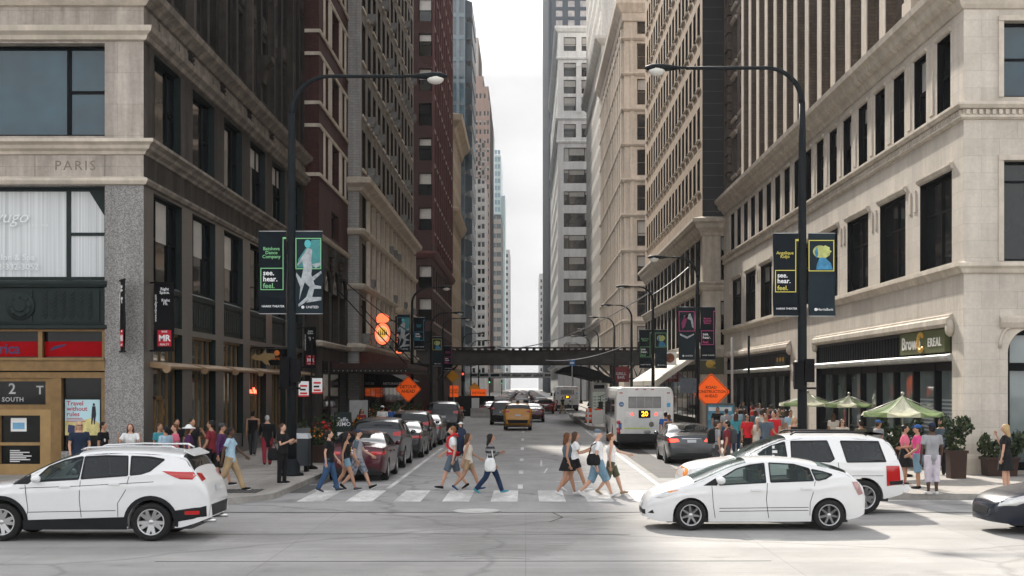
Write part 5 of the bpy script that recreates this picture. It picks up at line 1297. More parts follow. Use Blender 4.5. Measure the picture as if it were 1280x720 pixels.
# newspaper box / litter bin
t=ad('litter_bin','black litter bin with pale top behind the texting woman','bin',(-7.15,42.9,.14)); m=MB()
m.box(-.33,.33,-.3,.3,.2,1.05); m.box(-.28,.28,-.305,-.3,.35,.9); m.obj('body',[mat('bin_black',(.02,.026,.03),.35,var=.3)],t)
m=MB(); m.poly([(-.36,-.33,1.05),(.36,-.33,1.05),(.3,-.33,1.2),(-.3,-.33,1.2)],(0,.66,0)); m.obj('lid',[mat('bin_top',(.5,.52,.53),.4,var=.1)],t)
for x in (-.24,.24):
    m=MB(); m.box(x-.05,x+.05,-.2,.2,0,.2); m.obj('foot',[BLK],t)
t=ad('newspaper_box','dark newspaper box further back by the slim sign post','newspaper box',(-7.6,46,.14)); m=MB(); m.box(-.3,.3,-.25,.25,.3,1.1); m.poly([(-.3,-.25,1.1),(.3,-.25,1.1),(.3,.25,1.25),(-.3,.25,1.25)],(0,0,.02)); m.obj('body',[mat('bin_black',(.02,.02,.02))],t); m=MB(); m.box(-.06,.06,-.06,.06,0,.3); m.obj('foot',[BLK],t); m=MB(); m.box(-.24,.24,-.26,-.251,.6,1.05); m.obj('window',[GLD],t)
# sandwich board
t=ad('sandwich_board','black chalkboard sandwich board with white lettering on the sidewalk','sandwich board',(-7.6,56.5,.14)); m=MB()
m.poly([(-.38,-.35,0),(.38,-.35,0),(.36,-.05,1.6),(-.36,-.05,1.6)],(0,.03,0)); m.poly([(-.38,.35,0),(.38,.35,0),(.36,0,1.6),(-.36,0,1.6)],(0,.03,0)); m.obj('board',[mat('chalkboard',(.02,.03,.028),.7,var=.2)],t)
M=Matrix.Translation((0,-.13,1.2))@Matrix.Rotation(R(90-10.6),4,'X')
lettering('Caffe\nPRIMO',.24,M,BWHITE,t,'lettering',.003,.005,line=.8)
m=MB(); m.poly([(-.2,-.30,.35),(.2,-.30,.35),(.2,-.22,.78),(-.2,-.22,.78)],(0,-.012,0)); m.obj('notice',[WSG],t)
t=ad('notice_board','pale framed menu board standing near the parked cars','board',(-8.1,66,.14)); m=MB(); m.box(-.45,.45,-.02,.02,.7,2.0); m.obj('panel',[mat('menu_pale',(.30,.31,.30),.5,var=.15)],t); m=MB(); m.box(-.5,-.45,-.04,.04,0,2.05); m.box(.45,.5,-.04,.04,0,2.05); m.obj('frame',[BLK],t)
# leaves: many little faces through a volume
def leaves(n,c,rx,ry,rz,size,rng,flat=.6):
    m=MB()
    for i in range(n):
        while True:
            p=Vector((rng.uniform(-1,1),rng.uniform(-1,1),rng.uniform(-1,1)))
            if p.length<1: break
        if rng.random()<.6: p=p.normalized()*rng.uniform(.7,1.08)
        p=Vector((c[0]+p.x*rx,c[1]+p.y*ry,c[2]+p.z*rz)); a=Vector((rng.gauss(0,1),rng.gauss(0,1),rng.gauss(0,1))).normalized(); b=a.cross(Vector((rng.gauss(0,1),rng.gauss(0,1),rng.gauss(0,1)))).normalized()
        s=size*rng.uniform(.6,1.4); m.add([p-a*s,p+b*s*flat,p+a*s,p-b*s*flat],[(0,1,2,3)],rng.randrange(2))
    return m
LF1=mat('dark_leaf',(.022,.035,.018),.5,var=.3,scale=6); LF2=mat('mid_leaf',(.045,.062,.025),.5,var=.3,scale=6); SOIL=mat('soil',(.04,.03,.02),.9); PLM=mat('planter_brown',(.045,.026,.02),.5,var=.25)
FLW=mat('orange_flower',(.75,.25,.03),.6,var=.2); FLR=mat('red_flower',(.5,.03,.03),.6,var=.2)
def planter(label,X,Y,w,d,h,fh,seed,flowers=None,group='planters on the sidewalks'):
    rng=random.Random(seed); t=ad('planter',label,'planter',(X,Y,.14),group); m=MB()
    m.poly([(-w*.44,-d*.44,0),(w*.44,-d*.44,0),(w/2,-d/2,h),(-w/2,-d/2,h)],(0,d*.94,0)); m.box(-w/2-.03,w/2+.03,-d/2-.03,d/2+.03,h-.06,h+.02); m.obj('box',[PLM],t)
    m=leaves(int(430*w),(0,0,h+fh*.35),w*.52,d*.6,fh*.55,.075,rng); 
    for k in range(9):
        m2=leaves(45,(rng.uniform(-w*.65,w*.65),rng.uniform(-d*.7,d*.6),h+fh*rng.uniform(.4,1.3)),.15,.15,.22,.07,rng); n=len(m.v); m.v+=m2.v; m.f+=[[n+i for i in f] for f in m2.f]; m.m+=m2.m; m.sm+=m2.sm
    m.obj('foliage',[LF1,LF2],t)
    if flowers:
        m=leaves(60,(0,-d*.2,h+fh*.75),w*.5,d*.5,fh*.35,.05,rng,.9); m.obj('flowers',[flowers,flowers],t)
planter('brown planter with dark shrub at the foot of the corner pier',14.25,40.9,.95,.7,.55,.55,1)
planter('brown planter at the right edge beside the woman in black',16.0,40.6,1.0,.7,.6,.5,2)
planter('tall brown planter with a leafy bush behind the man in grey',12.6,39.8,.5,.5,.8,.75,3)
planter('low planter of dark shrubs under the open parasol',12.7,45.5,1.3,.6,.6,.9,4)
planter('planter with orange flowers behind the litter bin',-7.3,48.0,.9,.6,.6,.55,5,FLW)
planter('planter with red flowers near the dark newspaper box',-7.7,51.5,.9,.6,.7,.6,6,FLR)
planter('planter with amber flowers beside the chalkboard',-7.4,61,1.2,.6,.6,.6,7,FLW)
for i in range(4): planter('dark flower planter along the sidewalk cafe rail',-8.0+.1*i,70+6*i,2.4,.7,.7,.7,8+i,FLR if i%2 else FLW,'flower planters along the cafe rail')
# parasols
PG_=mat('parasol_green',(.25,.32,.16),.7,var=.12,scale=4); PC_=mat('parasol_cream',(.58,.58,.44),.7,var=.1,scale=4)
def translucent(m,k=.35):
    nt=m.node_tree; b=nt.nodes['Principled BSDF']; t=nd(nt,'ShaderNodeBsdfTranslucent'); mx=nd(nt,'ShaderNodeMixShader'); mx.inputs[0].default_value=k
    l=b.inputs['Base Color'].links
    if l: nt.links.new(l[0].from_socket,t.inputs[0])
    nt.links.new(b.outputs[0],mx.inputs[1]); nt.links.new(t.outputs[0],mx.inputs[2]); nt.links.new(mx.outputs[0],nt.nodes['Material Output'].inputs[0])
translucent(PG_); translucent(PC_)
def parasol(label,X,Y,r,ze,za,off=0,tilt=0):
    t=ad('parasol',label,'parasol',(X,Y,.14),'green and cream cafe parasols'); n=8; m=MB()
    for i in range(n):
        for k in range(4):
            f0,f1=k/4,(k+1)/4
            def pt(f,a):
                sagz=-.10*math.sin(math.pi*f)*(1)
                return (r*f*math.cos(a),r*f*math.sin(a),za+(ze-za)*f+sagz)
            a0,a1=2*math.pi*(i+off)/n,2*math.pi*(i+1+off)/n
            for q in range(3):
                b0,b1=a0+(a1-a0)*q/3,a0+(a1-a0)*(q+1)/3
                dp=lambda f,b:(lambda p,u:(p[0],p[1],p[2]-.13*f*math.sin(math.pi*u)))(pt(f,b),(b-a0)/(a1-a0))
                m.add([dp(f0,b0),dp(f1,b0),dp(f1,b1),dp(f0,b1)],[(0,1,2,3)],i%2,True)
            if k==3: m.add([pt(1,a0),pt(1,a1),(pt(1,a1)[0],pt(1,a1)[1],ze-.14),(pt(1,a0)[0],pt(1,a0)[1],ze-.14)],[(0,1,2,3)],i%2)
    m.obj('canopy',[PG_,PC_],t)
    m=MB(); m.tube([(0,0,0),(0,0,za+.06)],.025,8); m.ball((0,0,za+.05),.06,n=8,m=5); m.obj('pole',[mat('parasol_pole',(.3,.28,.24),.4,.3)],t)
    m=MB()
    for i in range(n): a=2*math.pi*(i+off)/n; m.tube([(.03,0,za-.05),(r*.98*math.cos(a),r*.98*math.sin(a),ze-.02)],.01,5)
    m.obj('rib',[mat('parasol_pole',(.3,.28,.24))],t); m=MB(); m.lathe([(.3,0),(.3,.05),(.1,.09),(.04,.2)],n=14); m.obj('foot',[BLK],t)
parasol('open green and cream parasol over the people in pink',11.25,40.6,1.22,1.92,2.42,.2)
parasol('open green and cream parasol half behind the right corner lamp',12.35,59.5,1.25,1.95,2.4,.5)
parasol('smaller open parasol seen between the other two',12.6,53,.95,2.0,2.35,.1)
# cafe tables and chairs beneath the parasols
WD=mat('cafe_black',(.025,.024,.023),.5,var=.1)
for i,(x,y) in enumerate(((11.9,47.5),(12.4,51.2),(12.3,56.5))):
    t=ad('cafe_table','small round black cafe table under the parasols by the glazing','table',(x,y,.14),'cafe tables by the glazing'); m=MB(); m.lathe([(.001,.72),(.36,.72),(.36,.75),(.001,.75)],n=18); m.obj('tabletop',[WD],t); m=MB(); m.lathe([(.22,0),(.22,.03),(.04,.06),(.03,.72)],n=10); m.obj('leg',[WD],t)
# ---------- bus stop island with shelter
isl=MB(); O=[(3.95,88)]+[(4.3,84.5),(4.9,83.6),(5.6,83.5)]+[(6.4,84.5),(6.7,88),(6.7,124),(5.2,128),(3.95,124)]
O=O[::-1]
O2=[(x,y) for x,y in O]
def isl_():
    m=MB(); n=len(O); pts=O if sum((O[i][0]*O[(i+1)%n][1]-O[(i+1)%n][0]*O[i][1]) for i in range(n))>0 else O[::-1]
    m.add([(x,y,.3) for x,y in pts],[tuple(range(n))],0)
    for i in range(n): a,b=pts[i],pts[(i+1)%n]; m.quad((a[0],a[1],0),(b[0],b[1],0),(b[0],b[1],.3),(a[0],a[1],.3),1)
    return struct('raised_pavement',m,[mat('platform_concrete',(.42,.40,.37),.85,var=.12),KERB])
isl_()
t=ad('bus_shelter','bus shelter with a black wing-shaped roof and lit display panel','bus shelter',(0,98,.3)); m=MB()
prof=[(2.4,3.62),(2.7,3.85),(3.4,4.02),(4.3,3.92),(5.2,3.6),(6.3,3.05)]; low=[(6.3,2.7),(5.2,3.0),(4.4,3.2),(3.5,3.42),(2.7,3.55)]
P=prof+low
m.poly([(x,0,z) for x,z in P],(0,18,0)); m.obj('roof',[mat('shelter_black',(.008,.008,.009),.8,var=.1,spec=.08)],t)
for y in (1.5,7,12,17):
    m=MB(); m.box(5.4,5.55,y-.08,y+.08,0,3.1); m.obj('column',[STEEL],t)
m=MB(); m.box(4.72,5.95,.6,.95,.25,2.75); m.obj('display_case',[mat('shelter_grey',(.30,.30,.28),.5,.2,var=.1)],t)
m=MB(); m.box(4.86,5.8,.585,.6,.45,2.1); p=m.obj('poster',[mat('route_map',(.52,.58,.50),.4,var=.12,scale=7)],t)
m=MB()
for k in range(6):
    for j in range(3): m.box(4.92+.3*j,5.12+.3*j,.58,.584,.6+.22*k,.66+.22*k+.03*(j%2))
m.obj('lettering',[mat('route_ink',(.12,.16,.14),.6,var=0)],p)
m=MB(); m.box(4.95,5.72,.585,.6,2.32,2.6); m.obj('screen',[BLK],t)
m=MB()
for y0 in (2,5,8,11,14): m.box(5.58,5.61,y0,y0+2.7,.3,2.6)
m.obj('glass_panel',[clearglass('shelter_glass',opacity=.3)],t)
m=MB()
for x,y in ((3.98+.1,-9),(4.3,-11),(5.0,-12),(5.8,-12.5)):
    m=MB(); m.box(x-.06,x+.06,y-.06,y+.06,0,1.05); m.obj('rail_post',[STEEL],t)
m=MB()

for x,y in ((4.55,-12.2),(5.35,-12.6)): m.box(x-.35,x+.35,y-.02,y+.02,.1,1.0)
m.obj('rail_panel',[STEEL],t)
t=rect_sign('small round-topped blue bus stop sign above the shelter',3.3,96.5,4.25,.42,.42,mat('bus_sign_blue',(.03,.16,.38),.5,var=0),'',BLKT,.1,post=False,cat='bus stop sign'); m=MB(); m.tube([(0,.03,-3.95),(0,.03,.4)],.035,8); m.obj('post',[STEEL],t); m=MB(); m.box(-.14,.14,-.006,-.001,.16,.26); m.obj('emblem',[BWHITE],t)
# construction barrels and barrier
BO=mat('barrel_orange',(.75,.10,.02),.5,var=.1); BW_=mat('barrel_white',(.6,.58,.55),.5,var=.1)
def barrel():
    t=ad('traffic_barrel','orange and white traffic barrel','traffic barrel',(0,0,0)); 
    z=[0,.1,.3,.32,.5,.52,.7,.72,.9,1.0]; m=MB()
    seg=[(.29,.0,.28,.22,0),(.28,.22,.27,.40,1),(.27,.40,.25,.56,0),(.25,.56,.24,.72,1),(.24,.72,.21,1.0,0)]
    for r0,z0,r1,z1,mi in seg: m.lathe([(r0,z0),(r1,z1)],n=14,mi=mi)
    m.obj('body',[BO,BW_],t); m=MB(); m.lathe([(.38,0),(.38,.08),(.3,.09)],n=14); m.obj('foot',[BLK],t); m=MB(); m.box(-.09,.09,-.02,.02,1.0,1.1); m.obj('handle',[BLK],t); return t
b0=barrel()
bl=[(4.35,93,.3,'orange barrel on the bus stop platform, nearer the street'),(4.95,92.5,.3,'orange barrel on the bus stop platform, nearer the display case'),(-6.35,118,0,'orange barrel left of the concrete barrier, first of a pair'),(-5.7,119,0,'orange barrel left of the concrete barrier, second of a pair'),(3.0,150,0,'far orange barrel beyond the elevated railway')]
for i,(x,y,z,l) in enumerate(bl):
    if i==0: b0.location=(x,y,z); b0['label']=l; b0['group']='orange traffic barrels'
    else: copy_tree(b0,(x,y,z),0,l,'orange traffic barrels')
t=ad('concrete_barrier','pale concrete jersey barrier under the orange detour sign','barrier',(-4.9,121,0)); m=MB()
m.poly([(0,-.3,0),(0,.3,0),(0,.28,.18),(0,.12,.4),(0,.08,.85),(0,-.08,.85),(0,-.12,.4),(0,-.28,.18)],(1.9,0,0)); m.obj('block',[mat('barrier_concrete',(.36,.35,.33),.85,var=.15)],t)
t=ad('work_enclosure','black mesh construction fence behind the barrier with a white notice','fence',(-7.2,126,0)); m=MB(); m.box(0,4.3,0,.05,0,1.9); m.obj('screen',[mat('mesh_black',(.012,.013,.014),.8,var=.2)],t); m=MB(); m.box(2.2,2.9,-.03,-.005,.7,1.7); m.obj('notice',[WSG],t)
# white awning and black shop front on the tan tower, plus its shop signs
t=ad('shop_awning','white sloping awning on the tan tower behind the construction sign','awning',(10.15,93.8,2.85)); m=MB(); m.poly([(1.8,0,2.3),(-1.2,0,.35),(-1.2,0,0),(-1.0,0,0),(1.8,0,2.0)],(0,22,0)); m.obj('cloth',[mat('awning_cream',(.62,.58,.50),.8,var=.08)],t)
o=hung('shop_sign','olive shop sign with a gold ornament left of the pale corner building',12.35,90.5,3.6,1.7,1.1,mat('sign_olive_dark',(.06,.06,.035),.5),'ATLAS',mat('gold_letters',(.5,.32,.05),.5,var=0),.2); e=MB(); e.lathe([(.001,0),(.26,0),(.3,.02),(.001,.03)],(-.1,-.052,.7),14,'y'); e.ball((.1,-.08,.75),.2,.03,.14,10,6); e.ball((-.2,-.08,.62),.16,.03,.12,10,6); e.obj('emblem',[mat('gold_letters',(.5,.32,.05))],o)
o=hung('shop_sign','white shop sign with a brown round picture beyond the pink banners',9.9,96,4.3,1.5,.95,WSG,'',None,.2); e=MB(); e.lathe([(.001,0),(.34,0),(.3,.03),(.001,.03)],(.28,-.052,.5),14,'y'); e.obj('emblem',[mat('brown_picture',(.2,.08,.05),.6,var=.4,scale=9)],o); e=MB(); e.ball((-.4,-.06,.5),.25,.02,.2,10,5); e.obj('emblem',[mat('grey_picture',(.3,.3,.32),.6,var=.3,scale=9)],o)
o=hung('shop_sign','dark red shop sign beneath the railway on the sunny side',9.4,134,3.2,1.6,1.5,mat('sign_dark_red',(.22,.02,.025),.5,var=.1),'GRILL\nBAR',BWHITE,.4)
t=ad('parking_kiosk','slim dark information panel and solar board by the sidewalk crowd','kiosk',(8.15,64.5,.14)); m=MB(); m.box(-.06,.06,-.06,.06,0,4.2); m.obj('post',[BLK],t); m=MB(); m.box(-.85,-.05,-.08,.02,2.35,3.05); m.obj('panel',[mat('solar_blue',(.03,.04,.055),.25,var=.3,scale=8)],t)
t=ad('advert_panel','low advertising panel with a colourful picture beside the sidewalk crowd','advertising panel',(8.95,62.5,.14)); m=MB(); m.box(-.65,.65,-.08,.08,.2,1.9); m.obj('case',[mat('kiosk_grey',(.12,.12,.12),.5)],t)
q=MB(); q.box(-.58,.58,-.095,-.081,.75,1.8); p=q.obj('picture',[mat('advert_blue',(.10,.26,.36),.5,var=.4,scale=4)],t); q=MB(); q.ball((.1,-.1,1.05),.42,.012,.2,14,6); q.obj('picture',[mat('advert_gold',(.5,.32,.1),.5,var=.5,scale=8)],p); q=MB(); q.box(-.55,.5,-.1,-.096,1.55,1.72); q.obj('picture',[WSG],p)
t=ad('sign_post','slim pale sign post in front of the corner cafe','sign post',(10.6,69.8,.14)); m=MB(); m.lathe([(.07,0),(.06,5.2)],n=10); m.obj('pole',[mat('pale_post',(.42,.40,.37),.5,var=.1)],t)
t=ad('sign_post','thin black post beside the right corner lamp','sign post',(7.05+1.4,51.5,.14)); m=MB(); m.lathe([(.05,0),(.045,4.6)],n=10); m.obj('pole',[BLK],t)
# distant signals: lit lamps
for x,y,c,l in ((-7.0,152,(1,.05,.03),'far traffic signal showing red beside the amber sign'),(-6.9,260,(.05,1,.3),'far traffic signal showing green down the street'),(7.3,265,(1,.1,.05),'far traffic signal showing red on the sunny side'),(-6.5,370,(.05,1,.4),'farthest traffic signal showing green')):
    t=ad('traffic_light',l,'traffic light',(x,y,0)); m=MB(); m.lathe([(.1,0),(.08,3.3)],n=8); m.obj('pole',[BLK],t); m=MB(); m.box(-.2,.2,-.15,.15,3.3,4.4); m.obj('housing',[BLK],t); m=MB(); m.lathe([(.001,-.16),(.11,-.16),(.11,-.14),(.001,-.14)],(0,0,4.15 if c[0]==1 else 3.5),12,'y'); m.obj('lens',[mat('signal_%d'%(c[0]*10),c,.4,var=0,emit=1.0)],t)
# ------------------------------------------------------------------ vehicles: x runs from tail (0) to nose, y sideways, z up
def interp(tab, x):
    if x<=tab[0][0]: return tab[0][1]
    if x>=tab[-1][0]: return tab[-1][1]
    for i in range(len(tab)-1):
        x0,y0=tab[i]; x1,y1=tab[i+1]
        if x<=x1:
            h=x1-x0; d=(y1-y0)/h
            def sl(k):
                if k<=0 or k>=len(tab)-1: return None
                a=(tab[k][1]-tab[k-1][1])/(tab[k][0]-tab[k-1][0]); b=(tab[k+1][1]-tab[k][1])/(tab[k+1][0]-tab[k][0])
                return 0 if a*b<=0 else 2*a*b/(a+b)
            m0=sl(i); m1=sl(i+1); m0=d if m0 is None else m0; m1=d if m1 is None else m1
            t=(x-x0)/h; return (2*t**3-3*t*t+1)*y0+(t**3-2*t*t+t)*h*m0+(-2*t**3+3*t*t)*y1+(t**3-t*t)*h*m1
TYRE=mat('tyre_rubber',(.018,.018,.018),.75,var=.15); RIM=mat('alloy_rim',(.50,.50,.50),.3,.75,var=.06); RIMB=mat('rim_gap',(.03,.03,.032),.5,.3,var=.1)
GLS=clearglass('car_glass',(.62,.72,.70),.03,.42,(.02,.03,.03)); GLP=clearglass('privacy_glass',(.25,.28,.28),.03,.78,(.012,.015,.016)); GLK=glassmat('dark_car_glass',(.012,.015,.017),.03,.0,spec=.45,tint=.1)
TRIM=mat('black_trim',(.016,.017,.018),.45,var=.15); INT=mat('car_interior',(.03,.03,.03),.8,var=.2); SEAT=mat('car_seat',(.09,.09,.085),.8,var=.15)
LRED=mat('tail_lamp_red',(.42,.012,.012),.15,var=.1,coat=.6); LREDG=mat('tail_lamp_glow',(.9,.04,.02),.2,var=0,emit=1.2); LCLR=mat('lamp_clear',(.55,.55,.54),.12,.3,var=.15,scale=8,coat=.6); LAMB=mat('lamp_amber',(.75,.25,.05),.2,var=.05)
PLATE=mat('number_plate',(.50,.52,.54),.4,var=.08,scale=9); CHR=mat('chrome',(.6,.6,.6),.15,.95,var=.03)
class Car:
    CR=.10; P=2.3
    def __init__(s, sp):
        s.__dict__.update(sp); s.L=s.top[-1][0]; s.zr=max(z for _,z in s.top)
    def zt(s,x): return interp(s.top,x)
    def zb(s,x): return min(interp(s.belt,x), s.zt(x))
    def z0(s,x):
        z=interp(s.bot,x)
        for xc in s.wheels:
            if abs(x-xc)<s.ra: z=max(z,s.rw+math.sqrt(max(0,s.ra**2-(x-xc)**2)))
        return z
    def side(s,x,z):
        hw=s.W*interp(s.plan,x); zb=s.zb(x)
        if z<=zb:
            zl=interp(s.bot,x); t=max(0,min(1,(z-zl)/max(.05,zb-zl)))
            return hw*(1-.075*(1-t)**2.2-.02*t*t)+.012*math.exp(-((t-.80)/.05)**2)
        return hw*.98-(1-s.roofw)*s.W*max(0,z-zb)/max(.1,s.zr-zb)
    def cr(s,x): return min(s.CR,max(.03,(s.zt(x)-interp(s.bot,x))*.4))
    def Y(s,x,z):
        zt=s.zt(x); r=s.cr(x); y=s.side(x,min(z,zt-r))
        if z>zt-r: u=min(1,(z-zt+r)/r); y*= (1-u**s.P)**(1/s.P)
        return y
    def ztop(s,x,y):
        zt=s.zt(x); r=s.cr(x); sd=s.side(x,zt-r); q=min(1,abs(y)/sd); return zt-r+r*(1-q**s.P)**(1/s.P)
    def cabin(s,x): return s.cab[0]<x<s.cab[1]
    def xs(s):
        S=set(round(s.L*i/56,4) for i in range(57))|{.02,.05,.1,s.L-.02,s.L-.05,s.L-.1}
        for xc in s.wheels:
            for k in range(13): S.add(round(xc+s.ra*math.cos(math.pi*k/12)*.9995,4))
            S|={xc-s.ra-.004,xc+s.ra+.004}
        S|={s.cab[0],s.cab[1]}
        return sorted(x for x in S if 0<=x<=s.L)
    def body(s):
        m=MB(); n1,n2=13,7; rings=[]
        for x in s.xs():
            z0=s.z0(x); zt=s.zt(x); r=s.cr(x)
            cabin=s.cabin(x)
            if cabin: ze=max(s.zb(x),z0+.02); pts=[(s.side(x,z0+(ze-z0)*i/(n1-1)),z0+(ze-z0)*i/(n1-1)) for i in range(n1)]; y1=pts[-1][0]; pts+=[(y1*(1-(i+1)/(n2)) if i<n2-1 else 0,ze-.015) for i in range(n2)]
            else:
                ze=max(zt-r,z0+.02); pts=[(s.side(x,z0+(ze-z0)*i/(n1-1)),z0+(ze-z0)*i/(n1-1)) for i in range(n1)]
                for i in range(n2):
                    a=math.pi/2*(i+1)/n2; u=math.sin(a); pts.append((s.side(x,ze)*((1-u**s.P)**(1/s.P) if i<n2-1 else 0),ze+r*u))
            ring=[(x,y,z) for y,z in pts]+[(x,-y,z) for y,z in pts[-2::-1]]
            rings.append(ring)
        m.rings(rings,True,0,True)
        return m
    def outline_x(s,poly,z):
        X=[]
        n=len(poly)
        for i in range(n):
            (xa,za),(xb,zb)=poly[i],poly[(i+1)%n]
            if za==zb: continue
            t=(z-za)/(zb-za)
            if -1e-9<=t<=1+1e-9: X.append(xa+(xb-xa)*t)
        return (min(X),max(X)) if X else None
    def panel(s,poly,off=.004,both=True,rows=10,cols=10,mi=0,m=None,sg_=(1,-1)):
        m=m or MB(); zs=sorted({z for _,z in poly}); Z=[]
        for a,b in zip(zs,zs[1:]):
            k=max(1,int(round(rows*(b-a)/(zs[-1]-zs[0])))); Z+=[a+(b-a)*i/k for i in range(k)]
        Z.append(zs[-1]); eps=1e-5
        for sg in (sg_ if both else sg_[:1]):
            rws=[]
            for i,z in enumerate(Z):
                zz=min(max(z,zs[0]+eps),zs[-1]-eps); iv=s.outline_x(poly,zz)
                rws.append([(iv[0]+(iv[1]-iv[0])*j/cols,sg*(s.Y(iv[0]+(iv[1]-iv[0])*j/cols,z)+off),z) for j in range(cols+1)])
            b=len(m.v)
            for r in rws: m.v+=r
            for i in range(len(rws)-1):
                for j in range(cols):
                    f=[b+i*(cols+1)+j,b+i*(cols+1)+j+1,b+(i+1)*(cols+1)+j+1,b+(i+1)*(cols+1)+j]
                    m.f.append(f if sg<0 else f[::-1]); m.m.append(mi); m.sm.append(True)
        return m
    def line(s,pts,w=.012,off=.005,mi=0,m=None,sgs=(1,-1)):      # a seam following the flank
        m=m or MB()
        for sg in sgs:
            for (xa,za),(xb,zb) in zip(pts,pts[1:]):
                d=Vector((xb-xa,zb-za)); n=Vector((-d.y,d.x)).normalized()*w/2; k=max(1,int(d.length/.12))
                for i in range(k):
                    P=[]
                    for t,q in ((i/k,-1),((i+1)/k,-1),((i+1)/k,1),(i/k,1)):
                        x=xa+d.x*t+n.x*q; z=za+d.y*t+n.y*q; P.append((x,sg*(s.Y(x,z)+off),z))
                    m.add(P if sg<0 else P[::-1],[(0,1,2,3)],mi)
        return m
    def endx(s,y,z,front):
        a=s.L*.5 if front else s.L*.5; e=s.L if front else 0
        ins=lambda x: z<=s.ztop(x,y)+1e-6 and abs(y)<=s.Y(x,min(z,s.zt(x)))
        if ins(e): return e
        lo,hi=a,e
        # walk outwards so that a sloping tail is met from the cabin side
        for i in range(26):
            mid=(lo+hi)/2
            if ins(mid): lo=mid
            else: hi=mid
        return lo
    def end_panel(s,poly,front,off=.006,rows=5,cols=8,both=False,m=None,mi=0):
        m=m or MB(); zs=sorted({z for _,z in poly}); Z=[]
        for a,b in zip(zs,zs[1:]):
            k=max(1,int(round(rows*(b-a)/(zs[-1]-zs[0])))); Z+=[a+(b-a)*i/k for i in range(k)]
        Z.append(zs[-1]); o=off if front else -off
        for sg in ((1,-1) if both else (1,)):
            rws=[]
            for z in Z:
                iv=s.outline_x(poly,min(max(z,zs[0]+1e-5),zs[-1]-1e-5))
                rws.append([(s.endx(iv[0]+(iv[1]-iv[0])*j/cols,z,front)+o,sg*(iv[0]+(iv[1]-iv[0])*j/cols),z) for j in range(cols+1)])
            b=len(m.v)
            for r in rws: m.v+=r
            for i in range(len(rws)-1):
                for j in range(cols):
                    f=[b+i*(cols+1)+j,b+i*(cols+1)+j+1,b+(i+1)*(cols+1)+j+1,b+(i+1)*(cols+1)+j]
                    m.f.append(f if (front==(sg>0)) else f[::-1]); m.m.append(mi); m.sm.append(True)
        return m
    def crown(s,x0,x1,f=1.0,off=0,n=14,bow=0):
        m=MB(); rings=[]; k=14
        for i in range(n+1):
            row=[]
            for j in range(k+1):
                q=-1+2*j/k; q=math.sin(q*math.pi/2)*f
                x=x0+(x1-x0)*i/n
                if bow: x+=bow*(1-q*q)*(i/n if bow>0 else 1)
                r=s.cr(x); sd=s.side(x,s.zt(x)-r); y=q*sd; row.append((x,y,s.ztop(x,y)+off))
            rings.append(row)
        m.rings(rings,False,0,True,closed=False)
        m.f=[g[::-1] for g in m.f] if x1>x0 else m.f
        return m
    def frame(s):
        """roof sides and pillars round the window openings"""
        m=MB(); W=s.windows; zs={z for w in W for _,z in w}
        lo=min(s.zb(x) for x in s.xs() if s.cabin(x)); hi=s.zr-s.CR
        zs|={lo+(hi-lo)*i/16 for i in range(17)}; zs=sorted(z for z in zs if lo<=z<=hi)
        X=[s.cab[0]+(s.cab[1]-s.cab[0])*i/160 for i in range(161)]
        def ext(z):
            q=[x for x in X if s.zt(x)-s.cr(x)>=z-1e-6]; return (min(q),max(q)) if q else None
        for a,b in zip(zs,zs[1:]):
            ea,eb=ext(a),ext(b)
            if not ea: continue
            if not eb: eb=((ea[0]+ea[1])/2,)*2
            e=1e-5; cuts=[]
            for w in W:
                if min(z for _,z in w)<=a+e and max(z for _,z in w)>=b-e:
                    cuts.append((s.outline_x(w,a+e),s.outline_x(w,b-e)))
            cuts=sorted(c for c in cuts if c[0] and c[1])
            L=[(ea[0],eb[0])]+[(c[0][1],c[1][1]) for c in cuts]; Rr=[(c[0][0],c[1][0]) for c in cuts]+[(ea[1],eb[1])]
            for (l0,l1),(r0,r1) in zip(L,Rr):
                if r0-l0<=0 and r1-l1<=0: continue
                r0=max(r0,l0); r1=max(r1,l1); k=max(1,int((r0-l0)/.15))
                for i in range(k):
                    for sg in (1,-1):
                        P=[]
                        for t,z,(q0,q1) in ((i/k,a,(l0,r0)),((i+1)/k,a,(l0,r0)),((i+1)/k,b,(l1,r1)),(i/k,b,(l1,r1))):
                            x=q0+(q1-q0)*t; zz=max(z,s.zb(x)-.01); P.append((x,sg*s.side(x,min(zz,s.zt(x)-s.cr(x))),min(zz,max(s.zt(x)-s.cr(x),s.zb(x)-.01))))
                        m.add(P if sg<0 else P[::-1],[(0,1,2,3)],0,True)
        return m
def merge(a,b,mi=None):
    n=len(a.v); a.v+=b.v; a.f+=[[n+i for i in f] for f in b.f]; a.m+=[x if mi is None else mi for x in b.m]; a.sm+=b.sm; return a
WHL={}
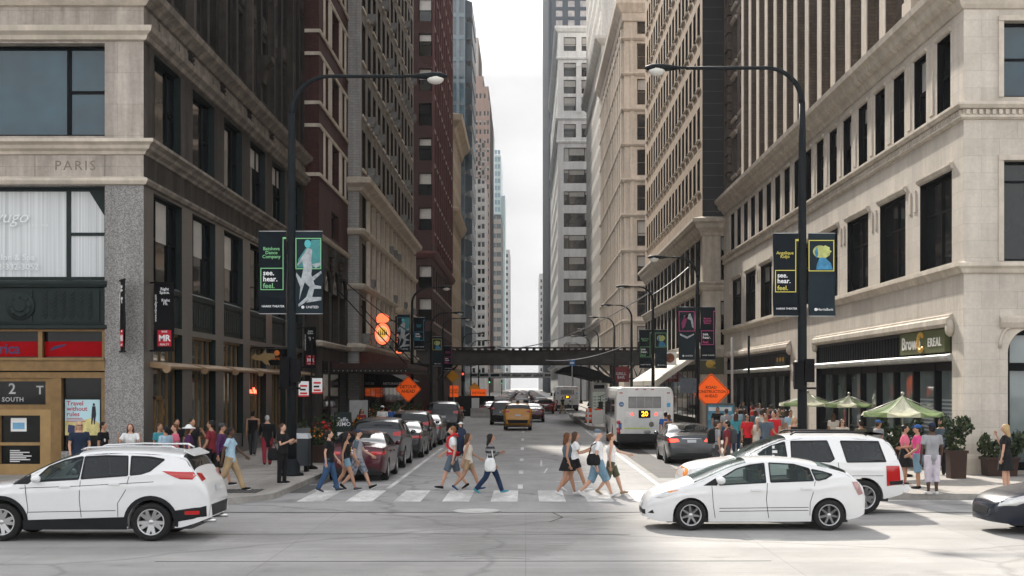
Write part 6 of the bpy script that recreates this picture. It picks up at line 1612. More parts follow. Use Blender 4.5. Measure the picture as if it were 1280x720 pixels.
def wheel_meshes(r,w,style):
    k=(r,w,style)
    if k in WHL: return WHL[k]
    t=MB(); t.lathe([(r*.66,-w*.42),(r*.72,-w*.5),(r*.93,-w*.5),(r*.985,-w*.40),(r,-w*.25),(r,w*.25),(r*.985,w*.40),(r*.93,w*.5),(r*.72,w*.5),(r*.66,w*.42)],n=32,axis='y',cap=False)
    q=MB(); q.lathe([(r*.67,-w*.2),(r*.705,-w*.46),(r*.66,-w*.48),(r*.62,-w*.40),(r*.60,-w*.1),(r*.58,w*.2)],n=32,axis='y',cap=False)
    q.lathe([(.001,-w*.12),(r*.6,-w*.08),(r*.6,-w*.06),(.001,-w*.1)],n=24,axis='y',mi=1); q.lathe([(.001,-w*.40),(r*.10,-w*.40),(r*.15,-w*.34),(r*.15,-w*.12)],n=16,axis='y',cap=False)
    ns={'seven':7,'five':5,'ten':10}[style]
    for i in range(ns):
        a=2*math.pi*i/ns; M=Matrix.Rotation(a,4,'Y'); wd=r*({'seven':.075,'five':.12,'ten':.05}[style])
        for sp in ((0,) if style!='five' else (-.16,.16)):
            p=[(r*.1,-wd,-w*.36),(r*.1,wd,-w*.36),(r*.62,wd*(.75)+sp*r,-w*.44),(r*.62,-wd*.75+sp*r,-w*.44)]
            q.add([M@Vector((x,y,z)) for x,z,y in p]+[M@Vector((x,-w*.16,z)) for x,z,y in p],[(0,1,2,3),(3,2,1,0),(0,4,5,1),(1,5,6,2),(2,6,7,3),(3,7,4,0)],0)
    WHL[k]=(t.mesh('wheel',[TYRE]),q.mesh('rim',[RIM,RIMB])); return WHL[k]
def sharp(o,a=38):
    try: o.data.set_sharp_from_angle(angle=R(a))
    except Exception: pass
    return o
def build_car(name,label,cat,sp,pm,loc,rz,wstyle='seven',rear=None,extra=None,glass=None,lod=0,group=None,lower=None):
    c=Car(sp); t=thing(name,label,cat,loc,group,rz)
    b=c.body(); merge(b,c.frame()); gl=glass or (GLS,GLP)
    ws,rs=c.screens; roof=c.crown(rs[1],ws[0]); merge(b,roof)
    for x0,x1 in ((c.cab[0],rs[0]),(ws[1],c.cab[1])):
        if x1-x0>.02: merge(b,c.crown(x0,x1,n=4))
    # screen corners: the painted strips beside the glass
    for x0,x1 in (ws,rs):
        e=c.crown(x0,x1); k=15; keep=[]
        for f in e.f:
            j=min(i%k for i in f)
            if j in (0,13): keep.append(f)
        e.f=keep; e.m=[0]*len(keep); e.sm=[True]*len(keep); merge(b,e)
    bo=sharp(b.obj('body',[pm],t))
    fl=MB(); fl.box(c.cab[0]+.05,c.cab[1]-.05,-c.W*.86,c.W*.86,c.zb((c.cab[0]+c.cab[1])/2)-.10,c.zb((c.cab[0]+c.cab[1])/2)-.012) if False else None
    # dark deck inside the cabin, seats
    i_=MB(); xm=[c.cab[0]+.06+(c.cab[1]-c.cab[0]-.12)*i/10 for i in range(11)]
    for a,e in zip(xm,xm[1:]):
        ya,ye=c.side(a,c.zb(a))*.955,c.side(e,c.zb(e))*.955
        i_.quad((a,-ya,c.zb(a)-.006),(e,-ye,c.zb(e)-.006),(e,ye,c.zb(e)-.006),(a,ya,c.zb(a)-.006),0)
    for x in c.seats:
        for y in (-.38,.38):
            z=c.zb(x); h=min(.34,c.zt(x)-z-.16); i_.box(x-.08,x+.06,y-.22,y+.22,z-.2,z+h*.62,1); i_.box(x-.06,x+.04,y-.12,y+.12,z+h*.68,z+h,1)
    i_.obj('interior',[INT,SEAT],t)
    c.crown(*ws,f=.96,off=.003).obj('windscreen',[gl[0]],t)
    c.crown(*rs,f=.95,off=.003).obj('rear_window',[gl[1]],t)
    for i,w in enumerate(c.windows):
        for sg in (1,-1):
            o=c.panel(w,-.004,both=False,sg_=(sg,),rows=8,cols=8).obj('window',[gl[0] if i==0 else gl[1]],t)
            c.line(w+[w[0]],.028,.003,sgs=(sg,)).obj('window_frame',[TRIM],o)
    wt,wr=wheel_meshes(c.rw,c.tw,wstyle)
    for xc in c.wheels:
        for sg in (1,-1):
            M=Matrix.Translation((xc,sg*(c.W*.97-c.tw*.5),c.rw)); 
            if sg>0: M=M@Matrix.Rotation(math.pi,4,'Z')
            M=M@Matrix.Rotation(R(17*xc),4,'Y')
            w=link('wheel',wt,t,M); link('rim',wr,w)
    u=MB(); u.box(c.wheels[0]-c.ra,c.wheels[0]+c.ra,-c.W*.55,c.W*.55,c.rw*.6,c.rw*1.8); u.box(c.wheels[1]-c.ra,c.wheels[1]+c.ra,-c.W*.55,c.W*.55,c.rw*.6,c.rw*1.8)
    u.box(.35,c.L-.45,-c.W*.8,c.W*.8,interp(c.bot,c.L/2)-.02,interp(c.bot,c.L/2)+.12); u.obj('underbody',[RIMB],t)
    # seams, handles
    sm=MB()
    for pts in c.seams: c.line(pts,.011,.0035,0,sm)
    sm.obj('door_seam',[TRIM],t)
    for x,z in c.handles:
        for sg in (1,-1): h=MB(); y=c.Y(x,z); h.box(x-.1,x+.1,sg*(y+.02)-.014,sg*(y+.02)+.014,z-.016,z+.016); h.obj('door_handle',[pm],t)
    for sg in (1,-1):
        x,z=c.mirror; y=c.Y(x,z); h=MB(); h.ball((x,sg*(y+.12),z+.04),.09,.1,.075,12,8); h.box(x-.03,x+.03,min(sg*y,sg*(y+.1)),max(sg*y,sg*(y+.1)),z-.02,z+.02); h.obj('mirror',[pm],t)
    for nm,m,kind,poly,*o in c.lights:
        off=o[0] if o else .006
        if kind=='side':
            for sg in ((1,),(-1,)): c.panel(poly,off,both=False,sg_=sg,rows=6,cols=6).obj(nm,[m],t)
        else:
            for sg in (1,-1):
                q=c.end_panel(poly,kind=='front',off)
                if sg<0: q.v=[(x,-y,z) for x,y,z in q.v]; q.f=[f[::-1] for f in q.f]
                q.obj(nm,[m],t)
    for nm,m,kind,poly,*o in c.panels:
        off=o[0] if o else .005
        if kind=='side':
            for sg in (1,-1): c.panel(poly,off,both=False,sg_=(sg,),rows=6,cols=14).obj(nm,[m],t)
        else: c.end_panel(poly,kind=='front',off).obj(nm,[m],t)
    if lower: # dark cladding round the wheel arches and along the sill
        m=MB()
        for xc in c.wheels:
            n=18
            for sg in (1,-1):
                for k in range(n):
                    P=[]
                    for rr,a in ((c.ra*.995,k),(c.ra+.075,k),(c.ra+.075,k+1),(c.ra*.995,k+1)):
                        q=math.pi*(-.06+1.12*a/n); x=xc+rr*math.cos(q); z=c.rw+rr*math.sin(q); x=min(max(x,.01),c.L-.01); P.append((x,sg*(c.Y(x,max(z,.2))+.008),z))
                    m.add(P[::-1] if sg<0 else P,[(0,1,2,3)],0,True)
        for x0,x1 in lower: c.panel([(x0,.22),(x1,.22),(x1,.40),(x0,.46)],.008,rows=3,cols=12,m=m)
        m.obj('cladding',[TRIM],t)
    if extra: extra(c,t)
    return t
WPNT=paint('white_car_paint',(.72,.72,.71)); WPNT2=paint('white_suv_paint',(.76,.76,.75)); BKP=paint('black_car_paint',(.010,.011,.012)); MRN=paint('maroon_car_paint',(.06,.008,.014),.2,.2); GRYP=paint('grey_car_paint',(.075,.08,.085),.22,.5); SLV=paint('silver_car_paint',(.14,.14,.138),.25,.5); NVY=paint('blue_black_paint',(.008,.012,.022)); TXI=paint('taxi_paint',(.62,.27,.015)); DRED=paint('dark_red_paint',(.12,.012,.012))
# --- compact suv (the white one on the left)
SUV=dict(W=.92,roofw=.74,rw=.36,ra=.425,tw=.23,wheels=(1.06,3.80),
 top=[(0,.78),(.06,1.05),(.17,1.22),(.30,1.42),(.46,1.63),(.72,1.69),(1.2,1.735),(1.8,1.745),(2.3,1.71),(2.75,1.58),(3.1,1.42),(3.4,1.26),(3.62,1.13),(3.9,1.09),(4.3,1.02),(4.6,.88),(4.74,.70),(4.78,.45)],
 belt=[(0,.78),(.2,1.2),(.5,1.27),(1.0,1.25),(2.0,1.18),(3.2,1.07),(3.6,1.06),(3.9,1.0),(4.4,.86),(4.78,.45)],
 bot=[(0,.44),(.25,.34),(.6,.25),(2.4,.24),(4.3,.26),(4.78,.32)],
 plan=[(0,.80),(.05,.87),(.2,.94),(.6,.985),(1.5,1.0),(3.6,1.0),(4.2,.95),(4.55,.85),(4.72,.70),(4.78,.55)],
 cab=(.24,3.6),screens=((2.42,3.58),(.28,.50)),seats=(1.35,2.35),
 windows=[[(3.22,1.12),(2.94,1.40),(2.66,1.515),(2.36,1.58),(2.34,1.575),(2.38,1.17)],[(2.30,1.58),(1.9,1.60),(1.52,1.59),(1.48,1.24),(2.33,1.175)],[(1.45,1.59),(1.1,1.575),(.84,1.53),(1.08,1.32),(1.24,1.265),(1.43,1.245)]],
 seams=[[(3.35,1.06),(3.3,.6),(3.33,.45)],[(2.34,1.16),(2.36,.8),(2.33,.45)],[(1.45,1.23),(1.52,.95),(1.66,.72),(1.66,.46)],[(3.45,1.0),(2.4,1.04),(1.0,1.12)],[(3.3,.55),(1.7,.58)]],
 handles=[(2.62,1.03),(1.72,1.08)],mirror=(3.12,1.14),
 lights=[('tail_light',LRED,'side',[(.86,1.32),(.3,1.30),(.22,1.25),(.30,1.16),(.52,1.165),(.70,1.24)]),('tail_light',LRED,'rear',[(.55,1.15),(.80,1.12),(.80,1.29),(.55,1.26)]),('headlight',LCLR,'front',[(.35,.78),(.62,.80),(.62,.93),(.38,.88)],.008),('reflector',LRED,'side',[(.44,.50),(.18,.50),(.18,.57),(.44,.57)],.014)],
 panels=[('rear_bumper',TRIM,'side',[(.62,.36),(.06,.46),(.06,.66),(.62,.58)],.008),('rear_bumper',TRIM,'rear',[(-.74,.46),(.74,.46),(.74,.68),(-.74,.68)],.008),('number_plate',PLATE,'rear',[(-.17,.92),(.17,.92),(.17,1.02),(-.17,1.02)],.012),('window_frame',TRIM,'side',[(3.6,1.075),(3.28,1.33),(3.24,1.13),(3.30,1.075)],.003),('grille',TRIM,'front',[(-.4,.55),(.4,.55),(.42,.72),(-.42,.72)])])
def suv_extra(c,t):
    for sg in (1,-1): m=MB(); m.tube([(.62,sg*.60,1.70),(.75,sg*.61,1.765),(1.6,sg*.62,1.775),(2.3,sg*.60,1.745),(2.42,sg*.59,1.70)],.02,8); m.obj('roof_rail',[CHR],t)
    m=MB(); m.poly([(.33,-.6,1.585),(.33,.6,1.585),(.52,.62,1.675),(.52,-.62,1.675)],(0,0,.025)); m.obj('spoiler',[WPNT if t['category']!='taxi' else TXI],t)
    for sg in (1,-1): m=MB(); m.lathe([(.04,-.05),(.045,.25)],(0,sg*.5,.36),10,'x'); m.obj('exhaust',[CHR],t)
X0=lambda u,Y:gX(u,Y)
suv1=build_car('suv','white compact suv driving left along the cross street','suv',SUV,WPNT,(X0(277,24.85)-.24,24.85+.9,0),math.pi,'five',extra=suv_extra,lower=((1.5,3.4),)); suv1.scale=(1,1,.975)
# --- white hatchback
HB=dict(W=.86,roofw=.72,rw=.305,ra=.345,tw=.19,wheels=(.74,3.46),
 top=[(0,.72),(.05,.90),(.14,1.0),(.36,1.18),(.81,1.305),(1.32,1.395),(1.79,1.425),(2.26,1.405),(2.58,1.335),(2.9,1.215),(3.19,1.09),(3.47,.985),(3.84,.865),(4.12,.765),(4.3,.63),(4.37,.46)],
 belt=[(0,.72),(.12,.95),(.4,1.05),(.67,1.03),(1.0,.965),(2.0,.93),(2.9,.88),(3.3,.86),(3.8,.76),(4.2,.6),(4.37,.46)],
 bot=[(0,.32),(.2,.24),(.6,.19),(2.2,.17),(4.0,.17),(4.37,.25)],
 plan=[(0,.78),(.06,.87),(.3,.96),(.9,1.0),(3.2,1.0),(3.8,.95),(4.15,.83),(4.3,.66),(4.37,.45)],
 cab=(.32,3.42),screens=((2.35,3.40),(.40,.95)),seats=(1.25,2.15),
 windows=[[(2.90,.90),(2.84,1.04),(2.55,1.205),(2.3,1.275),(2.0,1.315),(1.99,.95)],[(1.9,1.32),(1.42,1.295),(1.12,1.21),(1.05,.985),(1.89,.955)],[(1.07,1.195),(.86,1.155),(.68,1.10),(.80,1.03),(.95,.99),(1.0,.99)]],
 seams=[[(3.05,.88),(3.02,.5),(2.98,.25)],[(1.96,.94),(1.98,.6),(1.93,.25)],[(1.02,.97),(1.06,.75),(1.12,.55),(1.12,.3)],[(2.9,.38),(1.15,.40)],[(2.9,.44),(1.15,.46)]],
 handles=[(2.18,.80),(1.20,.83)],mirror=(2.88,.95),
 lights=[('headlight',LCLR,'side',[(4.16,.64),(3.95,.76),(3.72,.80),(3.80,.72),(4.0,.63)],.006),('turn_signal',LAMB,'side',[(3.93,.765),(3.72,.805),(3.70,.795),(3.88,.745)],.010),('tail_light',mat('tail_lamp_pale',(.38,.22,.21),.15,var=.25,scale=12,coat=.6),'side',[(.30,.96),(.16,.98),(.06,.72),(.16,.69)],.006),('tail_light',LRED,'rear',[(.5,.72),(.68,.72),(.66,.95),(.54,.95)])],
 panels=[('number_plate',PLATE,'front',[(-.17,.42),(.17,.42),(.17,.53),(-.17,.53)],.01),('grille',TRIM,'front',[(-.5,.30),(.5,.30),(.5,.39),(-.5,.39)]),('window_frame',TRIM,'side',[(3.22,.885),(2.97,1.03),(2.93,.93),(2.95,.885)],.003),('fog_lamp_trim',TRIM,'side',[(4.29,.33),(4.2,.40),(4.17,.33)],.006)])
def hb_extra(c,t):
    m=MB(); m.poly([(.34,-.55,1.13),(.34,.55,1.13),(.62,.58,1.24),(.62,-.58,1.24)],(0,0,.025)); m.obj('spoiler',[TRIM],t)
    m=MB(); m.box(-.06,.03,-.25,.25,.48,.56) if False else None
build_car('hatchback','white liftback hatchback driving left, nearest car on the sunny side','hatchback',HB,WPNT,(X0(1084,26.7),26.7+.84,0),math.pi,'seven',extra=hb_extra,glass=(clearglass('hatch_glass',(.72,.82,.80),.03,.36,(.03,.045,.045)),)*2)
# --- big white suv
BS=dict(W=.98,roofw=.80,rw=.38,ra=.44,tw=.25,wheels=(.93,3.95),
 top=[(0,.75),(.05,1.02),(.12,1.2),(.24,1.5),(.36,1.66),(.7,1.735),(1.2,1.775),(2.25,1.775),(2.6,1.73),(3.08,1.57),(3.5,1.37),(3.75,1.235),(4.13,1.19),(4.65,1.09),(4.86,.97),(4.93,.74),(4.95,.5)],
 belt=[(0,.75),(.1,1.12),(.5,1.14),(2.6,1.17),(3.7,1.14),(4.2,1.08),(4.7,.9),(4.95,.5)],
 bot=[(0,.46),(.3,.38),(.8,.3),(4.2,.3),(4.95,.36)],
 plan=[(0,.86),(.05,.92),(.3,.98),(.9,1.0),(4.2,1.0),(4.6,.95),(4.85,.86),(4.95,.7)],
 cab=(.16,3.73),screens=((2.62,3.70),(.18,.42)),seats=(.95,1.75,2.6),
 windows=[[(3.42,1.215),(3.16,1.41),(2.98,1.51),(2.66,1.60),(2.62,1.22)],[(2.52,1.615),(1.72,1.625),(1.58,1.23),(1.68,1.165),(2.52,1.19)],[(1.42,1.62),(.58,1.61),(.44,1.17),(1.30,1.16)]],
 seams=[[(3.55,1.14),(3.5,.6)],[(2.57,1.16),(2.57,.5)],[(1.5,1.15),(1.45,.7)],[(3.5,.85),(.5,.86)]],handles=[(2.75,1.02),(1.7,1.02)],mirror=(3.35,1.24),
 lights=[('tail_light',LRED,'side',[(.44,1.08),(.14,1.08),(.10,.66),(.42,.63)],.010),('tail_light',LRED,'rear',[(.72,.64),(.88,.64),(.86,1.08),(.74,1.08)]),('headlight',LAMB,'side',[(4.92,.80),(4.84,.80),(4.78,1.0),(4.84,1.02)],.008),('headlight',LCLR,'side',[(4.80,.86),(4.62,.90),(4.62,1.0),(4.76,1.0)],.008)],
 panels=[('number_plate',PLATE,'rear',[(-.17,.78),(.17,.78),(.17,.9),(-.17,.9)],.01),('rear_bumper',TRIM,'side',[(.36,.66),(.05,.66),(.05,.76),(.36,.74)],.012)])
def bs_extra(c,t):
    for sg in (1,-1): m=MB(); m.tube([(.8,sg*.66,1.74),(.9,sg*.66,1.81),(2.4,sg*.66,1.81),(2.5,sg*.65,1.75)],.022,8); m.obj('roof_rail',[TRIM],t); m=MB(); m.box(.38,.62,-.5,.5,1.745,1.775); m.obj('brake_light',[LRED],t)
    m=MB(); m.box(-.10,.05,-.85,.85,.50,.66); m.obj('rear_step',[WPNT2],t); m=MB(); m.box(-.11,.12,-.8,.8,.66,.70); m.obj('rear_step',[TRIM],t)
    for k in range(3): m=MB(); m.box(2.9-.06*(k%2),2.95,c.Y(2.9,1.3)+.004,c.Y(2.9,1.3)+.012,1.26+.1*k,1.32+.1*k); m.obj('window_sticker',[WSG],t)
build_car('large_suv','big white suv behind the hatchback, nosing out of the side street','suv',BS,WPNT2,(X0(1133,30.0),30.0+.98,0),math.pi,'five',extra=bs_extra)
# --- four-door sedan, used parked and driving
SD=dict(W=.91,roofw=.70,rw=.33,ra=.375,tw=.22,wheels=(1.02,3.80),
 top=[(0,.70),(.04,.95),(.10,1.06),(.45,1.08),(.80,1.12),(1.15,1.27),(1.55,1.40),(2.0,1.455),(2.5,1.45),(2.85,1.38),(3.25,1.20),(3.6,1.03),(3.9,.97),(4.4,.86),(4.7,.72),(4.82,.55),(4.84,.4)],
 belt=[(0,.70),(.1,.97),(.8,1.0),(2.0,.98),(3.3,.94),(3.6,.93),(4.2,.83),(4.6,.7),(4.84,.4)],
 bot=[(0,.36),(.3,.27),(.7,.22),(4.3,.21),(4.84,.26)],
 plan=[(0,.80),(.05,.88),(.25,.95),(.8,1.0),(3.6,1.0),(4.2,.95),(4.6,.85),(4.78,.7),(4.84,.5)],
 cab=(.82,3.58),screens=((2.6,3.55),(.86,1.50)),seats=(1.6,2.45),
 windows=[[(3.16,.98),(2.95,1.16),(2.72,1.28),(2.3,1.345),(2.26,1.0)],[(2.2,1.35),(1.85,1.335),(1.45,1.26),(1.32,1.03),(2.2,1.0)],[(1.38,1.23),(1.2,1.16),(1.08,1.08),(1.12,1.04),(1.27,1.035)]],
 seams=[[(3.4,.94),(3.35,.4)],[(2.24,.98),(2.24,.35)],[(1.28,1.0),(1.4,.7),(1.5,.4)],[(3.6,.76),(.9,.82)]],handles=[(2.45,.84),(1.5,.87)],mirror=(3.08,1.0),
 lights=[('tail_light',LRED,'rear',[(.45,.80),(.82,.76),(.82,.93),(.45,.90)]),('tail_light',LRED,'side',[(.42,.92),(.08,.90),(.06,.78),(.3,.82)],.006),('headlight',LCLR,'side',[(4.66,.60),(4.36,.68),(4.2,.80),(4.5,.75)],.006)],
 panels=[('number_plate',PLATE,'rear',[(-.16,.80),(.16,.80),(.16,.90),(-.16,.90)],.008),('rear_bumper',TRIM,'rear',[(-.72,.30),(.72,.30),(.76,.42),(-.76,.42)],.008),('grille',TRIM,'front',[(-.4,.40),(.4,.40),(.45,.55),(-.45,.55)]),('trunk_trim',CHR,'rear',[(-.36,.93),(.36,.93),(.36,.95),(-.36,.95)],.008)])
sn=dict(SD); sn['lights']=SD['lights'][:2]+[('headlight',LCLR,'side',[(4.73,.58),(4.42,.60),(4.0,.79),(4.28,.81),(4.66,.72)],.008)]
nose=build_car('sedan','blue-black sedan entering at the right edge, only its nose showing','car',sn,NVY,(8.9+4.84,25.75+.9,0),math.pi,'five'); nose.scale=(1,1,.94)
DG=(GLK,GLK)
PARK='cars parked nose to tail along the shaded kerb'
PX=-5.02
def up(label,sp,pm,x,y,name,cat='car',group=None,rz=90,ws='ten',**k): return build_car(name,label,cat,sp,pm,(x,y,0),R(rz),ws,glass=DG,group=group,**k)
sd_m=up('maroon sedan parked first in the row beside the crosswalk',SD,MRN,PX,40.1,'parked_car',group=PARK)
up('dark grey suv parked second, right behind the maroon sedan',SUV,GRYP,PX-.05,46.2,'parked_car',group=PARK)
sd_b=up('black sedan parked third in the row by the kerb',SD,BKP,PX+.1,52.9,'parked_car',group=PARK)
suv_b=up('black suv parked fourth in the row by the kerb',SUV,BKP,PX,58.9,'parked_car',group=PARK)
sd_s=up('silver sedan parked fifth, just before the last black suv',SD,SLV,PX+.15,64.6,'parked_car',group=PARK)
copy_tree(suv_b,(PX+.3,77,0),R(90),'large black suv parked last in the row, out towards the lane',PARK,scale=(1,1.12,1.12))
so=dict(SD); so['lights']=[('tail_light',LREDG,'rear',[(.45,.84),(.84,.78),(.84,.95),(.5,.93)])]+SD['lights'][1:]
up('dark grey sedan with lit tail lamp waiting behind the bus','car' and so,GRYP,5.98,48.9,'sedan')
def taxi_extra(c,t):
    m=MB(); m.box(1.5,1.75,-.35,.35,1.77,1.93); m.obj('roof_sign',[mat('roof_sign_white',(.7,.7,.68),.4,var=0)],t); m=MB(); m.box(1.0,1.1,-.1,.1,1.75,1.9); m.obj('roof_sign',[TRIM],t)
tx=up('orange-yellow suv taxi in the middle of the street, seen from behind',SUV,TXI,-.5,86,'taxi','taxi',extra=taxi_extra,lower=((1.5,3.4),))
TRAF='cars queuing far down the street'
copy_tree(suv_b,(-1.7,98,0),R(90),'black suv just ahead of the taxi on its near side',TRAF)
copy_tree(sd_m,(-3.2,122,0),R(90),'dark red sedan beside the concrete barrier',TRAF)
copy_tree(sd_m,(.6,106,0),R(90),'dark red sedan half hidden ahead of the taxi',TRAF)
rng=random.Random(5); k=0
GLKM=mat('dusty_car_glass',(.02,.024,.026),.5,var=.1,spec=.15)  # far cars get matte, darker paint and glass to hold down sky glare
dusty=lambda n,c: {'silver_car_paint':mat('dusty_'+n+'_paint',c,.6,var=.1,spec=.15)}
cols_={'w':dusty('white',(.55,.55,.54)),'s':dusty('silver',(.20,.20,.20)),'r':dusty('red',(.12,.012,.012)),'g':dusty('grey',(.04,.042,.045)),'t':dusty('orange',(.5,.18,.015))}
Y=136; cnt={}; ORD=['first','second','third','fourth','fifth','sixth','seventh','eighth','ninth','tenth','eleventh','twelfth']
names=['pale','white','dark red','grey','orange','silver']
cl=('g','s','r','g','s','r','g','w','r','g','s','r','g','t')
colname={'w':'white','s':'silver','r':'dark red','g':'dark grey','t':'orange'}
while Y<420:
    for x in (-3.1,-.6) if k%5 else (-3.1,-.6,1.9):
        q=cl[k%len(cl)]; k+=1
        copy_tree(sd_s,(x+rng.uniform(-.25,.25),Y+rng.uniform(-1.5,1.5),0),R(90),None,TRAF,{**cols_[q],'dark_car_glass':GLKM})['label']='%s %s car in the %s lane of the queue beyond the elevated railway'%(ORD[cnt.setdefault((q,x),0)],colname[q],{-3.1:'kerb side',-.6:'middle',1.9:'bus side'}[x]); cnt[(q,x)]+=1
    Y+=12*(1+ (Y-136)/260)
copy_tree(sd_b,(-6.2,90,0),R(90),'black sedan parked past the canopy near the barrier',PARK) if False else None
# --- city bus
BUSW=mat('bus_white',(.66,.655,.63),.35,var=.06,scale=1.5,streak=.12,coat=.3); BUSD=mat('bus_dark',(.02,.02,.021),.5,var=.2); BUSG=mat('bus_grille',(.10,.10,.10),.5,.3,var=.2)
def bus(label,loc,rz,num=True):
    t=thing('city_bus',label,'bus',loc,None,rz); W_,L_,H0,H1=1.29,12.2,.36,2.78
    prof=[(-W_*.97,H0),(-W_,.7),(-W_,2.4),(-W_*.97,2.6),(-W_*.90,H1-.04),(-W_*.8,H1),(W_*.8,H1),(W_*.90,H1-.04),(W_*.97,2.6),(W_,2.4),(W_,.7),(W_*.97,H0)]
    m=MB(); rings=[]
    for x,s_ in ((0,.965),(.04,.985),(.12,1.0),(L_-.12,1.0),(L_,.96)): rings.append([(x,y*s_,1.5+(z-1.5)*s_) for y,z in prof][::-1])
    m.rings(rings,True,0,False); m.obj('body',[BUSW],t)
    def rp(nm,y0,y1,z0,z1,mm,d=.006,par=None): q=MB(); q.box(-d,-.001,y0,y1,z0,z1); return q.obj(nm,[mm],par or t)
    rp('bumper',-1.24,1.24,.40,.72,BUSD,.07); rp('skirt',-1.2,1.2,.36,.40,BUSD,.02)
    g=rp('engine_grille',-.72,.72,1.86,2.36,BUSG,.02)
    q=MB()
    for k in range(9): q.box(-.03,-.02,-.7,.7,1.89+.05*k,1.915+.05*k)
    for y in (-.36,0,.36): q.box(-.032,-.02,y-.01,y+.01,1.86,2.36)
    q.obj('louvre',[mat('louvre_grey',(.34,.34,.33),.4,.3,var=.1)],g)
    s=rp('route_display',-.25,.27,1.42,1.76,BLK,.03)
    lettering('20',.30,frame_mat((-.034,.0,1.59),(0,-1,0),(-1,0,0)),mat('amber_led',(1,.42,.02),.5,var=0,emit=1.6),s,'lettering',.002,.01)
    rp('advert_board',-.86,.92,.92,1.36,mat('bus_advert',(.56,.58,.56),.4,var=.12,scale=2.5),.012); rp('advert_stripe',-.2,.9,.93,.985,mat('lime_stripe',(.5,.6,.12),.5),.014)
    q=MB(); q.ball((-.014,-.30,1.13),.006,.12,.12,10,6); q.obj('advert_picture',[mat('advert_dark',(.16,.14,.13),.6,var=.5,scale=14)],t)
    for y0,y1 in ((.5,.86),(-.8,-.42)): rp('lamp_plate',y0,y1,1.46,1.7,mat('plate_pale',(.7,.68,.66),.4),.012)
    for y in (.55,-.5):
        q=MB(); q.lathe([(.001,-.02),(.06,-.02),(.065,0)],(0,y+.0,1.58),14,'x'); q.lathe([(.001,-.024),(.03,-.024),(.03,-.02)],(0,y,1.58),12,'x',1); q.obj('tail_light',[LREDG,WSG],t)
    for y in (.35,.0,-.35,1.05,-1.05): rp('marker_light',y-.07,y+.07,2.66 if abs(y)<.5 else 2.5,2.70 if abs(y)<.5 else 2.55,LRED,.02)
    b_=rp('direction_sign',1.02,1.16,.9,1.2,mat('bus_blue',(.04,.12,.3),.4),.014); rp('sticker',-1.14,-.98,1.9,2.08,mat('sticker_blue',(.05,.35,.6),.4),.01)
    q=MB(); q.lathe([(.001,-.012),(.11,-.012),(.11,0)],(0,1.03,2.02),14,'x'); q.obj('emblem',[mat('bus_blue',(.04,.12,.3))],t)
    lettering('cta',.13,frame_mat((-.013,1.03,2.02),(0,-1,0),(-1,0,0)),BWHITE,t,'lettering',.001); lettering('1855',.14,frame_mat((-.006,-.98,1.47),(0,-1,0),(-1,0,0)),mat('bus_blue',(.04,.12,.3)),t,'lettering',.001,.01)
    for z in (1.22,.92,.78):
        q=MB(); q.lathe([(.001,-.03),(.085,-.03),(.09,0)],(0,1.16,z),14,'x'); q.obj('tail_light',[LRED],t)
    q=MB(); q.ball((-.01,-.12,.80),.02,.16,.09,12,6); q.obj('engine_badge',[mat('badge_grey',(.25,.25,.24),.4,.4)],t)
    for sg in (1,-1):
        for k in range(8):
            q=MB(); x=.9+1.36*k; q.box(x,x+1.24,min(sg*W_,sg*(W_+.006)),max(sg*W_,sg*(W_+.006)),1.35,2.3); q.obj('window',[GLK],t)
    q=MB(); q.poly([(-.0,0,0)]*0 or [(L_+.001,-1.15,1.1),(L_+.001,1.15,1.1),(L_+.001,1.12,2.35),(L_+.001,-1.12,2.35)],(.006,0,0)); q.obj('windscreen',[GLK],t)
    wt,wr=wheel_meshes(.48,.28,'ten')
    for xc in (2.9,9.3):
        for sg in (1,-1):
            q=MB(); q.poly([(xc+.6*math.cos(math.pi*i/12),sg*(W_+.003),.48+.6*math.sin(math.pi*i/12)) for i in range(13)],(0,sg*.004,0)); q.obj('wheel_arch',[BUSD],t)
            M=Matrix.Translation((xc,sg*(W_-.11),.48)); M=M@Matrix.Rotation(math.pi,4,'Z') if sg>0 else M
            w=link('wheel',wt,t,M); link('rim',wr,w)
    q=MB(); q.box(.3,11.8,-1.1,1.1,.28,.5); q.obj('underbody',[BUSD],t)
    for sg in (1,-1):
        q=MB(); q.tube([(L_-.05,sg*1.2,2.4),(L_+.25,sg*1.5,2.3),(L_+.25,sg*1.5,2.0)],.02,6); q.box(L_+.18,L_+.3,sg*1.5-.12,sg*1.5+.12,1.6,2.0); q.obj('mirror',[BUSD],t)
    return t
bs_=bus('white city bus showing route 20 on its back, pulled up in the bus lane',(5.28,60.3,0),R(88.9))
copy_tree(bs_,(4.6,150,0),R(90),'second pale bus far down the sunny side beyond the shelter')
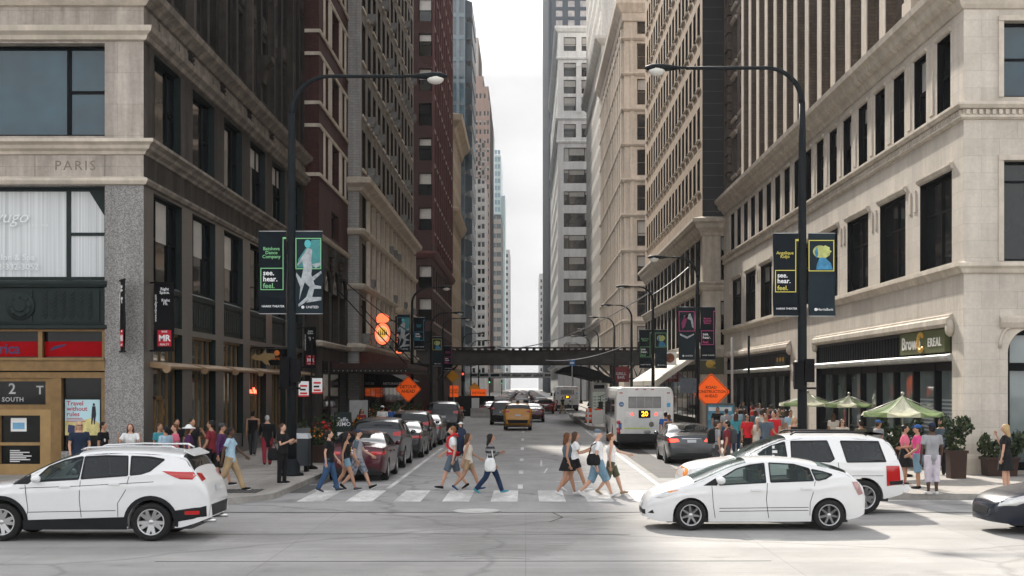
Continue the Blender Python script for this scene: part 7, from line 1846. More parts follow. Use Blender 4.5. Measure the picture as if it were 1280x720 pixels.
# ------------------------------------------------------------------ people
SKIN={'l':mat('skin_light',(.52,.31,.22),.55,var=.06),'m':mat('skin_tan',(.38,.21,.135),.55,var=.06),'d':mat('skin_dark',(.09,.05,.035),.5,var=.06)}
EYE=mat('eye_dark',(.03,.02,.018),.3,var=0); LIP=mat('lip',(.30,.10,.085),.5,var=0)
HAIR={'black':mat('hair_black',(.012,.01,.009),.45,spec=.15,var=.2,scale=20),'brown':mat('hair_brown',(.06,.032,.018),.5,spec=.15,var=.25,scale=20),'auburn':mat('hair_auburn',(.11,.045,.02),.5,spec=.15,var=.25,scale=20),'blond':mat('hair_blond',(.42,.29,.14),.5,spec=.15,var=.2,scale=20),'grey':mat('hair_grey',(.38,.37,.36),.6,spec=.15,var=.15,scale=20),'ginger':mat('hair_ginger',(.20,.085,.035),.5,spec=.15,var=.2,scale=20)}
CLO={'black':(.012,.012,.013),'white':(.70,.70,.69),'navy':(.02,.03,.055),'denim':(.035,.075,.15),'dkdenim':(.015,.03,.07),'ltdenim':(.16,.26,.33),'teal':(.06,.28,.33),'sky':(.36,.50,.60),'pink':(.68,.16,.24),'hotpink':(.62,.07,.22),'purple':(.07,.025,.08),'maroon':(.17,.022,.03),'khaki':(.36,.26,.15),'grey':(.30,.30,.31),'dkgrey':(.05,.052,.056),'red':(.55,.022,.03),'cream':(.55,.50,.42),'lilac':(.55,.50,.55),'slate':(.09,.12,.15),'olive':(.09,.085,.055),'tan':(.33,.23,.14),'blue':(.03,.10,.30),'redpants':(.30,.03,.05)}
def cloth_mat(n,c):
    m,nt,b=ntree('fabric_'+n); v=tc(nt); a=noise(nt,v,7,4,.6,(1,1,.45)); nt.links.new(ramp(nt,a,[(.3,mul(c,.8)),(.7,mul(c,1.15))]),b.inputs['Base Color'])
    b.inputs['Roughness'].default_value=.9; b.inputs['Specular IOR Level'].default_value=.2; bump(nt,b,noise(nt,v,8,5,.65,(1,1,.4)),.8,.05); return m
FAB={k:cloth_mat(k,c) for k,c in CLO.items()}
def stripes():
    m,nt,b=ntree('fabric_striped'); v=tc(nt); w_=nd(nt,'ShaderNodeTexWave',wave_type='BANDS',bands_direction='Z'); w_.inputs['Scale'].default_value=2.6; w_.inputs['Distortion'].default_value=.6; nt.links.new(v,w_.inputs['Vector'])
    c=ramp(nt,w_.outputs['Fac'],[(.45,(.02,.02,.022)),(.55,(.20,.20,.20))]); nt.links.new(c,b.inputs['Base Color']); b.inputs['Roughness'].default_value=.85; return m
FAB['stripe']=stripes()
def plaid():
    m,nt,b=ntree('fabric_plaid'); v=tc(nt); w_=nd(nt,'ShaderNodeTexChecker'); w_.inputs['Scale'].default_value=14; w_.inputs[1].default_value=(.25,.26,.29,1); w_.inputs[2].default_value=(.10,.12,.16,1); nt.links.new(v,w_.inputs[0]); nt.links.new(w_.outputs[0],b.inputs['Base Color']); b.inputs['Roughness'].default_value=.85; return m
FAB['plaid']=plaid()
SOLE=mat('shoe_white',(.6,.6,.59),.6,var=.1)
class Fig:
    """joint positions for a pose; the figure faces +x"""
    def __init__(s,h,sex='m',legs=((0,0),(0,0)),arms=((0,10,8),(0,10,8)),lean=0,fat=1.0,sit=False):
        s.h=h; s.sex=sex; s.fat=fat; s.lean=lean
        hipw=.055*h; sh=(.118 if sex=='m' else .102)*h*(fat**.4)
        V=Vector; z0=.52*h; s.leg=[]; s.arm=[]
        for i,sg in ((0,1),(1,-1)):
            th,kn=legs[i]; a=R(th); b=R(th-kn)
            hip=V((0,sg*hipw,z0)); knee=hip+V((math.sin(a),0,-math.cos(a)))*.238*h; ank=knee+V((math.sin(b),sg*-.02,-math.cos(b)))*.24*h
            s.leg.append([hip,knee,ank,b])
        drop=min(l[2].z-(.042*h if abs(math.degrees(l[3]))<25 else .075*h) for l in s.leg)
        s.dz=0 if sit else -drop
        tp=lambda z,x=0,y=0: V((x+math.sin(R(lean))*(z-.52)*h,y,z*h))
        s.tp=tp
        for i,sg in ((0,1),(1,-1)):
            sw,fl,ab=arms[i][:3]; inw=arms[i][3] if len(arms[i])>3 else 0
            S=tp(.805,0,sg*sh); a=R(sw); d=V((math.sin(a)*math.cos(R(ab)),sg*math.sin(R(ab)),-math.cos(a)*math.cos(R(ab)))); E=S+d*.172*h
            a2=R(sw+fl); d2=V((math.sin(a2)*math.cos(R(inw)),-sg*math.sin(R(inw)),-math.cos(a2)*math.cos(R(inw)))); Wp=E+d2*.148*h
            s.arm.append([S,E,Wp,d2,sg])
        s.shift(V((0,0,s.dz)))
    def shift(s,d):
        for l in s.leg:
            for k in range(3): l[k]=l[k]+d
        for a in s.arm:
            for k in range(3): a[k]=a[k]+d
        s.off=d
    def T(s,z,x=0,y=0): return s.tp(z,x,y)+s.off
def ell(c,rx,ry,n=16): return [Vector((c.x+rx*math.cos(2*math.pi*j/n),c.y+ry*math.sin(2*math.pi*j/n),c.z)) for j in range(n)]
TOR_M=[(.465,.045,.06),(.49,.06,.086),(.52,.066,.094),(.56,.064,.09),(.61,.060,.084),(.67,.064,.090),(.73,.070,.102),(.78,.064,.112),(.815,.05,.098),(.838,.034,.055),(.86,.031,.035),(.90,.030,.033)]
TOR_F=[(.465,.05,.07),(.49,.066,.092),(.52,.070,.097),(.56,.060,.085),(.61,.052,.070),(.67,.058,.076),(.72,.074,.086),(.76,.066,.092),(.80,.048,.092),(.83,.032,.05),(.86,.026,.030),(.90,.026,.029)]
def torso(f,m,z0,z1,g=0,flare=0):
    tab=TOR_M if f.sex=='m' else TOR_F; h=f.h; rings=[]
    zs=sorted({z0,z1}|{z for z,_,_ in tab if z0<z<z1})
    for z in zs:
        rx=interp([(a,b) for a,b,c in tab],z); ry=interp([(a,c) for a,b,c in tab],z)
        k=f.fat if .48<z<.80 else 1
        fl=flare*max(0,(.62-z)/.14)
        rings.append(ell(f.T(z,(.012*h*(k-1)*6 if .52<z<.7 else 0)),rx*h*k+g+fl,ry*h*(1+(k-1)*.7)+g+fl))
    m.rings(rings,True,0,True)
def limb(m,pts,rad,n=10): m.tube(pts,rad,n)
def person(label,loc,rz,f,skin='l',hair=('short','brown'),top=('black','short'),bottom=('trousers','denim'),shoes='black',hat=None,group=None,vox=.0135,face=True,heel=False,root=None):
    h=f.h; V=Vector; t=thing('person',label,'person',loc,group,R(rz)); fw=f.fat
    # ---- body
    m=MB(); torso(f,m,.465,.90)
    hc=f.T(.932,.012*h); m.ball(hc,.052*h,.042*h,.060*h,16,12); m.ball(f.T(.897,.028*h),.030*h,.030*h,.028*h,12,8)
    m.ball(f.T(.925,.066*h),.012*h,.008*h,.016*h,8,6); m.ball(f.T(.913,.068*h),.010*h,.010*h,.008*h,8,6)
    for sg in (1,-1): m.ball(f.T(.925,.004*h,sg*.043*h),.012*h,.006*h,.018*h,8,6)
    for hip,knee,ank,b in f.leg:
        q=1.0 if f.sex=='m' else 1.03
        limb(m,[hip+V((0,0,.02*h)),hip.lerp(knee,.45),knee,knee.lerp(ank,.3),knee.lerp(ank,.65),ank],[.052*h*q*fw**.5,.047*h*q,.034*h,.034*h,.026*h,.020*h])
    for S,E,Wp,d,sg in f.arm:
        r=1 if f.sex=='m' else .86
        limb(m,[S+V((0,-sg*.03*h,.0)),S,S.lerp(E,.5),E,E.lerp(Wp,.35),Wp],[.030*h*r,.031*h*r,.026*h*r,.022*h*r,.022*h*r,.0145*h*r])
        m.tube([Wp,Wp+d*.025*h,Wp+d*.055*h],[(.013*h,.016*h),(.012*h,.022*h),(.010*h,.020*h)],8)
    me=remeshed(m,vox,'body',1)
    e=MB()
    if face:
        for S,E,Wp,d,sg in f.arm:          # fingers: four of unequal length and a thumb, slightly curled
            u=d.cross(V((0,1,0))); u=u.normalized() if u.length>.1 else V((1,0,0)); s_=V((0,-sg,0))
            for k,(L,o) in enumerate(((.036,-.016),(.042,-.005),(.039,.006),(.030,.016))):
                b=Wp+d*.055*h+u*o*h; e.tube([b-d*.012*h,b+d*L*.45*h,b+d*L*.8*h+s_*.010*h,b+d*L*.95*h+s_*.022*h],[.0052*h,.005*h,.0046*h,.0035*h],6)
            b=Wp+d*.020*h-u*.016*h; e.tube([b,b-u*.014*h+d*.018*h,b-u*.015*h+d*.038*h+s_*.006*h],[.0062*h,.0056*h,.004*h],6)
    n1=len(e.f)
    if face:
        for sg in (1,-1): e.ball(f.T(.937,.0595*h,sg*.017*h),.0045*h,.0065*h,.004*h,8,5,1)
        e.ball(f.T(.904,.062*h),.004*h,.012*h,.003*h,8,5,2)
    V0=[tuple(v.co) for v in me.vertices]; P0=[list(p.vertices) for p in me.polygons]
    q=MB(); q.v=V0; q.f=P0; q.m=[0]*len(P0); q.sm=[True]*len(P0); merge(q,e); bpy.data.meshes.remove(me)
    q.obj('body',[SKIN[skin],EYE,LIP],t)
    # ---- clothes
    def wear(name,mb,material,v=vox,sm=2):
        o=link(name,remeshed(mb,v,name,sm),t); o.data.materials.append(material); return o
    if bottom:
        kind,col=bottom[:2]; m=MB(); torso(f,m,.466,.60,.010)
        if kind in ('trousers','shorts'):
            cut=bottom[2] if len(bottom)>2 else (2 if kind=='trousers' else .92); wd=(bottom[3] if len(bottom)>3 else 1.0)
            for hip,knee,ank,b in f.leg:
                P=[(0,hip+V((0,0,.03*h)),.062),(.5,hip.lerp(knee,.5),.056),(1,knee,.045),(1.35,knee.lerp(ank,.35),.043),(2,ank+V((0,0,-.012*h)),.036)]
                pts=[];rr=[]
                for k in range(12):
                    u=cut*k/11
                    for (u0,p0,r0),(u1,p1,r1) in zip(P,P[1:]):
                        if u0<=u<=u1+1e-6: w_=(u-u0)/(u1-u0); pts.append(p0.lerp(p1,w_)); rr.append((r0+(r1-r0)*w_)*h*wd*(fw**.5)); break
                if kind=='shorts': rr[-1]*=1.12; rr[-2]*=1.08
                limb(m,pts,rr,12)
            wear(kind,m,FAB[col])
        else:
            L=bottom[2]; rings=[]
            for z,fl in ((.62,0),(.56,.005),(.50,.018),(L+.03,.03),(L,.034)):
                c=f.T(z); k=interp([(a,c_) for a,b_,c_ in TOR_F],max(z,.50)); dx=(f.leg[0][1].x+f.leg[1][1].x)*.25*max(0,(.52-z)/.2)
                sp=abs(f.leg[0][1].x-f.leg[1][1].x)*.38*max(0,(.52-z)/.2); rings.append(ell(c+V((dx,0,0)),k*.78*h+fl*h+.012+sp,k*h+fl*h+.012))
            m.rings(rings,True); wear('skirt',m,FAB[col])
    if top:
        col,sl=top[:2]; m=MB(); torso(f,m,.485 if len(top)<3 else top[2],.828 if sl!='tank' else .80,.016,.008)
        for S,E,Wp,d,sg in f.arm:
            if sl=='short': limb(m,[S+V((0,-sg*.035*h,.002*h)),S+V((0,0,.004*h)),S.lerp(E,.35),S.lerp(E,.62)],[.036*h,.038*h,.036*h,.037*h])
            elif sl=='long': limb(m,[S+V((0,-sg*.035*h,.002*h)),S+V((0,0,.004*h)),S.lerp(E,.5),E,E.lerp(Wp,.5),E.lerp(Wp,.95)],[.036*h,.037*h,.033*h,.029*h,.027*h,.022*h])
            elif sl=='tank': limb(m,[f.T(.78,0,sg*.05*h),f.T(.83,-.0,sg*.058*h)],[.02*h,.016*h])
        wear('shirt' if sl!='tank' else 'tank_top',m,FAB[col])
        if sl=='short' and len(top)>3:
            m=MB()
            for S,E,Wp,d,sg in f.arm: limb(m,[S+V((0,-sg*.02*h,.004*h)),S+V((0,0,.005*h)),S.lerp(E,.4),S.lerp(E,.66)],[.039*h,.041*h,.039*h,.040*h])
            wear('sleeve',m,FAB[top[3]])
    for (hip,knee,ank,b),sg in zip(f.leg,(1,-1)):
        m=MB(); p=b if abs(b)>.35 else b*.3
        fd=V((math.cos(p),0,math.sin(p))) if b>-.35 else V((math.cos(b*.9),0,math.sin(b*.9))); up=V((-fd.z,0,fd.x))
        c=ank-up*.020*h
        m.tube([c-fd*.030*h,c-fd*.022*h,c+fd*.02*h,c+fd*.075*h,c+fd*.105*h,c+fd*.112*h],[(.016*h,.014*h),(.024*h,.024*h),(.025*h,.023*h),(.027*h,.016*h),(.020*h,.011*h),(.008*h,.006*h)],12)
        o=wear('shoe',m,FAB.get(shoes,SOLE) if shoes!='white' else SOLE,.011,1)
        if shoes in ('black','dkgrey','denim') and not heel:
            s_=MB(); s_.poly([c-fd*.032*h-up*.022*h+V((0,-.022*h,0)),c+fd*.108*h-up*.016*h+V((0,-.02*h,0)),c+fd*.108*h-up*.016*h+V((0,.02*h,0)),c-fd*.032*h-up*.022*h+V((0,.022*h,0))],up*-.008*h); s_.obj('sole',[SOLE],o)
    # ---- hair and hats
    st,hcol=hair
    if st!='bald':
        m=MB(); m.ball(f.T(.947,-.004*h),.057*h,.048*h,.055*h,16,10); m.ball(f.T(.925,-.022*h),.040*h,.045*h,.05*h,12,8)
        if st in ('long','wavy'):
            for dy in (-.03,-.012,.012,.03): m.tube([f.T(.94,-.02*h,dy*h),f.T(.89,-.032*h,dy*1.15*h),f.T(.82,-.046*h,dy*1.2*h),f.T(.765 if st=='long' else .80,-.05*h,dy*.9*h)],[.026*h,.027*h,.022*h,.010*h],8)
            for sg in (1,-1): m.tube([f.T(.95,.015*h,sg*.040*h),f.T(.90,.0,sg*.047*h),f.T(.85,-.008*h,sg*.043*h)],[.018*h,.017*h,.010*h],8)
        if st=='pony': m.tube([f.T(.95,-.05*h),f.T(.93,-.075*h),f.T(.88,-.078*h),f.T(.83,-.07*h)],[.016*h,.022*h,.019*h,.007*h],8)
        if st=='bun': m.ball(f.T(.955,-.06*h),.026*h,.026*h,.026*h,10,8)
        # keep the face clear
        o=wear('hair',m,HAIR[hcol],.010,1); me=o.data; bm=bmesh.new(); bm.from_mesh(me)
        c=f.T(.92,.075*h); kill=[v for v in bm.verts if ((v.co.x-c.x)/(.055*h))**2+((v.co.y-c.y)/(.042*h))**2+((v.co.z-c.z)/(.040*h))**2<1]
        bmesh.ops.delete(bm,geom=kill,context='VERTS'); bm.to_mesh(me); bm.free()
    if hat:
        kind,hc=hat; m=MB()
        if kind=='cap':
            m.ball(f.T(.968,-.002*h),.060*h,.051*h,.040*h,16,8); m.tube([f.T(.967,.03*h),f.T(.962,.085*h),f.T(.958,.105*h)],[(.042*h,.008*h),(.036*h,.007*h),(.02*h,.005*h)],12)
        elif kind=='sunhat':
            m.ball(f.T(.97,0),.058*h,.052*h,.045*h,16,8); m.lathe([(.02*h,.005*h),(.115*h,-.022*h),(.118*h,-.012*h),(.02*h,.018*h)],tuple(f.T(.962)),20)
        elif kind=='beanie': m.ball(f.T(.962,-.006*h),.062*h,.053*h,.048*h,16,8)
        wear('hat',m,FAB[hc],.010,1)
    return t
def walk(a,h=1.72,sex='m',**k):          # a>0: left leg forward
    L,R_=((24,6),(-16,22)) if a>0 else ((-16,22),(24,6))
    s=abs(a); L=(L[0]*s,L[1]*s); R_=(R_[0]*s,R_[1]*s)
    arms=k.pop('arms',((-18*s,18,6),(20*s,22,6)) if a>0 else ((20*s,22,6),(-18*s,18,6)))
    return Fig(h,sex,(L,R_),arms,**k)
def stand(h=1.72,sex='m',**k):
    arms=k.pop('arms',((2,10,7),(-3,12,7))); return Fig(h,sex,((2,3),(-3,2)),arms,**k)
def spot(u,v,z=.14): Y=F*(CH-z)/(v-CY); return (gX(u,Y),Y,z)
def floor_at(u,Y,z=.14): return (gX(u,Y),Y,z)
PL_='people on the left sidewalk'; PC='people on the crosswalk'; PR='people on the right sidewalk'
def glasses(t,f):
    m=MB(); h=f.h
    for sg in (1,-1): m.ball(f.T(.937,.064*h,sg*.018*h),.004*h,.013*h,.009*h,10,6)
    m.tube([f.T(.94,.0,.045*h),f.T(.94,.06*h,.034*h),f.T(.94,.066*h,0),f.T(.94,.06*h,-.034*h),f.T(.94,.0,-.045*h)],.003*h,6); m.obj('sunglasses',[BLK],t)
def printed(t,f,col,w=.06,hh=.05,z=.71,kind=0):
    m=MB(); h=f.h; x=.105*h*f.fat
    for k in range(3): m.ball(f.T(z+.02*(k-1),.072*h+.012),.012,w*h*(.5+.2*(k%2)),.012*h,10,5)
    m.obj('shirt_print',[col],t)
YPR=mat('yellow_print',(.7,.5,.03),.7,var=.1)
# ---- left sidewalk
f=stand(1.76,arms=((-2,30,12,20),(6,20,10))); glasses(person('man in navy shirt with long fair hair and sunglasses before the travel poster',floor_at(99,36.5),-60,f,'l',('long','blond'),('navy','short'),('trousers','dkdenim')),f)
f=stand(1.70); t=person('man in black t-shirt looking right, next to the granite pier',floor_at(129,38.0),-10,f,'m',('short','black'),('black','short'),('trousers','dkgrey')); m=MB(); m.ball(f.T(.70,.10,-.10),.02,.05,.05,10,6); m.obj('shirt_print',[WSG],t)
f=stand(1.66,'f',arms=((30,110,25),(30,110,28))); person('woman in white top with both hands raised before the granite pier',floor_at(163,37.8),-80,f,'l',('wavy','auburn'),('white','short'),('trousers','dkdenim'))
f=stand(1.62,'f'); person('woman in teal top at the shop windows, leftmost of the waiting group',floor_at(199,39.5),-30,f,'m',('bun','brown'),('teal','short'),('trousers','dkdenim'))
f=stand(1.58); person('short man in light blue shirt seen from behind in the waiting group',floor_at(207,38.0),150,f,'m',('short','black'),('sky','short'),('trousers','dkgrey'))
f=stand(1.72); person('man in black shirt at the back of the waiting group',floor_at(221,41.0-.4),-60,f,'m',('short','black'),('black','short'),('trousers','dkgrey'))
f=stand(1.62,'f'); person('woman in pink blouse with short fair hair in the waiting group',floor_at(219,38.6),-150,f,'l',('short','auburn'),('pink','short'),('trousers','khaki'))
f=stand(1.62,'f'); person('woman in dark purple top under a wide white sun hat',floor_at(236,37.6),20,f,'l',('wavy','brown'),('purple','short'),('trousers','dkdenim'),hat=('sunhat','white'))
f=stand(1.76); person('man in black t-shirt just behind the white sun hat',floor_at(240,39.4),-40,f,'m',('short','black'),('black','short'),('trousers','dkgrey'))
f=walk(.7,1.74,arms=((10,25,8),(35,118,12,15))); person('man in maroon t-shirt and black trousers holding a phone to his ear',floor_at(264,37.8),175,f,'m',('short','black'),('maroon','short'),('trousers','black'))
f=walk(-.8,1.70); person('walker in purple shirt and grey cap half hidden behind the man in sky blue',floor_at(277,36.8),5,f,'m',('short','black'),('purple','long'),('shorts','black',.95),hat=('cap','dkgrey'))
f=walk(1.1,1.70,arms=((30,20,6),(-25,15,8))); person('man in sky blue shirt and khaki trousers striding right',spot(288,613),0,f,'d',('short','black'),('sky','short',.46),('trousers','khaki',2,1.1),shoes='black')
f=walk(-.5,1.72,arms=((10,60,8),(10,30,8))); person('elderly person in black coat and red trousers with grey hair, seen from behind',floor_at(334,46.5),100,f,'l',('short','grey'),('black','long',.36),('trousers','redpants'))
f=stand(1.66,'f',fat=1.1,arms=((25,85,10,25),(20,95,10,20))); person('woman all in black looking down at her phone by the lamp post',spot(353,604),-25,f,'l',('bun','brown'),('black','short'),('trousers','black',2,.9),shoes='black')
f=walk(.6,1.75); person('man in black tank top far back along the shop windows',floor_at(316,53),95,f,'m',('short','black'),('black','tank'),('trousers','dkgrey'))
f=stand(1.74); person('man in white shirt and cap far back beside the parked cars',floor_at(478,66),80,f,'m',('short','black'),('white','short'),('trousers','black'),hat=('cap','white'))
f=stand(1.70); person('person in navy shirt beside the man in white shirt and cap',floor_at(487,67.5),80,f,'m',('short','black'),('blue','short'),('trousers','black'))
f=stand(1.70); person('person in pale shirt farther right behind the parked cars',floor_at(499,72),80,f,'l',('short','black'),('grey','short'),('trousers','black'))
f=stand(1.66,'f'); person('woman in red top standing at the flower planters',floor_at(452,62),-60,f,'m',('long','black'),('maroon','short'),('trousers','black'))
# ---- crosswalk
f=walk(.75,1.66,'f',fat=1.14,arms=((12,25,8),(-14,20,10))); person('woman in black t-shirt and blue jeans, first of three crossing on the left',spot(411,615,0),0,f,'l',('pony','black'),('black','short'),('trousers','denim',2,.98),shoes='dkgrey',group=PC)
f=walk(-.9,1.62,'f',fat=1.05); t=person('woman in black top with yellow print and denim shorts, middle of three crossing',spot(433,613,0),0,f,'m',('long','black'),('black','tank'),('shorts','ltdenim',.45),shoes='dkgrey',group=PC); printed(t,f,YPR); glasses(t,f)
f=walk(1.15,1.72,arms=((28,30,8),(-14,30,8))); person('man in grey baseball shirt with blue sleeves, navy cap and plaid shorts',spot(447,611,0),0,f,'l',('short','brown'),('grey','short',.47,'slate'),('shorts','plaid',1.05,1.15),shoes='black',hat=('cap','navy'),group=PC)
f=walk(1.0,1.78,arms=((-14,25,8),(16,40,8))); fm=f; pm_=person('man with ginger hair in white t-shirt walking left with a red child carrier',spot(566,611,0),180,f,'l',('short','ginger'),('white','short',.46),('shorts','slate',.98,1.12),shoes='black',group=PC)
f=walk(1.1,1.62,'f',arms=((20,40,6),(-20,10,8))); person('woman in tan shorts walking right, hidden behind the man with the carrier',floor_at(585,37.2,0),0,f,'m',('long','brown'),('cream','tank'),('shorts','tan',.6),shoes='denim',group=PC)
f=walk(1.1,1.64,'f',fat=1.08,arms=((10,100,8,25),(-6,40,8))); fw_=f; pw_=person('woman in striped top and dark jeans carrying a white bag across',spot(613,616,0),0,f,'m',('long','black'),('stripe','long',.49),('trousers','dkdenim',2,.95),shoes='teal',group=PC)
f=walk(.75,1.64,'f',arms=((6,12,6),(-10,30,8))); person('girl in slate tank top and black skirt crossing',spot(709,620,0),8,f,'m',('wavy','auburn'),('slate','tank'),('skirt','black',.40),shoes='white',group=PC)
f=walk(-1.0,1.66,'f',arms=((15,95,8),(20,85,8))); t=person('girl in white t-shirt with black jacket tied at her waist',spot(719,614,0),0,f,'m',('long','brown'),('white','short',.54),('shorts','black',.5),shoes='white',group=PC)
f=walk(-1.15,1.80,fat=1.08,arms=((-6,12,6),(-14,20,8))); fc_=f; pc_=person('man in white t-shirt, slate cap and pale denim shorts crossing',spot(747,621,0),4,f,'l',('short','grey'),('white','short',.46),('shorts','ltdenim',1.15,1.2),shoes='white',hat=('cap','slate'),group=PC)
f=walk(1.0,1.66,'f',arms=((50,25,10),(-12,18,8))); person('woman in white tank top with navy jacket tied at her waist, arm reaching out',spot(764,618,0),0,f,'l',('bun','auburn'),('white','tank'),('shorts','olive',.98,1.1),shoes='tan',group=PC)
# things they carry
def bag(label,loc,w,h,d,m,strap=None,rz=0,name='shoulder_bag'):
    t=thing(name,label,'bag',loc,None,R(rz)); q=MB(); rings=[]
    for z,s_ in ((0,.75),(h*.12,.98),(h*.5,1.05),(h*.85,.85),(h,.5)): rings.append(ell(Vector((0,0,z)),d*s_/2,w*s_/2,14) if False else [Vector((w/2*s_*math.cos(2*math.pi*j/14),d/2*s_*math.sin(2*math.pi*j/14),z)) for j in range(14)])
    q.rings(rings); q.obj('pouch',[m],t)
    if strap:
        q=MB(); q.tube(strap,.014,6); q.obj('strap',[m],t)
    return t
x,y,z=pw_.location; bag('white tote bag hanging at the side of the woman in stripes',(x+.0,y-.24,.58),.29,.36,.13,FAB['white'],[(-.08,0,.34),(-.03,.08,.62),(.03,.08,.62),(.08,0,.34)],name='tote_bag')
x,y,z=pc_.location; bag('black shoulder bag worn by the man in slate cap',(x-.12,y-.26,.82),.34,.30,.14,FAB['black'],[(-.12,.02,.24),(-.05,.06,.5),(.16,.12,.62)])
x,y,z=bpy.data.objects['person.013'].location; bag('black handbag at the elbow of the woman with the phone',(x-.24,y-.12,.78),.3,.34,.14,FAB['black'],[(-.1,0,.3),(0,0,.52),(.1,0,.3)],name='handbag')
# child carrier: red harness, blue seat with a child in a white hat
x,y,z=pm_.location; t=thing('child_carrier','blue and red child carrier on the ginger-haired man','child carrier',(x,y,0)); q=MB(); h=fm.h
q.rings([[Vector((.24+.12*math.cos(a)*s_,.17*math.sin(a)*s_,zz)) for a in [2*math.pi*j/14 for j in range(14)]] for zz,s_ in ((.92,.6),(1.0,1.0),(1.3,1.15),(1.58,1.1),(1.66,.7))]); q.obj('seat',[FAB['navy']],t)
q=MB()
for sg in (1,-1): q.tube([(.18,sg*.13,1.45),(.05,sg*.14,1.53),(-.12,sg*.13,1.40),(-.15,sg*.12,1.18),(.05,sg*.19,1.02),(.2,sg*.16,1.0)],.035,8)
q.tube([(-.155,.12,1.2),(-.16,-.12,1.2)],.03,8); q.rings([[Vector((-.0+.175*math.cos(a),.19*math.sin(a),zz)) for a in [2*math.pi*j/16 for j in range(16)]] for zz in (.90,1.02)],False); q.obj('harness',[FAB['red']],t)
q=MB()
for sg in (1,-1): q.tube([(.3,sg*.14,1.55),(.38,sg*.14,1.2),(.2,sg*.13,.86),(.36,sg*.12,.92)],.014,6)
q.obj('frame',[STEEL],t)
fk=Fig(.80,'m',((70,80),(70,80)),((20,40,10),(20,40,10)),sit=True); person('small child in a white hat riding in the carrier',(x+.22,y,1.04),180,fk,'l',('short','blond'),('navy','short'),('shorts','tan'),shoes='dkgrey',hat=('sunhat','white'),vox=.011)
def backpack(label,p,rz,m,s=1.0):
    t=thing('backpack',label,'backpack',p,None,R(rz)); q=MB(); q.rings([[Vector((-.10+.11*s*a_*math.copysign(abs(math.cos(b))**.6,math.cos(b)),.16*s*a_*math.copysign(abs(math.sin(b))**.6,math.sin(b)),zz)) for b in [2*math.pi*j/16 for j in range(16)]] for zz,a_ in ((0,.75),(.05,1.0),(.3*s,1.05),(.42*s,.95),(.48*s,.5))]); q.obj('pouch',[m],t)
    q=MB()
    for sg in (1,-1): q.tube([(-.08,sg*.10,.42),(.06,sg*.12,.5),(.2,sg*.12,.36),(.2,sg*.13,.16),(.0,sg*.15,.06)],.02,6)
    q.obj('strap',[m],t)
# ---- right sidewalk, near
f=stand(1.64,'f',arms=((8,40,8),(4,30,8))); person('woman in pink top and black skirt, leftmost of three chatting by the parasol',spot(1131,606),-20,f,'m',('short','black'),('pink','short'),('skirt','black',.30),shoes='tan')
f=stand(1.68,arms=((10,45,8),(25,60,8))); person('man in hot pink shirt, blue cap and denim shorts, middle of three chatting',spot(1147,611),175,f,'m',('short','black'),('hotpink','short',.46),('shorts','ltdenim',1.1,1.2),shoes='black',hat=('cap','blue'))
f=stand(1.78,arms=((2,10,10),(2,10,10))); person('man in loose grey shirt, white cropped trousers and navy cap, back to us',spot(1165,618),100,f,'d',('short','black'),('grey','short',.42),('shorts','lilac',1.45,1.12),shoes='white',hat=('cap','navy'))
f=stand(1.72,'f',fat=1.1,arms=((2,10,6),(40,125,12,20))); person('woman in black dress with blond hair touching her face at the right edge',spot(1257,613),150,f,'l',('wavy','blond'),('black','short'),('skirt','black',.30),shoes='tan')
f=stand(1.74); l1=floor_at(896,43.5,0); person('man in pale t-shirt and grey cap with a black backpack behind the suv hood',l1,10,f,'l',('short','brown'),('grey','short'),('shorts','dkgrey'),hat=('cap','dkgrey'))
backpack('black backpack with yellow edging on the man in grey cap',(l1[0]-.08,l1[1],1.0),10,FAB['black'])
f=stand(1.74); l2=floor_at(909,43.3,0); person('man in maroon t-shirt with a dark backpack behind the suv hood',l2,170,f,'m',('short','black'),('maroon','short'),('shorts','dkgrey'))
backpack('dark grey backpack on the man in maroon by the suv hood',(l2[0]+.1,l2[1],1.0),170,FAB['dkgrey'])
f=stand(1.70,'f',arms=((-10,70,20),(10,30,8))); person('woman in grey tank top with hand on hip between the bus and sedan',floor_at(836,55,0),100,f,'m',('pony','auburn'),('dkgrey','tank'),('trousers','black'))
f=stand(1.74); person('man in blue shirt behind the woman beside the bus',floor_at(832,57.5,0),100,f,'m',('short','black'),('blue','short'),('trousers','black'))
f=stand(1.66,'f'); t=person('woman in red polo shirt and black trousers facing us among the crowd',floor_at(934,49.5),-80,f,'m',('short','black'),('red','short'),('trousers','black')); glasses(t,f)
f=stand(1.60,'f'); person('old woman with white hair and cream blouse among the crowd',floor_at(947,47.5),-150,f,'l',('short','grey'),('cream','short'),('trousers','cream'))
f=stand(1.76,arms=((20,60,10),(30,120,20))); person('man in slate shirt raising a hand beside the old woman',floor_at(957,46.5),-90,f,'m',('short','black'),('slate','short'),('trousers','dkdenim'))
f=stand(1.78); person('young man in bright red t-shirt taking the other side of the corner lamp',floor_at(967,49.5),-120,f,'l',('short','black'),('red','short'),('trousers','khaki'))
f=stand(1.66,'f'); person('woman in olive and black top with long fair hair right of the corner lamp',floor_at(993,45.8),-75,f,'l',('long','blond'),('black','tank'),('trousers','dkdenim'))
f=stand(1.62,'f'); glasses(person('woman in sunglasses peeking over the suv roof by the parasols',floor_at(1053,44.3),-85,f,'l',('wavy','brown'),('cream','short'),('trousers','khaki')),f)
f=stand(1.64,'f'); person('curly dark-haired woman in pale top at the cafe glazing',floor_at(1042,52.5),60,f,'m',('wavy','brown'),('cream','short'),('trousers','black'))
f=stand(1.60); person('person with dark hair just above the rear of the suv roof',floor_at(1076,43.5),120,f,'m',('short','black'),('olive','short'),('trousers','black'))
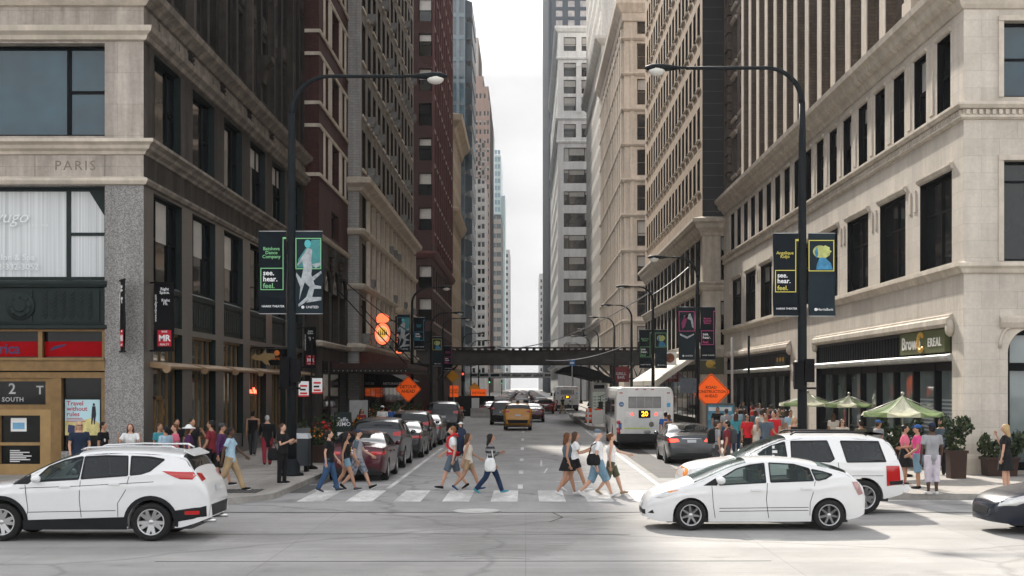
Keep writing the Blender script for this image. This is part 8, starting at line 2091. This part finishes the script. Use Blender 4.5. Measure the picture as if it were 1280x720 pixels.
f=stand(1.62); person('man in bright blue cap behind the suv tailgate',floor_at(1098,43.0),20,f,'m',('short','brown'),('grey','short'),('trousers','black'),hat=('cap','blue'))
f=stand(1.7); person('man in dark check shirt standing inside the planter gap by the cafe',floor_at(1176,41.3),-110,f,'m',('short','black'),('slate','short'),('trousers','black'))
# ---- the crowd further along: a few figures repeated in other clothes
CG='crowd walking along the sunny sidewalk'
base=[person('walker in black shirt',(0,0,0),0,walk(.8,1.75),'m',('short','black'),('black','short'),('trousers','khaki'),vox=.02,face=False),
      person('walker in grey shirt',(0,0,0),0,walk(-.7,1.70),'l',('short','brown'),('grey','short'),('shorts','denim'),vox=.02,face=False,hat=('cap','dkgrey')),
      person('woman walker in white shirt',(0,0,0),0,walk(.6,1.64,'f'),'m',('long','brown'),('white','short'),('trousers','dkdenim'),vox=.02,face=False)]
rng=random.Random(21); tops=['black','navy','white','grey','red','dkgrey','sky','olive','black','maroon','cream','teal','slate','black','white']
words=['first','second','third']
place=[(897,62),(908,58.5),(916,66),(921,60),(926,72),(931,64),(936,57),(941,69),(944,61),(950,75),(952,56),(955,66),(960,59),(964,71),(970,63),(974,57),(978,68),(983,61),(988,54.5),(905,74),(913,80),(929,84),(940,82),(920,54.5),(972,53)]
bcol=['fabric_black','fabric_grey','fabric_white']
for i,(u,Y) in enumerate(place):
    b=base[i%3]; c=tops[(i*7)%len(tops)]; loc=floor_at(u,Y); rz=R(90+rng.uniform(-25,25)) if i%3 else R(-90+rng.uniform(-20,20))
    lab='%s in %s in the crowd, %s %s'%(('man','man in cap','long-haired woman')[i%3],{'dkgrey':'dark grey','sky':'light blue'}.get(c,c),('near the cafe','by the road sign','by the tan tower')[0 if Y<60 and u>925 else 1 if u<925 else 2],('behind the red polo' if u<945 and i%2 else 'by the pale post' if u<925 else 'towards the lamp' if u>955 else 'in the thick'))
    if i<3: b.location=loc; b.rotation_euler=(0,0,rz); b['label']=lab; b['group']=CG
    else: copy_tree(b,loc,rz,lab,CG,{bcol[i%3]:FAB[c]} if True else None)
for i in range(14):                                       # far pedestrians near the railway and beyond
    Y=125+rng.uniform(0,110); x=rng.choice((8.6,9.3,-7.4,-8.2,7.9)) if i%4 else rng.uniform(-1.5,4); z=.14 if abs(x)>7 else 0
    copy_tree(base[i%3],(x,Y,z),R(rng.uniform(0,360)),'tiny %s pedestrian %s, %s'%(('dark','grey','pale')[i%3],'on the roadway' if abs(x)<7 else 'on the sunny pavement' if x>0 else 'on the shaded pavement','under the elevated railway' if Y<150 else 'past the railway' if Y<190 else 'far past the railway'),'distant pedestrians')
# ---- people in the white hatchback
hx,hy=gX(1084,26.7),26.7+.84
for i,(dx,dy,l,hc,tp) in enumerate(((-2.02,-.36,'driver in dark cap at the wheel of the white hatchback','black','slate'),(-1.10,-.36,'passenger in dark cap in the rear of the white hatchback','navy','grey'))):
    f=Fig(1.66,'m',((94,28),(94,28)),((45,35,10),(45,35,10)),sit=True); person(l,(hx+dx,hy+dy,-.39),180,f,'m',('short','black'),(tp,'short'),('trousers','dkgrey'),hat=('cap',hc),vox=.02)
# ------------------------------------------------------------------ summer haze filling the street
hz=MB(); hz.box(-1250,1250,-300,1350,-1.0,215); ho=hz.obj('haze',[]) ; tag(ho,kind='stuff')
m=bpy.data.materials.new('haze_air'); m.use_nodes=True; nt=m.node_tree; nt.nodes.clear()
pv=nt.nodes.new('ShaderNodeVolumePrincipled'); pv.inputs['Color'].default_value=(.95,.96,1,1); pv.inputs['Density'].default_value=.00012; pv.inputs['Anisotropy'].default_value=.2
mo=nt.nodes.new('ShaderNodeOutputMaterial'); nt.links.new(pv.outputs[0],mo.inputs['Volume']); ho.data.materials.append(m)
SC.cycles.volume_bounces=0
